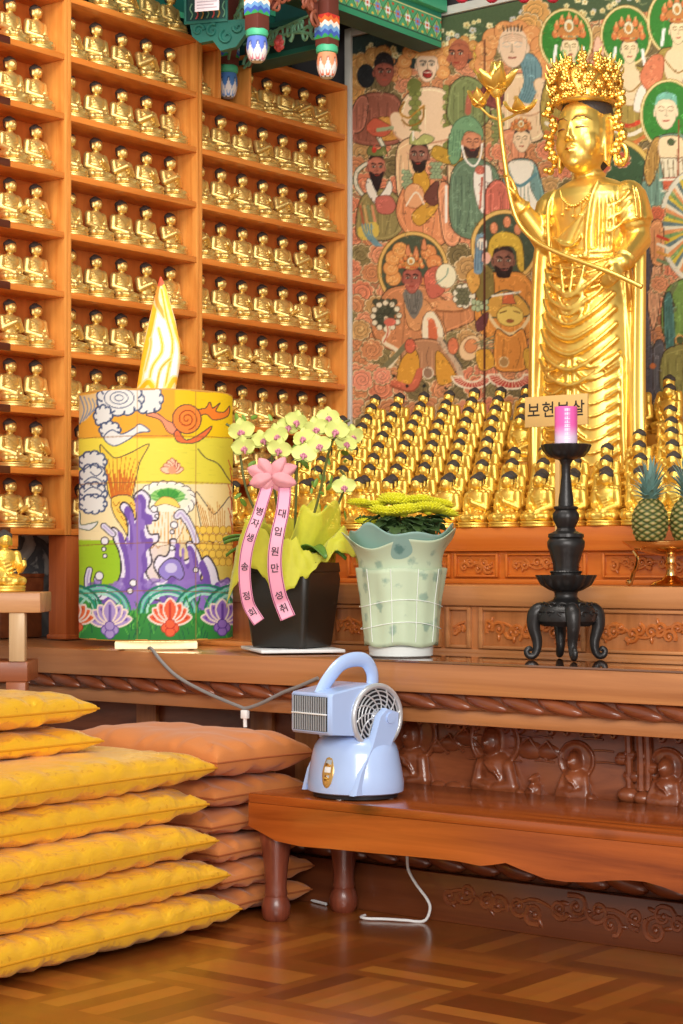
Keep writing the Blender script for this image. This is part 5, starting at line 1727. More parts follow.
for y in (BY0 + .06, 4.235):
    MB().lathe(legp, 28, c=(bx1 - .08 - lo.x, y - lo.y, 0)).build('leg', M['leg'], bench)

# ================================================================== cushions
M['satin'] = mat_satin('yellow_satin', rgb(244, 188, 44), rgb(226, 164, 36), .3)
M['satin_seam'] = mat_plain('yellow_seam', rgb(206, 142, 20), rough=.5)
M['orange_cloth'] = mat_plain('orange_cotton', rgb(204, 122, 58), rough=.75, var=.06, scale=300, sheen=.2)
M['orange_seam'] = mat_plain('orange_seam', rgb(170, 92, 46), rough=.7)
def cushion(name, label, loc, L, Wd, T, rz, mat, seam, seed, group, tilt=0.):
    rg = random.Random(seed)
    t = thing(name, label, 'cushion', loc, rz, group)
    n = 72
    off = Vector((rg.uniform(0, 50), rg.uniform(0, 50), 0))
    def edge(u, v):
        # outline pinched between pointed corners
        x = u * L / 2 * (1 - .035 * (1 - v * v)); y = v * Wd / 2 * (1 - .05 * (1 - u * u))
        return x, y
    def h(u, v):
        a = max(0, (1 - abs(u) ** 4.2)); b = max(0, (1 - abs(v) ** 4.2))
        return (a * b) ** .33
    vs, fs = [], []
    for side in (1, -1):
        for j in range(n + 1):
            for i in range(n + 1):
                u = -1 + 2 * i / n; v = -1 + 2 * j / n
                u = math.sin(u * PI / 2) * .55 + u * .45; v = math.sin(v * PI / 2) * .55 + v * .45
                x, y = edge(u, v)
                hh = h(u, v)
                e = 1 - hh
                wr = mnoise.noise(Vector((x * 9, y * 9, side * 3)) + off) * .006 * (.4 + hh) \
                    + math.sin((x * 60 if abs(v) > abs(u) else y * 60) + 3 * mnoise.noise(Vector((x * 14, y * 14, 1)) + off)) * .0055 * max(0, 1 - abs(hh - .55) * 2)
                sag = 1 if side > 0 else .86
                z = T / 2 + side * (T / 2 * hh * sag + wr * min(1, hh * 2.2)) - (T / 2 * .0)
                vs.append((x, y, z))
    m = (n + 1) ** 2
    for s_ in range(2):
        for j in range(n):
            for i in range(n):
                a = s_ * m + j * (n + 1) + i
                fs.append((a, a + 1, a + n + 2, a + n + 1))
    mb = MB().add(vs, fs)
    o = mb.build('cover', mat, t)
    bm = bmesh.new(); bm.from_mesh(o.data); bmesh.ops.remove_doubles(bm, verts=bm.verts, dist=.0004); bmesh.ops.recalc_face_normals(bm, faces=bm.faces); bm.to_mesh(o.data); bm.free()
    o.data.polygons.foreach_set('use_smooth', [True] * len(o.data.polygons))
    rim = []
    for k in range(4):
        for i in range(24):
            q = -1 + 2 * i / 24
            u, v = ((q, -1), (1, q), (-q, 1), (-1, -q))[k]
            x, y = edge(u, v)
            rim.append((x, y, T / 2))
    rim.append(rim[0])
    MB().tube(rim, .0028, 6, cap=False).build('seam', seam, t)
    return t
GN = ['bottom', 'second from bottom', 'third from bottom', 'fourth from bottom', 'fifth from bottom, topmost of the long ones']
gx = [-3.395, -3.41, -3.43, -3.475, -3.49]; gy = [3.845, 3.815, 3.79, 3.80, 3.85]
for i in range(5):
    Lc, Wc, T = .98, .52, .113
    ang = R([3.2, 2.2, 3.5, 2.0, 3.0][i])
    # right far corner at (gx, gy)
    ux, uy = (-math.sin(ang), math.cos(ang)), (math.cos(ang), math.sin(ang))
    cx = gx[i] - uy[0] * Wc / 2 - ux[0] * Lc / 2; cy = gy[i] - uy[1] * Wc / 2 - ux[1] * Lc / 2
    cushion('floor_cushion', 'yellow satin floor cushion, ' + GN[i] + ' of the left stack', (cx, cy, .0015 + .0945 * i), Lc, Wc, T, ang + PI / 2, M['satin'], M['satin_seam'], 31 + i, 'yellow satin cushions stacked on the floor')
for i, (x, y) in enumerate(((-3.665, 3.585), (-3.672, 3.575))):
    ang = R(2 + i * 2); Lc, Wc, T = .85, .5, (.082, .105)[i]
    cx = x - math.cos(ang) * Wc / 2 + math.sin(ang) * Lc / 2; cy = y - math.sin(ang) * Wc / 2 - math.cos(ang) * Lc / 2
    cushion('floor_cushion', ['yellow satin floor cushion, thinner, set back second from the top of the left stack', 'yellow satin floor cushion, very top of the left stack under the wooden stand'][i], (cx, cy, .0015 + .0945 * 5 + .005 + i * .077), Lc, Wc, T, ang + PI / 2, M['satin'], M['satin_seam'], 51 + i, 'yellow satin cushions stacked on the floor')
ON = ['bottom', 'second from bottom', 'third from bottom', 'fourth from bottom', 'second from top', 'plump topmost']
for i in range(6):
    T = (.086, .086, .088, .09, .098, .135)[i]
    z = (.0015, .0735, .146, .222, .298, .382)[i]
    dx = (.0, .01, -.012, -.022, -.018, .01)[i]
    cushion('floor_cushion', f'orange cotton floor cushion, {ON[i]} of the stack beside the bench', (-3.84 + dx, 4.055, z), .71, .40, T, R((1, 0, 1, -1, 0, -2)[i]), M['orange_cloth'], M['orange_seam'], 61 + i, 'orange cotton cushions stacked beside the bench')

# ================================================================== portable fan
M['fan_blue'] = mat_plain('pale_blue_plastic', rgb(172, 196, 240), rough=.25, coat=.4, var=.02, spec=.5)
M['fan_dark'] = mat_plain('dark_plastic', rgb(40, 40, 44), rough=.45)
M['fan_silver'] = mat_plain('silver_plastic', rgb(200, 202, 206), rough=.3, metal=.45, var=.03)
M['fan_goldp'] = mat_plain('gold_control_plate', rgb(196, 158, 92), rough=.3, metal=.5, var=.04)
M['chrome'] = mat_plain('chrome', rgb(220, 222, 226), rough=.12, metal=1., var=0)
M['white_pl'] = mat_plain('white_plastic', rgb(236, 236, 236), rough=.4, var=.02)
fp = on_y(355.5, 794, 4.085)
M['fan_dark'].node_tree.nodes['Principled BSDF'].inputs['Specular IOR Level'].default_value = .3
fan = thing('electric_fan', 'pale blue portable electric fan with carry handle and silver round grille on the bench', 'fan', (fp.x, fp.y, BZ + .001), R(-11))
MB().lathe([(.11, .0), (.128, .002), (.13, .014), (.12, .016)], 48, sy=.9).build('foot_ring', M['fan_dark'], fan)
for a in (-2.2, -1.2, .4, 2):
    MB().lathe([(.012, 0), (.012, .006), (.008, .007)], 12, c=(.112 * math.cos(a), .1 * math.sin(a), -.0005)).build('rubber_foot', M['fan_silver'], fan)
MB().lathe([(.138, .014), (.146, .018), (.147, .04), (.142, .07), (.136, .1), (.13, .128), (.124, .145), (.112, .162), (.085, .178), (.04, .184)], 56, sy=.9).build('base', M['fan_blue'], fan)
# control plate on the front left of the base
cp = thing_parent = fan
def on_base(a, z, off=.0):
    rr = np.interp(z, [.018, .04, .07, .1, .128, .142], [.146, .147, .142, .134, .126, .117]) + off
    return Vector((rr * math.cos(a), rr * .9 * math.sin(a), z))
a0 = R(-80)
pm = MB()
def ctrl(u, v):
    t = 2 * PI * u; q = v
    aa = a0 + math.cos(t) * .155 * q; zz = .082 + math.sin(t) * .042 * q * (1.15 if abs(math.sin(t)) > .6 else 1)
    return on_base(aa, zz, .0032 if q < .98 else .0005)
pm.grid(ctrl, 32, 8, True)
ctl = pm.build('control_plate', M['fan_goldp'], fan)
for zz, w_, h_, m_ in ((.103, .05, .010, 'chrome'), (.085, .05, .008, 'white_pl'), (.062, .04, .008, 'chrome')):
    g = MB(); g.grid(lambda u, v: on_base(a0 + (u - .5) * 2 * w_ * 1.6, zz + (v - .5) * h_ * 1.9, .0052 - .002 * (abs(u - .5) + abs(v - .5))), 6, 6)
    g.build('button', M[m_], ctl)
# head: blower drum with axis along x, outlet towards -y
hc = Vector((.004, .008, .23)); Rd = .094
secs = []
def outline(k):
    """outline in (y,z): drum circle + straight outlet"""
    o_ = []
    for i in range(30):
        a = R(68) - i / 29 * R(266)      # from the top front, over the back, to the lower front
        o_.append((hc.y + Rd * math.cos(a + PI / 2 - PI / 2), hc.z + Rd * math.sin(a)))
    return o_
ol = []
for i in range(34):
    a = R(97) - i / 33 * R(232)
    ol.append((hc.y + Rd * math.cos(a), hc.z + Rd * math.sin(a)))
ol += [(-.06, .178), (-.158, .186), (-.163, .192), (-.163, .296), (-.158, .302), (-.06, .318)]
hb = MB()
rings = []
for x, s in ((-.098, .93), (-.094, .975), (-.086, 1), (.066, 1), (.076, .99), (.082, .96)):
    cyy, czz = .0, .24
    rings.append([(x, cyy + (y - cyy) * s, czz + (z - czz) * s) for y, z in ol])
hb.loft(rings)
head = hb.build('blower_head', M['fan_blue'], fan, sharp=35)
MB().span((-.082, -.1645, .196), (.068, -.160, .292)).build('outlet_cavity', M['fan_dark'], head, smooth=False)
for k in range(15):
    x = -.077 + k * .010
    MB().span((x - .0009, -.1685, .197), (x + .0009, -.1625, .291), .0003).build('outlet_fin', M['fan_silver'], head, smooth=False)
MB().span((-.082, -.171, .2415), (.068, -.163, .2455), .001).build('outlet_crossbar', M['white_pl'], head)
# chamfer ring and grille on +x side
gx_ = .082
gr = MB()
gr.tube([(gx_ + .002, hc.y + .088 * math.cos(a), hc.z + .088 * math.sin(a)) for a in [2 * PI * k / 48 for k in range(49)]], .0085, 10, cap=False)
grille = gr.build('grille', M['fan_silver'], fan)
MB().tube([(gx_ - .004, hc.y, hc.z), (gx_ + .003, hc.y, hc.z)], .085, 48).build('grille_backing', M['fan_dark'], grille)
sp_ = MB()
for rr in (.024, .038, .050, .062, .074):
    sp_.tube([(gx_ + .0065, hc.y + rr * math.cos(a), hc.z + rr * math.sin(a)) for a in [2 * PI * k / 40 for k in range(41)]], .0022, 6, cap=False)
for k in range(12):
    a = 2 * PI * k / 12
    sp_.tube([(gx_ + .0068, hc.y + (.018 + .068 * u) * math.cos(a + .7 * u), hc.z + (.018 + .068 * u) * math.sin(a + .7 * u)) for u in (0, .25, .5, .75, 1)], .0024, 6)
sp_.ball((gx_ + .004, hc.y, hc.z), (.006, .02, .02), 16, 8)
sp_.build('grille_spokes', M['fan_silver'], grille)
# yoke arm
yk = [(-.105, .016), (-.02, .014), (.0, .06), (.028, .14), (.06, .205), (.062, .243), (.018, .256), (-.008, .235), (-.04, .15), (-.085, .075)]
ym = MB()
n_ = len(yk)
vs = [(.118, y, z) for y, z in yk] + [(.098, y, z) for y, z in yk]
yc = [(p[0] * 0 + .121, p[1] * .94 + .94 * 0 + -.0, p[2] * .96 + .006) for p in vs[:n_]]
ym.loft([[(.094, y, z) for y, z in yk], [(.112, y, z) for y, z in yk], [(.118, y * .96, z * .985 + .002) for y, z in yk]])
ym.build('yoke_arm', M['fan_blue'], fan, sharp=50)
ym = MB()
ym.loft([[(-.114, y, z) for y, z in yk], [(-.106, y, z) for y, z in yk], [(-.1, y, z) for y, z in yk]])
ym.build('yoke_arm', M['fan_blue'], fan, sharp=50)
MB().tube([(.094, .028, .228), (.122, .028, .228)], .015, 20).build('pivot', M['fan_blue'], fan)
# handle
hp = catmull([(-.01, -.128, .290), (-.01, -.10, .33), (-.01, -.055, .372), (-.01, -.01, .388), (-.01, .04, .386), (-.01, .066, .362), (-.01, .074, .33), (-.01, .066, .285)], 6)
hm_ = MB(); hm_.tube(hp, .0125, 12, flat=1.7, up=(1, 0, 0))
hm_.build('handle', M['fan_blue'], fan)
fan.scale = (.965,) * 3
# power cord of the fan
cpts = [on_y(px, py, yy) for px, py, yy in ((407, 856, 4.232), (408.5, 870, 4.232), (416, 884, 4.232), (427, 899, 4.24), (430, 909, 4.24), (424, 916, 4.235), (405, 919.5, 4.21), (385, 919, 4.19), (368, 917, 4.165), (361, 913, 4.17), (365, 910.5, 4.2))]
for p in cpts[4:]: p.z = max(.006, p.z if p is cpts[4] else .006)
base_ = on_z(400, 919, 0)
c_ = MB().tube([p - base_ for p in catmull(cpts, 6)], .0042, 8).build('power_cord', M['white_pl'], None, loc=base_)
tag(c_, 'white power cord looping from under the bench onto the parquet', 'cord')
base_ = on_z(320, 902, 0)
c_ = MB().tube([p - base_ for p in catmull([on_z(326, 904, .006), on_z(320, 902.5, .006), on_z(309, 899.5, .006)], 6)], .0045, 8).build('power_cord', M['white_pl'], None, loc=base_)
tag(c_, 'short white cord end on the floor between the two bench legs', 'cord')

# ================================================================== candlestick and candle
M['bronze'] = mat_plain('black_bronze', rgb(52, 50, 50), rough=.38, metal=.6, var=.3, scale=60, bump=.2)
cq = on_y(566, 660, 4.50)
ts = VX * cq.x + VY * cq.y
k_ = ts / FPX
cst = thing('candlestick', 'tall black bronze candlestick on scrolled feet standing on the altar glass', 'candlestick', (cq.x, cq.y, ZT + .003))
Z0 = 660.5
def cz(py): return (Z0 - py) * k_
def seg(prof, name, fn=None, n=40):
    return MB().lathe([(r * k_, cz(y)) for r, y in prof], n, fn=fn).build(name, M['bronze'], cst)
lob = lambda n, a_: (lambda a, z: 1 + a_ * abs(math.cos(a * n / 2)))
seg([(4, 626), (24, 627), (30, 622), (31, 616), (29, 610), (23, 604), (14, 601), (11.5, 598), (11.5, 594), (13, 592)], 'belly', None, 48)
seg([(12, 592.5), (16, 591), (24, 586), (28.5, 577.5), (29, 576), (26, 576.5), (20, 583), (13, 586)], 'lotus_dish', lob(14, .07), 84)
seg([(14, 587), (14.5, 574), (13.5, 573), (12, 572), (12.5, 565), (15, 556), (18.5, 548), (19, 543), (16.5, 539), (14.5, 538)], 'vase', lambda a, z: 1 + (.05 * abs(math.cos(a * 5)) if z < cz(553) else 0), 60)
seg([(14.8, 574.2), (15.6, 573), (14.8, 571.8)], 'bead_ring', lob(30, .05), 90)
seg([(15.5, 540), (17.5, 538), (17, 535), (10, 532), (8.5, 529), (10, 526), (12.8, 520), (12.8, 515), (10, 511), (11.5, 510), (12, 508), (9.5, 507)], 'knop', lob(8, .05), 48)
seg([(8, 508), (7.5, 500), (6, 490), (4.6, 476), (4.6, 466), (6.5, 462), (9, 460)], 'stem')
seg([(9, 460.5), (17, 458), (22, 452), (24, 446.5), (23, 445.5), (19, 449), (6, 451)], 'drip_tray', lob(12, .06), 72)
for k, a in enumerate((R(38.4 + 3), R(38.4 + 183), R(-51.6 + 6), R(128.4 + 4))):
    ca, sa = math.cos(a), math.sin(a)
    lp = [(16, 618), (25, 612), (31, 616), (32.5, 628), (29, 642), (29.5, 652), (33, 657.5), (38, 657), (39.5, 652.5), (36.5, 650), (34.5, 652.5)]
    pts = [Vector((r * k_ * ca, r * k_ * sa, cz(y))) for r, y in lp]
    rr = [6.5, 8, 8, 6.6, 5.2, 4.2, 3.5, 3.2, 3.0, 2.6, 1.6]
    P_ = catmull(pts, 4); RRs = [np.interp(i / (len(P_) - 1) * (len(rr) - 1), range(len(rr)), rr) * k_ for i in range(len(P_))]
    zmin = min(p.z - r for p, r in zip(P_, RRs))
    lm = MB(); lm.tube([p - Vector((0, 0, min(0, zmin))) for p in P_], RRs, 12)
    lm.ball(Vector((30 * k_ * ca, 30 * k_ * sa, cz(614))), 7.5 * k_, 12, 8)
    lm.build('leg', M['bronze'], cst)
rl = MB()
rng = random.Random(8)
for k in range(16):
    a = 2 * PI * k / 16
    for j in range(2):
        y = 606 + j * 8; r = (26 + j * 4.6) * k_
        rl.tube([(r * math.cos(a + q * .035 * math.cos(q)), r * math.sin(a + q * .035 * math.cos(q)), cz(y + 2.2 * math.sin(q))) for q in [i * .8 for i in range(8)]], 1.1 * k_, 6)
rl.build('relief_band', M['bronze'], cst)
# candle
M['candle'] = None
cz0 = ZT + .003 + cz(449)
hcan = (449 - 408.5) * k_
cn = Canvas(0, 0, 60, 40, 6, (230, 160, 206))
for j in range(240):
    y = j / 6
    u = y / 40
    c_ = np.array([236, 100, 178]) * (1 - min(1, max(0, (u - .45) / .3))) + np.array([226, 200, 226]) * min(1, max(0, (u - .45) / .3))
    cn.a[j, :] = c_
for k in range(3):
    x0 = 10 + k * 20
    for j in range(9):
        y = 3 + j * 3.9
        cn.line([(x0 - 2.2, y), (x0 + 2.2, y)], .55, (250, 240, 250)); cn.line([(x0 - 2.2, y + 1.7), (x0 + 2.2, y + 1.7)], .5, (250, 240, 250))
        cn.line([(x0, y - .7), (x0, y + 1.9)], .5, (250, 240, 250)); cn.line([(x0 - 1.6, y + .2), (x0 - 1.8, y + 1.6)], .5, (250, 240, 250))
nu, nv = 160, 70
rc_ = 11.3 * k_
cmb = MB()
cmb.grid(lambda u, v: (rc_ * math.cos(2 * PI * u + YAW - PI / 2 + PI), rc_ * math.sin(2 * PI * u + YAW - PI / 2 + PI), v * hcan), nu, nv, True)
cmb.f.append(tuple(range((nv - 1) * nu, nv * nu))); cmb.mi.append(0)
M['candle'] = mat_vcol('candle_wax', .45, emis=.0, spec=.4)
can = thing('candle', 'thick pink and white candle with rows of white characters on the candlestick', 'candle', (cq.x, cq.y, cz0 + .0015))
o = cmb.build('wax', M['candle'], can)
uu = np.tile(np.arange(nu) / nu, nv); vv_ = np.repeat(np.arange(nv) / (nv - 1), nu)
set_paint(o.data, cn.sample(((uu * 60) + 20) % 60, 40 - vv_ * 40))
MB().tube([(0, 0, hcan - .002), (.001, 0, hcan + .008)], .0012, 6).build('wick', M['fan_dark'], can)

# ================================================================== name sign
M['sign_board'] = mat_plain('tan_card', rgb(214, 172, 104), rough=.6, var=.04)
M['ink'] = mat_plain('black_ink', rgb(40, 30, 24), rough=.6)
sy_ = 4.955
sa, sb_ = on_y(525.5, 414.5, sy_), on_y(588, 407.5, sy_)
sw = (sb_ - sa).length / 2; shh = 15.2 * (VX * sa.x + VY * sa.y) / FPX
sc_ = (sa + sb_) / 2
sgn = thing('name_sign', 'small tan name sign with black Korean letters behind the candle', 'sign', (sc_.x, sy_, ZM + .001))
MB().span((-sw, -.004, sc_.z - shh - ZM), (sw, .004, sc_.z + shh - ZM), .001).build('board', M['sign_board'], sgn)
MB().span((-.008, .004, .006), (.008, .014, sc_.z - ZM), .001).build('stick', M['sign_board'], sgn)
MB().span((-.04, -.014, 0), (.04, .028, .008), .001).build('foot', M['sign_board'], sgn)
for i, ch in enumerate('보현보살'):
    vs, fs = text_mesh(ch, .052)
    cx = -sw + sw * 2 * (.145 + .237 * i)
    MB().add([(v.x + cx, -.0046, v.y + sc_.z - ZM + .001) for v in vs], fs).build('lettering', M['ink'], sgn, smooth=False)

# ================================================================== pineapples on a footed dish
M['brass'] = mat_gold('polished_brass', rgb(222, 176, 110), rough=.16, var=.06, bump=0)
dq = on_y(671, 586, 4.835)
dt = VX * dq.x + VY * dq.y; dk = dt / FPX
zr = ZM + .001
dish = thing('footed_dish', 'gold footed offering dish holding pineapples at the right edge', 'dish', (dq.x, dq.y, zr))
dz = lambda py: (586.5 - py) * dk
MB().lathe([(.058, 0), (.062, .003), (.056, .01), (.03, .018), (.016, .03), (.013, .05), (.018, .062), (.014, .07), (.016, .085), (.026, dz(556)), (.02, dz(554))], 40).build('foot', M['brass'], dish)
MB().lathe([(.02, dz(557)), (.07, dz(554)), (.115, dz(549)), (.139, dz(543)), (.141, dz(541.5)), (.136, dz(542)), (.11, dz(547)), (.02, dz(550))], 56).build('bowl', M['brass'], dish)
hd = catmull([(-.085, -.065, dz(552)), (-.07, -.07, dz(558)), (-.075, -.066, dz(566)), (-.088, -.062, dz(574)), (-.098, -.06, dz(582)), (-.112, -.058, dz(584))], 5)
MB().tube(hd, [.006] * (len(hd) - 6) + [.008, .010, .011, .010, .008, .005], 8).build('bracket', M['brass'], dish)
M['pine'] = mat_vcol('pineapple_skin', .55)
M['pine_leaf'] = mat_plain('pineapple_leaf', rgb(104, 138, 130), rough=.5, var=.3, scale=60)
def pineapple(loc, label, seed, h=.135, r=.053, hl=.1):
    t = thing('pineapple', label, 'pineapple', loc, seed * 1.3, 'pineapples on the footed dish')
    nu, nv = 120, 80
    cols = []
    mb = MB()
    def fn(u, v):
        a = 2 * PI * u
        p1 = math.sin(PI * (u * 9 + v * 7.5)); p2 = math.sin(PI * (u * 9 - v * 7.5))
        e = abs(p1) * abs(p2)
        prof = (math.sin(PI * (.06 + .90 * v))) ** .42
        rr = r * prof * (.93 + .10 * e ** .6)
        c0, c1, c2 = np.array([46, 56, 24]), np.array([112, 112, 56]), np.array([176, 150, 100])
        q = e ** .7
        c = c0 * (1 - q) + c1 * q if q < .6 else c1 * (1 - (q - .6) / .4) + c2 * (q - .6) / .4
        if q < .6: c = c0 * (1 - q / .6) + c1 * (q / .6)
        cols.append(c)
        return (rr * math.cos(a), rr * math.sin(a), h * v)
    mb.grid(fn, nu, nv, True)
    mb.f += [tuple(reversed(range(nu))), tuple(range((nv - 1) * nu, nv * nu))]; mb.mi += [0, 0]
    o = mb.build('fruit', M['pine'], t)
    set_paint(o.data, lin(np.array(cols) / 255.))
    rg = random.Random(seed)
    lf = MB()
    for k in range(46):
        u = k / 46
        a = k * 2.4
        L = hl * (.45 + .62 * u) * rg.uniform(.85, 1.1)
        tilt = (1 - u) * 1.35 + .14
        d = Vector((math.cos(a), math.sin(a), 0))
        sd = Vector((-math.sin(a), math.cos(a), 0))
        p0 = Vector((0, 0, h * .965 + .02 * u)) + d * .012 * (1 - u)
        pts, ws = [], []
        for i in range(7):
            s = i / 6
            th = tilt * (.45 + .75 * s)
            p0 = p0 + (d * math.sin(th) + Vector((0, 0, math.cos(th)))) * L / 6 if i else p0
            pts.append(p0.copy()); ws.append(.0115 * (1 - s) ** .7 + .0006)
        lf.tube(pts, [w * .22 for w in ws], 6, flat=4.5, up=d)
    lf.build('leaf_crown', M['pine_leaf'], t)
    return t
zb_ = zr + dz(546.2)
q1 = on_y(650, 545, 4.80); q2 = on_y(689, 545, 4.87)
pineapple((q1.x, q1.y, zb_), 'pineapple with blue-green leaf crown, left one on the gold footed dish', 2)
pineapple((q2.x, q2.y, zb_), 'pineapple cut off by the right edge of the photo, on the gold footed dish', 5, .14, .055, .112)
# ================================================================== painted lantern
TL = 6.1
lp_ = at_t(156.2, 640, TL); LX, LY = lp_.x, lp_.y
RL = 76.5 / FPX * TL
zl0, zl1 = at_t(156, 637, TL).z, at_t(156, 396.5, TL).z
lc = Canvas(70, 380, 245, 650, 5, (252, 222, 120))
rng = random.Random(17)
BK = (60, 50, 60)
def grad_rect(x0, x1, y0, y1, a, b_, vert=False):
    n = 24
    for k in range(n):
        u = (k + .5) / n
        c = tuple(a[i] * (1 - u) + b_[i] * u for i in range(3))
        if vert: lc.poly([(x0, y0 + (y1 - y0) * k / n), (x1, y0 + (y1 - y0) * k / n), (x1, y0 + (y1 - y0) * (k + 1) / n), (x0, y0 + (y1 - y0) * (k + 1) / n)], c)
        else: lc.poly([(x0 + (x1 - x0) * k / n, y0), (x0 + (x1 - x0) * (k + 1) / n, y0), (x0 + (x1 - x0) * (k + 1) / n, y1), (x0 + (x1 - x0) * k / n, y1)], c)
grad_rect(70, 175, 380, 438, (250, 176, 60), (252, 170, 44)); grad_rect(175, 245, 380, 438, (252, 196, 30), (254, 214, 20))
grad_rect(70, 150, 438, 484, (254, 226, 70), (250, 224, 84)); grad_rect(150, 245, 438, 484, (238, 224, 84), (232, 214, 60))
grad_rect(70, 245, 484, 545, (252, 226, 170), (250, 232, 190)); grad_rect(150, 245, 484, 545, (250, 236, 206), (248, 214, 130))
grad_rect(70, 140, 540, 594, (176, 206, 40), (150, 196, 40)); grad_rect(140, 245, 540, 594, (232, 214, 226), (226, 196, 60))
grad_rect(70, 245, 590, 650, (70, 160, 60), (40, 120, 56), True)
for k in range(700):
    x, y = rng.uniform(72, 242), rng.uniform(385, 592)
    c = lc.a[int((y - 380) * 5), int((x - 70) * 5)]
    lc.line([(x, y), (x + rng.uniform(2, 7), y)], .5, tuple(np.clip(c * rng.uniform(.9, 1.06), 0, 255)), .7)
def oline(poly_, fill, out=BK, w=1.2, sm=5): lc.poly(poly_, fill, smooth=sm, out=out, ow=w)
WH, GB = (240, 234, 226), (70, 82, 116)
# fish tail, body
oline([(100, 446), (108, 452), (116, 458), (132, 452), (149, 444), (140, 462), (136, 478), (130, 500), (112, 500), (106, 480)], (252, 212, 70), BK, .9)
for k in range(15):
    x = 107 + k * 2
    lc.line([(x, 470 + (k % 3) * 4), (112 + k * 1.25, 499)], 1.5, (206, 84, 30), .75)
for k in range(9): lc.line([(104 + k * 4.4, 456 + abs(k - 4)), (111 + k * 2, 492)], .6, (190, 110, 40))
oline([(112, 498), (130, 496), (140, 512), (150, 530), (148, 556), (134, 548), (124, 530), (114, 514)], (252, 206, 90), BK, .9)
for j in range(7):
    for i in range(4):
        x, y = 116 + i * 6 + j * 4, 502 + j * 7
        lc.line([(x - 3, y), (x, y + 4), (x + 3, y)], .8, (176, 106, 30), smooth=4)
# right fins / second fish
oline([(196, 492), (206, 504), (214, 514), (222, 506), (232, 498), (232, 540), (206, 540), (200, 520)], (250, 226, 170), BK, .9)
for k in range(12): lc.line([(198 + k * 2.4, 502 + (k % 4) * 3), (206 + k * 1.6, 536)], .7, (206, 130, 50))
for j in range(5):
    for i in range(7):
        x, y = 190 + i * 6.5 + (j % 2) * 3, 530 + j * 8
        lc.ell(x, y, 3.2, 3.6, (250, 206, 84), out=(186, 126, 40), ow=.6)
for k in range(10): lc.line([(228 + k % 3 * 2, 460 + k * 8), (232, 470 + k * 8)], 1, (206, 90, 50))
lc.line([(198, 449), (206, 458), (218, 464), (228, 478), (234, 484)], 1, BK, smooth=5)
# head of a carp behind the leaf
oline([(150, 516), (160, 504), (172, 500), (182, 508), (184, 524), (176, 540), (160, 546), (146, 540)], (250, 232, 206), (150, 110, 80), .7)
for k in range(9): lc.line([(158 + k * 2.6, 506 + k % 3), (152 + k * 4, 544)], .6, (226, 160, 70))
# lily pad
for k in range(13):
    a = PI * .9 + PI * 1.35 * k / 12
    lc.ell(166 + 24 * math.cos(a), 497 + 13 * math.sin(a) + 3, 6, 6, (250, 244, 232), out=(90, 80, 80), ow=.8)
lc.ell(168, 498, 23, 14, (240, 240, 216)); lc.ell(168, 496, 17, 8, (150, 206, 110)); lc.ell(168, 494, 11, 5, (70, 160, 60))
for k in range(9):
    a = PI + PI * k / 8
    lc.line([(168, 500), (168 + 19 * math.cos(a), 499 + 11 * math.sin(a))], .9, (52, 140, 60), .8)
oline([(154, 506), (162, 497), (174, 499), (180, 508), (166, 504)], (250, 214, 100), (150, 100, 60), .6)
# white-violet splashing water
VI, LV = (120, 84, 170), (196, 178, 216)
def blob(pts, w):
    lc.line(pts, w + 2.4, BK, smooth=6); 
def water(paths, mid=True):
    for pts, w in paths: lc.line(pts, w + 2, BK, smooth=6)
    for pts, w in paths: lc.line(pts, w, (232, 222, 238), smooth=6)
    if mid:
        for pts, w in paths:
            if w > 7: lc.line(pts, w * .8, VI, smooth=6)
            lc.line(pts, w * .3, LV if w < 7 else (146, 112, 190), smooth=6)
def mass(pts):
    lc.poly(pts, (236, 226, 240), smooth=6, out=BK, ow=1.6)
    cxm = sum(p[0] for p in pts) / len(pts)
    inner = [(cxm + (x - cxm) * .74, y + 4) for x, y in pts]
    lc.poly(inner, VI, smooth=6)
    inner = [(cxm + (x - cxm) * .4, y + 9) for x, y in pts]
    lc.poly(inner, (146, 112, 192), smooth=6)
mass([(92, 600), (104, 590), (116, 584), (121, 570), (119, 552), (114, 540), (112, 528), (118, 530), (124, 542), (128, 532), (126, 518), (120, 508), (124, 502), (131, 508), (135, 520), (137, 506), (134, 496), (142, 490), (150, 497), (149, 508), (158, 512), (157, 520), (147, 522), (150, 534), (158, 534), (158, 541), (150, 548), (152, 562), (146, 572), (152, 582), (162, 590), (162, 600)])
mass([(156, 600), (152, 584), (160, 580), (154, 566), (158, 556), (166, 556), (170, 548), (170, 540), (176, 540), (176, 552), (184, 560), (190, 556), (186, 544), (192, 542), (199, 552), (203, 566), (201, 580), (208, 574), (202, 562), (208, 556), (216, 568), (220, 582), (228, 578), (234, 588), (236, 600)])
water([([(186, 520), (181, 513), (177, 516)], 6), ([(186, 518), (192, 530), (196, 541)], 6), ([(113, 534), (104, 526)], 5), ([(88, 594), (87, 580), (89, 570)], 5), ([(98, 594), (97, 579)], 6)])
oline([(158, 572), (164, 562), (172, 558), (180, 562), (184, 574), (180, 580), (172, 576), (166, 580)], (150, 130, 206), BK, 1)
lc.ell(171, 568, 6, 5, (206, 196, 232))
for k in range(60):
    x, y = rng.uniform(84, 234), rng.uniform(580, 594)
    lc.ell(x, y, rng.uniform(3, 6), rng.uniform(2, 3.5), rng.choice([VI, (146, 112, 190), (150, 120, 196)]), .7)
for x, y, r_ in ((105, 541, 3.4), (104, 549, 1.6), (105, 556, 1.6), (174, 525, 3), (172, 532, 1.6), (154, 509, 2.8), (157, 516, 1.4), (99, 576, 3.8), (172, 548, 2), (133, 583, 3), (130, 591, 2.4), (196, 570, 2)):
    lc.ell(x, y, r_, r_, (244, 238, 240), out=BK, ow=1)
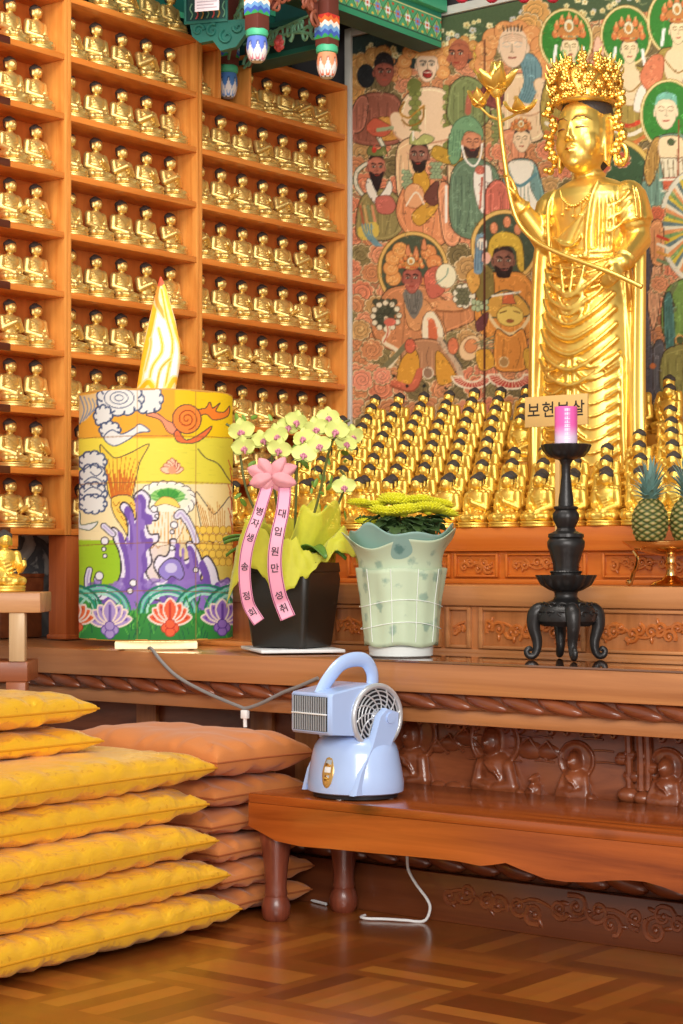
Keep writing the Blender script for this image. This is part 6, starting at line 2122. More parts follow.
# clouds with blue-grey outlines
def scal(cx, cy, rx, ry, n, out=GB):
    for k in range(n):
        a = 2 * PI * k / n
        lc.ell(cx + rx * .82 * math.cos(a), cy + ry * .82 * math.sin(a), rx * .3, ry * .34, WH, out=out, ow=1.7)
    lc.ell(cx, cy, rx * .85, ry * .85, WH)
scal(148, 399, 13, 13, 9); scal(120, 399, 21, 14, 11)
for r_ in (.68, .4, .18): lc.ell(119, 398, 21 * r_, 14 * r_, WH, out=GB, ow=.9)
for k in range(5): lc.line([(80 + k * 4, 396 + k), (84 + k * 3.4, 410 - k), (80 + k * 3, 424 - k * 3)], 1.3, GB, smooth=4)
lc.poly([(79, 396), (96, 393), (96, 408), (86, 420), (79, 424)], WH, .5)
scal(103, 416, 8, 9, 8); scal(110, 430, 9, 7, 8)
oline([(104, 438), (112, 430), (122, 434), (134, 428), (140, 424), (150, 431), (138, 433), (128, 440), (114, 446)], WH, GB, 1.1)
for cy, r_ in ((462, 9), (478, 12), (494, 10), (504, 8)): scal(93, cy, 12, r_, 9)
for cy in (470, 482, 492): lc.line([(84, cy), (92, cy - 5), (102, cy), (96, cy + 6), (90, cy + 2)], 1.1, GB, smooth=5)
oline([(70, 506), (80, 512), (81, 524), (88, 524), (98, 522), (90, 530), (78, 528), (70, 526)], WH, (90, 110, 90), 1)
# sun with flames
oline([(146, 415), (156, 413), (168, 421), (176, 424), (178, 434), (168, 432), (160, 420)], (250, 150, 110), BK, .9)
oline([(198, 410), (206, 408), (210, 402), (213, 408), (220, 403), (216, 411), (224, 412), (230, 406), (228, 416), (214, 420), (206, 414), (196, 418)], (252, 132, 44), BK, .9)
oline([(178, 430), (186, 440), (200, 434), (212, 426), (206, 436), (194, 443), (178, 442), (174, 434)], (244, 116, 60), BK, .9)
lc.ell(187, 419, 14, 14, (250, 138, 54), out=BK, ow=1)
lc.line([(187 + (1 + k * .32) * math.cos(k * .45), 419 + (1 + k * .32) * math.sin(k * .45)) for k in range(32)], 1, (150, 50, 20))
# little lotus
for a, l_ in ((-.2, 12), (-.75, 11), (-1.25, 12), (-1.57, 14), (-1.9, 12), (-2.4, 11), (-2.95, 12)):
    ex, ey = 172 + math.cos(a) * l_, 471 + math.sin(a) * l_ * .95
    nx, ny = -math.sin(a) * 3.6, math.cos(a) * 3.6
    oline([(172, 472), ((172 + ex) / 2 + nx, (471 + ey) / 2 + ny), (ex, ey), ((172 + ex) / 2 - nx, (471 + ey) / 2 - ny)], (250, 206, 170), (180, 70, 60), .8)
lc.ell(172, 470, 4, 4, (250, 160, 120))
# bottom band: teal arcs, leaves and lotus flowers
for cx in (100, 168, 205, 235, 72):
    for k, c in enumerate(((30, 120, 96), (120, 206, 176), (40, 150, 120), (170, 224, 200))):
        lc.line([(cx + (30 - k * 3) * math.cos(a), 612 + (27 - k * 3) * math.sin(a)) for a in [PI + PI * q / 20 for q in range(21)]], 2.4, c)
for k in range(160):
    x, y = rng.uniform(72, 240), rng.uniform(604, 640)
    lc.line([(x, y), (x + rng.uniform(-4, 4), y - rng.uniform(4, 10))], 1, rng.choice([(40, 110, 50), (90, 176, 70), (30, 96, 60)]))
def bloom(cx, cy, col, dk, s=1.):
    for a, l_, w in ((-.15, 22, 6), (-.6, 21, 6), (-PI + .15, 22, 6), (-PI + .6, 21, 6), (-1.0, 21, 6), (-PI + 1.0, 21, 6), (-1.57, 23, 7)):
        ex, ey = cx + math.cos(a) * l_ * s, cy + math.sin(a) * l_ * .95 * s
        nx, ny = -math.sin(a) * w * s, math.cos(a) * w * s
        p = [(cx, cy + 2), (cx + (ex - cx) * .5 + nx, cy + (ey - cy) * .5 + ny), (ex, ey), (cx + (ex - cx) * .5 - nx, cy + (ey - cy) * .5 - ny)]
        lc.poly(p, col, smooth=5, out=(248, 222, 206), ow=1.8)
        lc.line([(cx, cy), (cx + (ex - cx) * .75, cy + (ey - cy) * .75)], 2.6 * s, dk, .7)
    for dx, dy in ((-4, 8), (4, 8), (0, 12), (0, 4)): lc.ell(cx + dx * s, cy + dy * s, 4.4 * s, 4.2 * s, col, out=dk, ow=.9)
bloom(170, 620, (236, 100, 60), (190, 40, 30)); bloom(110, 622, (176, 150, 206), (90, 60, 150)); bloom(222, 620, (150, 110, 190), (80, 40, 130), .95); bloom(75, 620, (236, 110, 60), (190, 60, 30), .9)
# seams of the papers
for y in (438, 484, 545, 593): lc.line([(70, y + 1), (156, y - 2.4), (245, y + .5)], .9, (150, 90, 50), .7, smooth=6)
for x in (137, 196): lc.line([(x, 385), (x, 645)], .7, (176, 120, 60), .6)

lc.a *= .86
lan = thing('painted_lantern', 'tall drum lantern of glowing painted paper with clouds, sun, fish and lotus flowers', 'lantern', (LX, LY, ZT + .001))
nu, nv = 420, 260
to_cam = math.atan2(-LY, -LX)
h0, h1 = zl0 - ZT - .001, zl1 - ZT - .001
mb = MB()
def lf_(u, v):
    a = to_cam - PI + 2 * PI * u
    rr = RL * (1 + .004 * math.sin(a * 8) + .003 * math.sin(v * 18))
    return (rr * math.cos(a), rr * math.sin(a), h0 + (h1 - h0) * v)
mb.grid(lf_, nu, nv, True)
M['lantern'] = mat_vcol('painted_lantern_paper', .7, emis=.33)
o = mb.build('paper_shade', M['lantern'], lan)
uu = np.tile(np.arange(nu) / nu, nv); vv_ = np.repeat(np.arange(nv) / (nv - 1), nu)
d_ = (uu - .5) * 2 * PI                      # angle from the camera-facing generator
d_ = np.where(d_ > PI / 2, PI - d_, np.where(d_ < -PI / 2, -PI - d_, d_))
ang = to_cam + d_
gx_, gy_, gz_ = LX + RL * np.cos(ang), LY + RL * np.sin(ang), ZT + .001 + h0 + (h1 - h0) * vv_
t_ = VX * gx_ + VY * gy_
set_paint(o.data, lc.sample(CX0 + FPX * (RX * gx_ + RY * gy_) / t_, HY - FPX * (gz_ - 1) / t_))
M['wire'] = mat_plain('lantern_wood', rgb(206, 150, 70), rough=.5)
for z in (h0, h1):
    MB().tube([((RL - .004) * math.cos(a), (RL - .004) * math.sin(a), z) for a in [2 * PI * k / 60 for k in range(61)]], .004, 6).build('hoop', M['wire'], lan)
M['lamp_white'] = mat_plain('lit_white_base', rgb(250, 240, 214), rough=.5, emit=rgb(255, 226, 160), estr=.5)
MB().box((0, 0, (h0 - .006) / 2), (.40, .26, h0 - .008), to_cam, .004).build('base_box', M['lamp_white'], lan)
for s in (-1, 1):
    MB().box((s * .11 * math.cos(to_cam + PI / 2), s * .11 * math.sin(to_cam + PI / 2), (h0) / 2 + .002), (.30, .02, h0 + .004), to_cam, .002).build('base_rail', M['wire'], lan)
# paper flame on top
fcv = Canvas(120, 270, 200, 400, 6, (240, 236, 232))
for k in range(26):
    u = k / 25
    y0 = 400 - u * 20
for pts, w, c in (([(138, 392), (144, 360), (152, 325), (160, 282)], 9, (252, 186, 40)), ([(160, 280), (157, 300), (166, 318)], 7, (250, 150, 60)), ([(180, 392), (182, 352), (176, 330), (164, 286)], 5, (252, 190, 60)),
                  ([(162, 290), (168, 320), (174, 345), (170, 372), (166, 392)], 3, (250, 170, 40)), ([(150, 392), (154, 370), (164, 352), (160, 330)], 3.4, (252, 176, 50)), ([(140, 392), (150, 384), (156, 392)], 8, (252, 176, 30)), ([(168, 394), (176, 380), (180, 392)], 7, (252, 184, 50)), ([(158, 394), (162, 372), (172, 360)], 2.4, (246, 160, 40)), ([(146, 372), (152, 350), (152, 340)], 2.6, (252, 196, 80))):
    fcv.line(pts, w * .8 + 2.5, tuple((c[i] * .5 + 244 * .5) for i in range(3)), .6, smooth=6); fcv.line(pts, w * .6, c, .9, smooth=6)
fcv.ell(160, 280, 5, 7, (236, 84, 60), .9)
nu2, nv2 = 120, 130
kk = TL / FPX
zf0, zf1 = at_t(156, 395, TL).z - ZT - .001, at_t(160, 277, TL).z - ZT - .001
def flame(u, v):
    a = to_cam - PI + 2 * PI * u
    y = 395 - 118 * v
    lft = np.interp(y, [277, 300, 340, 395], [160, 154.5, 145.5, 137]); rgt = np.interp(y, [277, 290, 320, 345, 360, 395], [161.5, 167, 176, 181, 181.5, 175.5])
    r = (rgt - lft) / 2 * kk; c = ((lft + rgt) / 2 - 156.2) * kk
    rr = 1 + .06 * math.sin(a * 5 + 1)
    return (c * RX + r * rr * math.cos(a), c * RY + r * rr * math.sin(a) * 1.0, zf0 + (zf1 - zf0) * v)
mb = MB(); mb.grid(flame, nu2, nv2, True)
mb.f.append(tuple(range((nv2 - 1) * nu2, nv2 * nu2))); mb.mi.append(0)
M['flame'] = mat_vcol('painted_flame_paper', .7, emis=.3)
o = mb.build('paper_flame', M['flame'], lan)
cc = mesh_co(o.data) + np.array([LX, LY, ZT + .001])
# back half repeats the front
d2 = (cc[:, 0] - LX) * VX + (cc[:, 1] - LY) * VY
t_ = VX * LX + VY * LY
set_paint(o.data, fcv.sample(CX0 + FPX * (RX * cc[:, 0] + RY * cc[:, 1]) / t_, HY - FPX * (cc[:, 2] - 1) / t_))
MB().tube([(0, 0, h1 - .03), (0, 0, h1 - .02)], RL - .004, 60).build('lid', M['wire'], lan)
pl = bpy.data.lights.new('lantern_bulb', 'POINT'); pl.energy = 6; pl.color = (1, .78, .42); pl.shadow_soft_size = .12
po = bpy.data.objects.new('lantern_bulb', pl); COL.objects.link(po); po.location = (LX + .02, LY + .0, ZT + .06)
po.parent = None
# lantern cord over the altar front
M['grey_cord'] = mat_plain('grey_cord', rgb(128, 124, 122), rough=.6)
cp_ = [at_t(149, 650, 5.88), on_y(152, 651, 4.203), on_y(162, 662, 4.195), on_y(178, 677, 4.2), on_y(205, 692, 4.205), on_y(238, 706, 4.2), on_y(247, 708, 4.2), on_y(262, 703, 4.2), on_y(282, 693, 4.2), on_y(300, 686, 4.195), on_y(318, 678, 4.195)]
cp_[0].z = ZT + .006; cp_[1].z = ZT + .005
b_ = cp_[0].copy()
c_ = MB().tube([p - b_ for p in catmull(cp_, 6)], .0055, 8).build('lantern_cord', M['grey_cord'], None, loc=b_)
tag(c_, 'grey cord draped down the altar front from the painted lantern', 'cord')
pg = on_y(245, 712, 4.2)
c_ = MB().span((-.012, -.008, -.02), (.012, .008, .006), .003).tube([(0, 0, -.018), (.001, 0, -.045)], .006, 8).build('cord_plug', M['white_pl'], None, loc=pg)
tag(c_, 'small white plug hanging where the grey lantern cord dips', 'plug')

# ================================================================== orchid arrangement
TO = 5.787
op = at_t(292, 651, TO); OX, OY = op.x, op.y
OZ = ZT + .016
tray = thing('foam_tray', 'thin white foam tray under the black orchid pot', 'tray', (OX, OY, ZT + .0025), R(-38))
M['foam'] = mat_plain('white_foam', rgb(232, 234, 236), rough=.5, var=.02)
MB().span((-.165, -.13, 0), (.165, .13, .010), .003).build('slab', M['foam'], tray)
orc = thing('orchid_pot', 'yellow-green orchids in a black square pot with a pink ribbon bow', 'potted plant', (OX, OY, OZ), 0)
M['pot_black'] = mat_plain('black_glazed_pot', rgb(32, 28, 22), rough=.42, var=.4, scale=220, coat=.1)
kO = TO / FPX
th_ = R(38.4) + R(-27.6)        # one face turned toward the camera's left
def sq(z, a, rd, n=8):
    """rounded square ring"""
    o_ = []
    for c in range(4):
        ca = c * PI / 2
        for i in range(n):
            t = ca + PI / 2 * i / (n - 1)
            x = (a / 2 - rd) * (1 if c in (0, 3) else -1) + rd * math.cos(t); y = (a / 2 - rd) * (1 if c in (0, 1) else -1) + rd * math.sin(t)
            X_ = x * math.cos(th_) - y * math.sin(th_); Y_ = x * math.sin(th_) + y * math.cos(th_)
            o_.append((X_, Y_, z))
    return o_
hp_ = 1.0 + 1.5 * kO - OZ
a_t, a_b = .226, .192
MB().loft([sq(0, a_b * .97, .02), sq(.006, a_b, .022), sq(hp_ * .5, (a_b + a_t * 1.08) / 2, .022), sq(hp_ * .8, a_t * 1.03, .022), sq(hp_ - .03, a_t, .022), sq(hp_ - .028, a_t * 1.03, .022), sq(hp_, a_t * 1.0, .022), sq(hp_, a_t * .9, .02), sq(hp_ - .03, a_t * .88, .02)]).build('pot', M['pot_black'], orc)
def OP(px, py, t=TO): return at_t(px, py, t) - Vector((OX, OY, OZ))
# tulle wrap
M['tulle'] = mat_plain('yellow_tulle', rgb(228, 226, 66), rough=.6, alpha=.62, var=.12, scale=50, sheen=.2)
rng = random.Random(5)
def ruffle(fn, nu, nv, name, mat, parent, th=.0012):
    m_ = MB(); m_.grid(fn, nu, nv, True)
    o = m_.build(name, mat, parent)
    s = o.modifiers.new('thickness', 'SOLIDIFY'); s.thickness = th
    return o
def tul(u, v):
    a = 2 * PI * u
    dcam = math.cos(a - (YAW - PI / 2))
    if v < .45:
        s = v / .45
        r = .085 + s * (.075 + .02 * math.sin(3 * a + 1)); z = hp_ + .0 + s * (.075 + .035 * math.sin(3 * a) + .02 * math.sin(7 * a + 1))
    else:
        s = (v - .45) / .55
        pt = abs(math.sin(2 * (a - th_))) ** 1.5
        r = .16 + .02 * math.sin(3 * a + 1) + s * (.02 + .015 * math.sin(5 * a))
        z = hp_ + .075 + .035 * math.sin(3 * a) + .02 * math.sin(7 * a + 1) - s * (.06 + .11 * max(0, math.cos(a - (YAW - PI / 2) + .75)) ** 2 + .035 * math.sin(5 * a))
    return (r * math.cos(a), r * math.sin(a), z + .007 * math.sin(19 * a + v * 9) + .006 * math.sin(31 * a - v * 14))
ruffle(tul, 120, 24, 'tulle_wrap', M['tulle'], orc)
def tul2(u, v):
    a = 2 * PI * u
    r = .06 + v * (.07 + .03 * math.sin(4 * a + .5)); z = hp_ - .01 + v * (.14 + .05 * math.sin(3 * a + 2) + .03 * math.sin(8 * a))
    return (r * math.cos(a), r * math.sin(a), z)
ruffle(tul2, 100, 14, 'tulle_wrap', M['tulle'], orc)
# leaves
M['leaf'] = mat_plain('strap_leaf_green', rgb(86, 128, 50), rough=.4, var=.25, scale=20)
def strap(p0, d, L, w, droop, name, mat, parent, lift=.8):
    d = Vector(d).normalized(); sd = Vector((-d.y, d.x, 0)); 
    def fn(u, v):
        x = (u - .5) * 2
        s = v
        c = Vector(p0) + d * (L * s) + Vector((0, 0, L * (lift * s - droop * s * s)))
        ww = w * (math.sin(PI * min(.98, .15 + .83 * s)) ** .6)
        return c + sd * ww * x + Vector((0, 0, .3 * w * x * x))
    m_ = MB(); m_.grid(fn, 7, 14)
    o = m_.build(name, mat, parent)
    s_ = o.modifiers.new('thickness', 'SOLIDIFY'); s_.thickness = .003
    return o
for i in range(9):
    a = rng.uniform(0, 2 * PI)
    strap((.03 * math.cos(a), .03 * math.sin(a), hp_ - .01), (math.cos(a), math.sin(a), 0), rng.uniform(.13, .19), .026, rng.uniform(.8, 1.1), 'leaf', M['leaf'], orc, 1.2)
strap((-.04, -.02, hp_), (-RX, -RY, 0), .17, .028, .9, 'leaf', M['leaf'], orc, 1.3); strap((.04, .0, hp_), (RX, RY, 0), .16, .026, .8, 'leaf', M['leaf'], orc, 1.0)
# stems and blossoms
M['stem'] = mat_plain('stem_green', rgb(92, 96, 40), rough=.5)
M['petal'] = mat_plain('orchid_petal', rgb(216, 224, 126), rough=.5, var=.1, scale=40, sheen=.2)
M['orchid_lip'] = mat_plain('orchid_lip', rgb(206, 130, 150), rough=.5, var=.2, scale=90)
tocam = Vector((-VX, -VY, 0))
def blossom_mesh():
    mbp = MB(); mbl = MB()
    # local: faces -Y, up +Z
    def pet(a, L, w, back):
        def fn(u, v):
            x = (u - .5) * 2
            s = v
            ww = w * math.sin(PI * min(.97, .1 + .87 * s)) ** .6
            return (math.cos(a) * L * s - math.sin(a) * ww * x, -.002 + back + .006 * s * s - .004 * x * x * s, math.sin(a) * L * s + math.cos(a) * ww * x)
        g = MB(); g.grid(fn, 7, 8); n = len(g.v)
        vs = list(g.v) + [(p[0], p[1] + .0014, p[2]) for p in g.v]
        fs = list(g.f) + [tuple(reversed([i + n for i in f])) for f in g.f]
        mbp.add(vs, fs)
    pet(PI / 2, .036, .015, .002); pet(PI / 2 + 2.2, .034, .013, .002); pet(PI / 2 - 2.2, .034, .013, .002)
    pet(.12, .040, .022, -.002); pet(PI - .12, .040, .022, -.002)
    mbp.ball((0, .002, 0), (.008, .006, .008), 8, 6)
    mbl.ball((0, -.008, -.002), (.006, .007, .005), 10, 6); mbl.ball((-.006, -.007, -.007), (.006, .004, .006), 8, 6); mbl.ball((.006, -.007, -.007), (.006, .004, .006), 8, 6); mbl.capsule((0, -.009, -.006), (0, -.012, -.018), .005, .003)
    return mbp, mbl
bp_, bl_ = blossom_mesh()
bo = bp_.build('blossom', M['petal'], orc); bl = bl_.build('lip', M['orchid_lip'], bo)
bl2 = [(241.6, 430.5, .02), (243, 447, .0), (276, 435.5, .0), (279.6, 449, -.06), (304, 438, 0), (318.5, 445, -.05), (304, 454, -.08), (337, 430.5, 0), (346, 443.5, .02), (344, 486, -.05), (262, 440, .06), (296, 421, .05), (328, 417, .06), (288, 426, .05), (316, 428, .05), (352, 436, .06)]
for i, (px, py, dt_) in enumerate(bl2):
    b2, l2 = (bo, bl) if i == 0 else (bo.copy(), bl.copy())
    if i: 
        COL.objects.link(b2); COL.objects.link(l2); b2.parent = orc; l2.parent = b2
    b2.location = OP(px, py, TO - .06 + dt_)
    b2.rotation_euler = (R(rng.uniform(-14, 10)), R(rng.uniform(-14, 14)), YAW + R(rng.uniform(-34, 34)))
    b2.scale = (rng.uniform(.92, 1.1),) * 3
for path in ([(284, 560), (250, 500), (240, 455), (236, 432), (226, 424)], [(288, 560), (276, 500), (272, 455), (276, 430), (292, 416)], [(294, 560), (296, 500), (298, 455), (306, 428), (328, 414)], [(300, 560), (318, 500), (328, 455), (338, 428), (350, 420)], [(302, 560), (330, 520), (340, 500), (346, 480), (340, 470)]):
    MB().tube(catmull([OP(px, py, TO + .0) for px, py in path], 6), .0042, 7).build('stem', M['stem'], orc)
# small green foliage among the blossoms
M['fern'] = mat_plain('small_leaf_green', rgb(120, 160, 60), rough=.5, var=.3, scale=40)
fm = MB()
fm.ball((0, 0, 0), (.013, .0015, .006), 8, 5)
f0 = fm.build('small_leaf', M['fern'], orc)
for i in range(60):
    f = f0 if i == 0 else f0.copy()
    if i: COL.objects.link(f); f.parent = orc
    px, py = rng.uniform(236, 348), rng.uniform(412, 520)
    if 258 < px < 300 and py > 455: px = rng.uniform(302, 340)
    f.location = OP(px, py, TO + rng.uniform(-.02, .12))
    f.rotation_euler = (rng.uniform(-1, 1), rng.uniform(-1.5, 1.5), rng.uniform(0, 6)); f.scale = (rng.uniform(.7, 1.5),) * 3
# bow with ribbons
M['pink'] = mat_plain('pink_satin_ribbon', rgb(238, 160, 186), rough=.4, var=.03, sheen=.2)
M['pink_tulle'] = mat_plain('pink_gauze', rgb(240, 166, 174), rough=.5, alpha=.74, var=.12, scale=60)
M['magenta'] = mat_plain('magenta_edging', rgb(150, 60, 110), rough=.5)
M['print'] = mat_plain('black_print', rgb(40, 24, 34), rough=.6)
TB = 5.56
bw0 = at_t(272, 476, TB)
bow = thing('ribbon_bow', 'pink ribbon bow with two hanging tails printed with Korean letters, on the orchids', 'ribbon', bw0)
def BW(px, py, t=TB): return at_t(px, py, t) - bw0
kB = TB / FPX
for i, (a, L, w) in enumerate(((2.85, 26, 12), (2.2, 22, 11), (3.5, 24, 12), (.38, 27, 12), (.95, 23, 11), (-.32, 26, 12), (-1.0, 18, 10), (4.2, 19, 10))):
    def loop(u, v):
        # puffed, pinched lobe of gathered gauze
        th = 2 * PI * u; s = v
        rad = L * s
        half = w * .62 * math.sin(PI * min(.985, .06 + .93 * s)) ** .75
        wv = 1 + .10 * math.sin(5 * th + i) + .06 * math.sin(9 * s + i)
        off = half * math.cos(th) * wv; dp = half * .62 * math.sin(th) * wv + 2.5 * (i % 3)
        x = rad * math.cos(a) - math.sin(a) * off; y = rad * math.sin(a) + math.cos(a) * off
        return Vector((RX, RY, 0)) * (x * kB) + Vector((0, 0, 1)) * (y * kB) + tocam * (dp * kB)
    m_ = MB(); m_.grid(loop, 20, 12, True)
    o = m_.build('bow_loop', M['pink_tulle'], bow); s_ = o.modifiers.new('thickness', 'SOLIDIFY'); s_.thickness = .0012
MB().ball((0, 0, 0), (.012, .012, .012), 12, 8).build('knot', M['pink'], bow)
def tail(path, w0, w1, chars, cs):
    P_ = catmull([(x, y, 0) for x, y in path], 8)
    n = len(P_)
    def at(s):
        f = s * (n - 1); i = min(int(f), n - 2); q = P_[i].lerp(P_[i + 1], f - i)
        d = (P_[min(i + 2, n - 1)] - P_[max(i - 1, 0)]).normalized()
        return q, d
    def t_of(s): return TB - .035 * math.sin(PI * min(1, s * 1.2)) - .02 * s
    def pos(s, x, lift=0.):
        q, d = at(s); nx, ny = d.y, -d.x
        w = (w0 + (w1 - w0) * s) / 2
        return BW(q.x + nx * x * w, q.y + ny * x * w, t_of(s) - lift)
    m_ = MB(); m_.grid(lambda u, v: pos(v, (u - .5) * 2), 9, 50)
    tl = m_.build('ribbon_tail', M['pink'], bow); s_ = tl.modifiers.new('thickness', 'SOLIDIFY'); s_.thickness = .001; s_.offset = 1
    for x in (-.86, .86):
        for kdash in range(1):
            MB().tube([pos(s, x, .0018) for s in np.linspace(0, 1, 60)], .0011, 5).build('edging', M['magenta'], tl)
    for ch, s in chars:
        vs, fs = text_mesh(ch, cs)
        q, d = at(s); nx, ny = d.y, -d.x
        vv = []
        for v in vs:
            X_ = q.x - (-nx) * v.x / kB * 1.0 + d.x * (-v.y) / kB
            Y_ = q.y - (-ny) * v.x / kB * 1.0 + d.y * (-v.y) / kB
            vv.append(BW(X_, Y_, t_of(s) - .003))
        MB().add(vv, fs).build('lettering', M['print'], tl, smooth=False)
tail([(268, 481), (266, 490), (262, 503), (258, 516), (251.5, 533), (246.5, 552), (244.5, 575), (247.5, 601), (253, 613), (259, 622)], 12, 12.6, [('병', .30), ('자', .385), ('생', .475), ('송', .63), ('정', .755), ('회', .885)], .0265)
tail([(284, 482), (284.5, 494), (282, 514), (278, 532), (275, 552), (275, 572), (278.5, 593), (283, 606), (288, 618)], 12.5, 16, [('대', .25), ('입', .375), ('원', .50), ('만', .605), ('성', .77), ('취', .90)], .0285)

# ================================================================== chrysanthemum pot
TM = 5.43
mp_ = at_t(401, 657, TM); MX_, MY_ = mp_.x, mp_.y
MZ = ZT + .0025
mum = thing('chrysanthemum_pot', 'yellow chrysanthemums in a white pot wrapped in pale green mesh', 'potted plant', (MX_, MY_, MZ))
kM = TM / FPX
def mz(py): return (657.5 - py) * kM
def MP(px, py, t=TM): return at_t(px, py, t) - Vector((MX_, MY_, MZ))
M['white_pot'] = mat_plain('white_pot', rgb(228, 232, 230), rough=.35, var=.02)
def blotch_mat(name, c1, c2, alpha):
    m, nt, b = new_mat(name); N, L = nt.nodes, nt.links
    tc = N.new('ShaderNodeTexCoord'); vo = N.new('ShaderNodeTexVoronoi'); vo.inputs['Scale'].default_value = 17
    L.new(tc.outputs['Object'], vo.inputs['Vector'])
    ns = N.new('ShaderNodeTexNoise'); ns.inputs['Scale'].default_value = 60; L.new(tc.outputs['Object'], ns.inputs['Vector'])
    ad = N.new('ShaderNodeMath'); ad.operation = 'MULTIPLY_ADD'; L.new(ns.outputs['Fac'], ad.inputs[0]); ad.inputs[1].default_value = .5; L.new(vo.outputs['Distance'], ad.inputs[2])
    mr = N.new('ShaderNodeMapRange'); mr.inputs['From Min'].default_value = .42; mr.inputs['From Max'].default_value = .56
    L.new(ad.outputs['Value'], mr.inputs['Value'])
    mx = N.new('ShaderNodeMix'); mx.data_type = 'RGBA'; L.new(mr.outputs['Result'], mx.inputs[0]); mx.inputs[6].default_value = c2; mx.inputs[7].default_value = c1
    L.new(mx.outputs[2], b.inputs['Base Color']); b.inputs['Alpha'].default_value = alpha; b.inputs['Roughness'].default_value = .5
    return m
M['mesh_wrap'] = blotch_mat('pale_green_mesh', rgb(206, 222, 190), rgb(160, 186, 164), .82)
M['mesh_wrap2'] = blotch_mat('blue_green_mesh', rgb(150, 186, 176), rgb(104, 146, 140), .82)
M['string'] = mat_plain('white_string', rgb(240, 244, 240), rough=.6)
MB().lathe([(.085, 0), (.092, .004), (.094, mz(647)), (.088, mz(646)), (.05, mz(647))], 40).build('saucer', M['white_pot'], mum)
MB().lathe([(.086, mz(650)), (.092, mz(640)), (.108, mz(590)), (.116, mz(582)), (.116, mz(576)), (.108, mz(576)), (.10, mz(590))], 40).build('pot', M['white_pot'], mum)
def wrap(u, v):
    a = 2 * PI * u
    y = 646 - v * 76
    r = np.interp(y, [570, 580, 600, 630, 646], [45, 43.5, 40.5, 38.5, 37]) * kM
    r *= 1 + .02 * math.sin(6 * a + v * 4) + .012 * math.sin(13 * a)
    return (r * math.cos(a), r * math.sin(a), mz(y) + .004 * math.sin(5 * a))
ruffle(wrap, 96, 20, 'mesh_wrap', M['mesh_wrap'], mum)
def wrap2(u, v):
    a = 2 * PI * u
    y = 578 - v * (38 + 7 * math.sin(2 * a + 1) + 4 * math.sin(5 * a))
    r = (42 + v * (14 + 4 * math.sin(3 * a + 2)) - 6 * math.sin(PI * v)) * kM
    return (r * math.cos(a), r * math.sin(a), mz(y))
ruffle(wrap2, 96, 16, 'mesh_flare', M['mesh_wrap'], mum)
def wrap3(u, v):
    a = 2 * PI * u
    y = 566 - v * (34 + 5 * math.sin(3 * a + .4) + 3 * math.sin(7 * a))
    r = (38 + v * (17 + 5 * math.sin(2 * a + 2.6))) * kM
    return (r * math.cos(a), r * math.sin(a), mz(y))
ruffle(wrap3, 96, 14, 'mesh_flare', M['mesh_wrap2'], mum)
for da in (-.85, -.25, .35, .9):
    a = YAW - PI / 2 + da
    MB().tube([((np.interp(y, [570, 580, 600, 630, 646], [45, 43.5, 40.5, 38.5, 37]) + 1.3) * kM * math.cos(a), (np.interp(y, [570, 580, 600, 630, 646], [45, 43.5, 40.5, 38.5, 37]) + 1.3) * kM * math.sin(a), mz(y)) for y in range(570, 647, 6)], .0011, 5).build('white_string', M['string'], mum)
for y0 in (626, 604):
    MB().tube([((np.interp(y0 + 4 * math.sin(a), [570, 580, 600, 630, 646], [45, 43.5, 40.5, 38.5, 37]) + 1.4) * kM * math.cos(a), (np.interp(y0 + 4 * math.sin(a), [570, 580, 600, 630, 646], [45, 43.5, 40.5, 38.5, 37]) + 1.4) * kM * math.sin(a), mz(y0 + 4 * math.sin(a * 2))) for a in [2 * PI * q / 40 for q in range(41)]], .0011, 5).build('white_string', M['string'], mum)
# flowers
M['mum_y'] = mat_plain('chrysanthemum_yellow', rgb(226, 222, 50), rough=.55, var=.12, scale=60)
def mum_mesh():
    m_ = MB(); rg = random.Random(2)
    m_.ball((0, 0, .004), (.012, .012, .010), 12, 8)
    for lay, (n, L, tilt) in enumerate(((26, .043, 1.5), (24, .041, 1.25), (22, .036, 1.0), (18, .031, .7), (12, .026, .38))):
        for k in range(n):
            a = 2 * PI * (k + .5 * lay) / n + rg.uniform(-.05, .05)
            d = Vector((math.cos(a), math.sin(a), 0)); p = Vector((0, 0, .004)) + d * .006
            pts = []
            for i in range(5):
                s = i / 4
                th = tilt * (1.1 - .18 * s)
                pts.append(p + (d * math.sin(th) + Vector((0, 0, math.cos(th)))) * L * s)
            m_.tube(pts, [.0016, .0024, .0028, .0024, .0012], 6, flat=1.8, up=(0, 0, 1))
    return m_
m0 = mum_mesh().build('flower_head', M['mum_y'], mum)
spots = [(366, 524, -.02, .7), (359, 506, .03, .8), (384, 516, -.05, 1.05), (404, 515, -.07, 1.15), (428, 513, -.06, 1.1), (443, 516, -.02, .95), (396, 506, .04, 1.1), (418, 505, .05, 1.05), (440, 507, .06, .9), (376, 508, .06, .85), (393, 502, .09, 1.)]
for i, (px, py, dt_, s) in enumerate(spots):
    f = m0 if i == 0 else m0.copy()
    if i: COL.objects.link(f); f.parent = mum
    f.location = MP(px, py, TM + dt_); f.rotation_euler = (R(rng.uniform(-6, 16)), R(rng.uniform(-8, 8)), rng.uniform(0, 6)); f.scale = (s * 1.02, s * 1.02, s * .95)
M['mum_leaf'] = mat_plain('chrysanthemum_leaf', rgb(58, 82, 40), rough=.5, var=.3, scale=40)
lm = MB()
def lob(u, v):
    x = (u - .5) * 2; s = v
    ww = .017 * (math.sin(PI * min(.97, .08 + .9 * s)) ** .7) * (1 + .25 * math.sin(s * 17))
    return (ww * x, .05 * s, .012 * s - .022 * s * s + .004 * x * x)
lm.grid(lob, 7, 14)
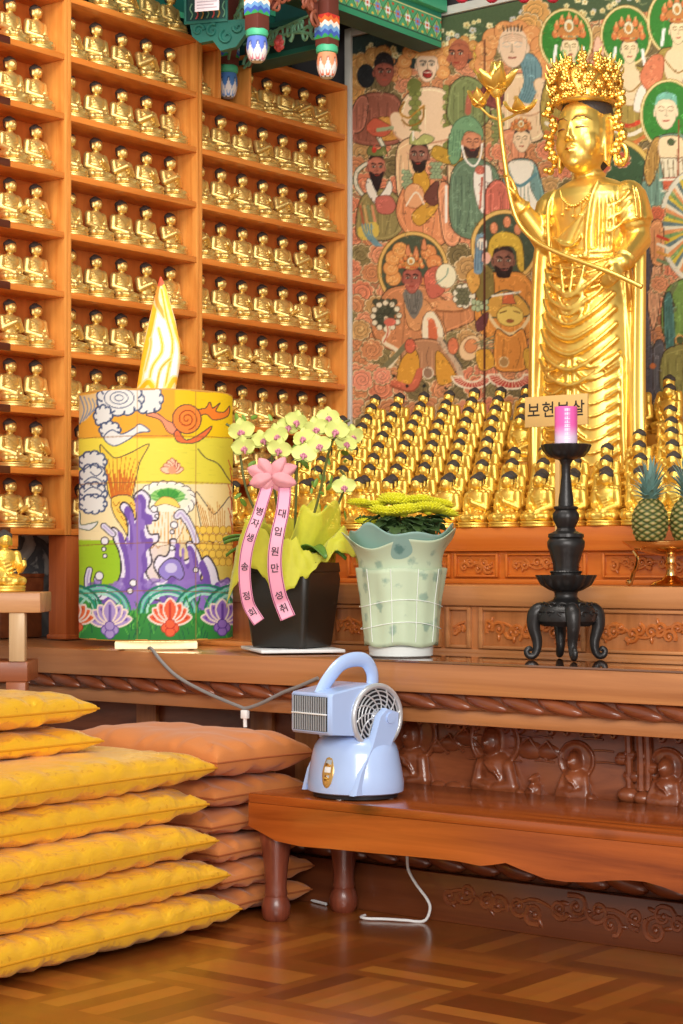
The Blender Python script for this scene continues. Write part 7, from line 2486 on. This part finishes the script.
l0 = lm.build('leaf', M['mum_leaf'], mum); s_ = l0.modifiers.new('thickness', 'SOLIDIFY'); s_.thickness = .0012
for i in range(70):
    f = l0 if i == 0 else l0.copy()
    if i: COL.objects.link(f); f.parent = mum
    a = rng.uniform(0, 2 * PI); r = rng.uniform(.02, .10)
    f.location = (r * math.cos(a), r * math.sin(a), mz(rng.uniform(517, 534)))
    f.rotation_euler = (R(rng.uniform(-40, 30)), R(rng.uniform(-25, 25)), a - PI / 2 + rng.uniform(-.6, .6)); f.scale = (rng.uniform(.8, 1.3),) * 3
for px in (364, 384, 404, 428, 442, 360):
    MB().tube([MP(401 + (px - 401) * .4, 585), MP(401 + (px - 401) * .8, 545), MP(px, 515)], .003, 6).build('stem', M['mum_leaf'], mum)

# ================================================================== painted canopy above the altar
M['teal'] = mat_plain('teal_paint', rgb(30, 108, 94), rough=.55, var=.25, scale=14)
M['dgreen'] = mat_plain('dark_teal_paint', rgb(24, 72, 68), rough=.6, var=.3, scale=14)
M['redbrown'] = mat_plain('red_brown_paint', rgb(104, 50, 40), rough=.55, var=.2, scale=14)
M['carved_red'] = mat_plain('carved_red_paint', rgb(140, 76, 54), rough=.55, var=.2, scale=20)
M['scroll_green'] = mat_plain('pale_green_scroll_paint', rgb(110, 164, 130), rough=.55, var=.2, scale=20)
def painted_lathe(prof, nu, fn, name, parent, matn, cap=True):
    """lathe with a painted pattern: fn(angle, v) -> srgb"""
    P_ = catmull([(r, 0, z) for r, z in prof], 5)
    m_ = MB(); n = len(P_)
    cols = []
    for i, p in enumerate(P_):
        for j in range(nu):
            a = 2 * PI * j / nu
            m_.v.append((p.x * math.cos(a), p.x * math.sin(a), p.z)); cols.append(fn(a, i / (n - 1)))
    for i in range(n - 1):
        for j in range(nu):
            k = (j + 1) % nu
            m_.f.append((i * nu + j, i * nu + k, (i + 1) * nu + k, (i + 1) * nu + j)); m_.mi.append(0)
    if cap:
        m_.f += [tuple(reversed(range(nu))), tuple(range((n - 1) * nu, n * nu))]; m_.mi += [0, 0]
    o = m_.build(name, M[matn], parent)
    set_paint(o.data, lin(np.array(cols) / 255.))
    return o
M['canopy_paint'] = mat_vcol('canopy_paint', .55)
def bud_paint(c_up, c_mid, base):
    def fn(a, v):
        # v: 0 bottom .. 1 top; six petals with pointed flames
        q = abs(((a / (2 * PI) * 8) % 1) - .5) * 2
        q2 = abs(((a / (2 * PI) * 8 + .5) % 1) - .5) * 2
        if v < .12: return (230, 226, 220) if q > .3 else (70, 70, 60)
        if v > .42 + .34 * q: return c_up if q2 > .25 or v > .8 else tuple(int(x * .7) for x in c_up)
        if v > .22 + .26 * q2: return base
        return c_mid if q > .35 else base
    return fn
def hang_post(px, pyb, t, name_lab, c_up, c_mid, hw, pbands):
    b_ = at_t(px, pyb, t)
    k = t / FPX
    p = thing('hanging_post', name_lab, 'post', b_, 0, 'painted posts hanging from the canopy')
    r = hw * k
    zt = 3.42 - b_.z
    painted_lathe([(r * .55, 0), (r * .8, 3 * k), (r * 1.0, 10 * k), (r * 1.03, 17 * k), (r * .9, 25 * k)], 64, bud_paint(c_up, c_mid, (236, 230, 226)), 'lotus_bud', p, 'canopy_paint')
    MB().lathe([(r * .85, 23.5 * k), (r * 1.06, 25 * k), (r * 1.12, 28 * k), (r * 1.06, 31 * k), (r * .85, 32.5 * k)], 40).build('green_ring', M['teal2'], p)
    s = r * .86
    MB().span((-s, -s, 31 * k), (s, s, zt), .004).build('shaft', M['redbrown'], p)
    # banded chevrons around the shaft
    cols = []
    nu, nv = 128, 60
    z0, z1 = pbands[0] * k, pbands[1] * k
    stripes = [(60, 160, 90), (70, 100, 190), (120, 170, 220), (240, 236, 226), (232, 120, 60), (210, 60, 50)]
    m_ = MB()
    def sqr(u):
        q = u * 4; i = int(q) % 4; f = q - int(q)
        e = s * 1.03
        return [(-e + 2 * e * f, -e), (e, -e + 2 * e * f), (e - 2 * e * f, e), (-e, e - 2 * e * f)][i]
    def fn(u, v):
        x, y = sqr(u)
        zig = abs(((u * 8) % 1) - .5) * 2
        vv = v + .14 * zig
        i = int(min(5, max(0, vv / 1.14 * 6)))
        cols.append(stripes[i])
        return (x, y, z0 + (z1 - z0) * v)
    m_.grid(fn, nu, nv, True)
    o = m_.build('painted_band', M['canopy_paint'], p, sharp=30)
    set_paint(o.data, lin(np.array(cols) / 255.))
    return p
M['teal2'] = mat_plain('mint_green_paint', rgb(76, 186, 140), rough=.5, var=.15, scale=20)
P1 = hang_post(257, 62, 6.6, 'hanging painted post with blue and white lotus bud, above the corner cabinet', (96, 120, 210), (226, 130, 150), 10.3, (46, 68))
P2 = hang_post(327, 78, 6.9, 'hanging painted post with orange and white lotus bud, beside the mural corner', (238, 150, 110), (226, 110, 70), 10, (38, 62))
P3 = hang_post(228, 98, 7.43, 'hanging painted post with blue bud, dropping through the gap in the top shelf', (80, 130, 200), (120, 160, 220), 9.2, (40, 56))
# carved brackets between the posts
def bracket(pa, pb, zlo, zhi, label, seed, redarch=True, group=None):
    a, b_ = Vector(pa), Vector(pb)
    L = (b_ - a).length; d = (b_ - a).normalized(); ang = math.atan2(d.y, d.x)
    t = thing('carved_bracket', label, 'bracket', (a.x, a.y, zlo), ang)
    H = zhi - zlo
    # arch board in local xz
    arch = [(.03, H)] + [(.03 + (L - .06) * i / 16, H * (.42 + .38 * math.sin(PI * i / 16))) for i in range(17)] + [(L - .03, H)]
    MB().prism(arch, -.012, .012).build('arch_board', M['redbrown'], t, smooth=False)
    rg = random.Random(seed)
    gm = MB(); rm = MB()
    for i in range(9):
        u = (i + .5) / 9
        x0 = .03 + (L - .06) * u; z0 = H * (.40 + .36 * math.sin(PI * u)) + rg.uniform(-.01, .02)
        sgn_ = -1 if u < .5 else 1
        sp = [(x0 + sgn_ * .035 * (1 - q / 13) * math.cos(q * .55 + i), -.016, z0 + .035 * (1 - q / 13) * math.sin(q * .55 + i)) for q in range(13)]
        (rm if redarch else gm).tube(sp, [.0065 * (1.2 - q / 16) for q in range(13)], 6)
    for i in range(7):
        u = (i + .5) / 7
        x0 = .04 + (L - .08) * u; z0 = H * (.84)
        sp = [(x0 + .03 * (1 - q / 13) * math.cos(-q * .6 + i), -.016, z0 + .03 * (1 - q / 13) * math.sin(-q * .6 + i)) for q in range(13)]
        gm.tube(sp, [.006 * (1.2 - q / 16) for q in range(13)], 6)
    e1 = [(.03 + (L - .06) * i / 16, -.016, H * (.40 + .38 * math.sin(PI * i / 16))) for i in range(17)]
    rm.tube(e1, .006, 6); gm.tube([(x, y, H * .97) for x, y, z in e1], .006, 6)
    if redarch: rm.build('red_scrollwork', M['carved_red'], t)
    else: rm.build('green_scrollwork', M['scroll_green'], t)
    gm.build('green_scrollwork', M['scroll_green'], t)
    return t
a1, a2, a3 = P1.location, P2.location, P3.location
bracket((a1.x, a1.y + .037, 0), (a2.x, a2.y - .037, 0), 2.86, 3.12, 'carved red arch bracket between the two lotus-bud hanging posts', 3)
bracket((a3.x + .02, a3.y, 0), (a1.x - .03, a1.y + .02, 0), 2.93, 3.08, 'green scrollwork bracket left of the blue lotus-bud post', 6, False)
far_ = bracket((a3.x + .03, a3.y + .06, 0), (a2.x - .03, a2.y + .04, 0), 2.90, 3.06, 'far scrollwork bracket behind the hanging posts with a red blossom', 9, False)
M['coral'] = mat_plain('coral_red_paint', rgb(206, 84, 84), rough=.5)
fl_ = MB()
for k in range(7):
    a = 2 * PI * k / 7
    fl_.ball((.02 * math.cos(a), -.012, .02 * math.sin(a)), (.014, .012, .014), 8, 6)
fl_.ball((0, -.02, 0), (.014, .014, .014), 10, 6)
fo = fl_.build('carved_blossom', M['coral'], far_, loc=(.30, -.006, .10))
fo['label'] = 'red blossom'
# painted beam running to the mural
bc = Canvas(0, 0, 200, 20, 6, (86, 168, 120))
bc.poly([(0, 0), (200, 0), (200, 3), (0, 3)], (46, 130, 104)); bc.poly([(0, 16.5), (200, 16.5), (200, 20), (0, 20)], (60, 150, 110))
bc.line([(0, 3.2), (200, 3.2)], .7, (230, 220, 150)); bc.line([(0, 16.4), (200, 16.4)], .7, (40, 60, 50))
for i in range(25):
    x = i * 8 + 4
    bc.poly([(x - 4, 10), (x, 4.2), (x + 4, 10), (x, 15.8)], (126, 196, 116) if i % 2 else (150, 206, 130), out=(40, 100, 70), ow=.4)
    for k in range(4):
        a = PI / 2 * k + PI / 4
        bc.ell(x + 1.3 * math.cos(a), 10 + 1.5 * math.sin(a), 1.1, 1.1, (234, 236, 232) if i % 2 else (120, 150, 210))
        a2_ = PI / 2 * k
        bc.line([(x + 2 * math.cos(a2_), 10 + 2 * math.sin(a2_)), (x + 3.2 * math.cos(a2_), 10 + 4 * math.sin(a2_))], .8, (206, 96, 60))
    bc.ell(x, 10, .9, .9, (216, 90, 60))
    bc.ell(x + 4, 5.2, 1, .8, (206, 80, 50)); bc.ell(x + 4, 14.8, 1, .8, (226, 200, 80))
bx_, bz0, bz1 = -4.43, 3.105, 3.245
by0, by1 = 4.6, 6.245
beam = thing('painted_beam', 'green painted canopy beam with white and red flower pattern meeting the mural', 'beam', (bx_, by0, bz0))
MB().span((-.11, 0, 0), (-.002, by1 - by0, bz1 - bz0)).build('timber', M['dgreen'], beam)
def face_grid(fn, nu, nv, name, uvf):
    m_ = MB(); m_.grid(fn, nu, nv)
    o = m_.build(name, M['canopy_paint'], beam)
    u = np.tile(np.arange(nu) / (nu - 1), nv); v = np.repeat(np.arange(nv) / (nv - 1), nu)
    set_paint(o.data, bc.sample(*uvf(u, v)))
face_grid(lambda u, v: (0, (by1 - by0) * u, (bz1 - bz0) * v), 500, 50, 'painted_side', lambda u, v: (u * 200, 20 - v * 20))
0 and face_grid(lambda u, v: (-.11 + .11 * v, (by1 - by0) * u, -.0015), 300, 24, 'painted_underside', lambda u, v: (u * 200, 16.6 + v * 3))
MB().span((-.15, 0, bz1 - bz0), (.03, by1 - by0, bz1 - bz0 + .05), .004).build('top_moulding', M['teal2'], beam)
MB().span((-.13, 0, bz1 - bz0 + .05), (.05, by1 - by0 - .02, bz1 - bz0 + .13), .004).build('upper_band', M['redbrown'], beam)
# teal beams in the dim upper left corner
def tbeam(name, label, a, b_, mat, trim):
    lo_ = Vector([min(a[i], b_[i]) for i in range(3)])
    t = thing(name, label, 'beam', lo_)
    s = [abs(b_[i] - a[i]) for i in range(3)]
    MB().span((0, 0, 0), s, .005).build('timber', mat, t)
    ax = 0 if s[0] > s[1] else 1
    e = [0, 0, 0]; f = list(s)
    m_ = MB()
    if ax == 0: m_.span((0, -.006, 0), (s[0], 0, s[2] * .14)).span((0, -.006, s[2] * .86), (s[0], 0, s[2]))
    else: m_.span((s[0], 0, 0), (s[0] + .006, s[1], s[2] * .14)).span((s[0], 0, s[2] * .86), (s[0] + .006, s[1], s[2]))
    for k_i in range(2):
        pass
    m_.build('painted_edging', trim, t)
    return t
tbeam('canopy_beam', 'dark teal beam crossing behind the hanging posts', (-5.29, 5.62, 2.99), (-4.58, 5.74, 3.13), M['dgreen'], M['teal'])
tbeam('canopy_beam', 'teal beam along the wall above the statue cabinets', (-5.29, 4.4, 3.2), (-5.2, 6.2, 3.36), M['teal'], M['teal2'])
tbeam('canopy_beam', 'dark beam high between the hanging posts and the mural', (-5.2, 6.1, 3.29), (-4.6, 6.2, 3.42), M['dgreen'], M['teal'])
# striped painted panel with a paper notice
pp = at_t(207, 20, 7.15)
sp2 = thing('canopy_panel', 'teal framed panel with painted coloured strokes, behind the white paper notice', 'panel', at_t(205, 22, 6.9), YAW * .6)
MB().span((-.075, 0, 0), (.085, .02, .16), .004).build('board', M['dgreen'], sp2)
fr_ = MB(); fr_.span((-.08, -.008, -.006), (.09, 0, .006), .002).span((-.08, -.008, 0), (-.07, 0, .16), .002).span((.08, -.008, 0), (.09, 0, .16), .002)
fr_.build('teal_frame', M['teal'], sp2)
rg = random.Random(12)
M['ochre'] = mat_plain('ochre_paint', rgb(190, 150, 70), rough=.6)
for i in range(7):
    x = -.055 + i * .021
    MB().tube(catmull([(x, -.004, .012), (x + .008, -.004, .03), (x - .002, -.004, .05), (x + .006, -.004, .07)], 4), .003, 6).build('painted_stroke', [M['scroll_green'], M['coral'], M['ochre']][i % 3], sp2)
nt_ = thing('paper_notice', 'small white paper notice pinned up in the top left beside the canopy', 'notice', at_t(207, 11, 6.75), YAW * .6)  # paper sheet floating just in front of the panel, hung from nothing
M['paper'] = mat_plain('white_paper', rgb(238, 226, 232), rough=.7, var=.02)
MB().span((-.046, -.0015, 0), (.046, .0015, .14), .0004).build('sheet', M['paper'], nt_)
M['faint_print'] = mat_plain('faint_grey_print', rgb(186, 170, 180), rough=.7)
for i in range(6):
    MB().span((-.038, -.0022, .010 + i * .011), (.038 - .012 * (i % 2), -.0015, .0135 + i * .011)).build('printed_line', M['faint_print'], nt_, smooth=False)
# ribbed wooden screen pieces between panel and post
sc3 = thing('slatted_screen', 'dark slatted panel with a red diamond left of the blue lotus-bud post', 'panel', at_t(239, 21, 7.55), YAW * .6)
MB().span((-.06, 0, -.07), (.10, .02, .17), .003).build('board', M['dgreen'], sc3)
for i in range(6):
    MB().span((-.055 + i * .016, -.008, .006), (-.047 + i * .016, 0, .165), .001).build('slat', [M['ochre'], M['redbrown'], M['teal']][i % 3], sc3)
MB().prism([(.05, .085), (.066, .05), (.082, .085), (.066, .12)], -.006, 0).build('red_diamond', M['coral'], sc3, smooth=False)
# carved teal corbel under the notice, fixed to the painted panel
cbm = MB()
cbm.prism([(-.06, .0), (-.05, -.05), (-.02, -.075), (.03, -.07), (.06, -.11), (.12, -.10), (.16, -.05), (.16, .0)], .0, .03)
for i, (x, z, r) in enumerate(((-.025, -.03, .024), (.03, -.035, .026), (.085, -.06, .03), (.13, -.03, .02))):
    cbm.tube([(x + r * (1 - q / 15) * math.cos(q * .55 + i), -.004, z + r * (1 - q / 15) * math.sin(q * .55 + i)) for q in range(14)], [.006 * (1.2 - q / 18) for q in range(14)], 6)
cbm.build('carved_corbel', M['teal'], sp2)
# red lotus lanterns high in front of the mural
M['red_paper'] = mat_plain('red_lantern_paper', rgb(196, 30, 60), rough=.6, var=.2, scale=40)
def lotus_lantern(px, label):
    b_ = at_t(px, 4, 6.75)
    t = thing('lotus_lantern', label, 'lantern', b_, px * .3, 'red paper lotus lanterns under the ceiling')
    MB().ball((0, 0, .05), (.04, .04, .04), 14, 10).build('globe', M['red_paper'], t)
    for lay in range(2):
        for k in range(8):
            g = MB(); petal(g, Vector((0, 0, .006 + lay * .01)), 2 * PI * (k + .5 * lay) / 8, R(78 - 30 * lay), .062, .02, .6)
            g.build('paper_petal', M['red_paper'], t)
    MB().tube([(0, 0, .08), (0, 0, 4.1 - b_.z)], .002, 6).build('hanging_string', M['fan_dark'], t)
for px, lb in ((462, 'red paper lotus lantern at the top edge, nearest the green beam'), (492, 'red paper lotus lantern at the top edge, second from the green beam'), (524, 'red paper lotus lantern at the top edge, third from the green beam'), (553, 'red paper lotus lantern at the top edge, farthest from the green beam')):
    lotus_lantern(px, lb)
# ================================================================== camera, light
cd = bpy.data.cameras.new('camera')
cam = bpy.data.objects.new('camera', cd); COL.objects.link(cam)
cam.location = (0, 0, 1); cam.rotation_euler = (R(90), 0, YAW)
cd.sensor_fit = 'VERTICAL'; cd.sensor_height = 36; cd.sensor_width = 24
cd.lens = 36 * FPX / 1024
cd.shift_y = (HY - 512) / 1024
cd.clip_start = .05
SC.camera = cam

def area(name, loc, target, size, sy, power, col=(1, 1, 1)):
    l = bpy.data.lights.new(name, 'AREA')
    l.shape = 'RECTANGLE'; l.size = size; l.size_y = sy; l.energy = power; l.color = col
    o = bpy.data.objects.new(name, l); COL.objects.link(o)
    o.location = loc
    d = Vector(target) - Vector(loc)
    o.rotation_euler = d.to_track_quat('-Z', 'Y').to_euler()
    return o
area('added_front_light', (.9, -.4, 2.7), (-3.8, 5.2, 2.5), 3.4, 2.2, 330, (1, .97, .92))  # unseen area light added in front, standing for window daylight behind the camera
area('added_top_light', (-2.9, 3.4, 4.05), (-3.8, 6.0, 1.9), 1.8, 1.2, 75, (1, .95, .86))  # unseen area light added overhead to brighten the upper altar

w = bpy.data.worlds.new('world'); SC.world = w; w.use_nodes = True
nt = w.node_tree; N, L = nt.nodes, nt.links
bg = N['Background']
tc = N.new('ShaderNodeTexCoord'); sp = N.new('ShaderNodeSeparateXYZ')
L.new(tc.outputs['Generated'], sp.inputs[0])
cr = N.new('ShaderNodeValToRGB')
e = cr.color_ramp.elements
e[0].position = .0; e[0].color = (.35, .24, .15, 1)
e[1].position = 1.; e[1].color = (.75, .72, .66, 1)
q = e.new(.52); q.color = (1.0, .95, .86, 1)
q = e.new(.7); q.color = (.9, .86, .8, 1)
mr = N.new('ShaderNodeMapRange'); mr.inputs['From Min'].default_value = -1; mr.inputs['From Max'].default_value = 1
L.new(sp.outputs[2], mr.inputs['Value']); L.new(mr.outputs['Result'], cr.inputs['Fac'])
L.new(cr.outputs['Color'], bg.inputs['Color'])
bg.inputs['Strength'].default_value = .72
vs = SC.view_settings
vs.view_transform = 'Standard'; vs.look = 'None'; vs.gamma = 1; vs.exposure = 0
vs.use_curve_mapping = False
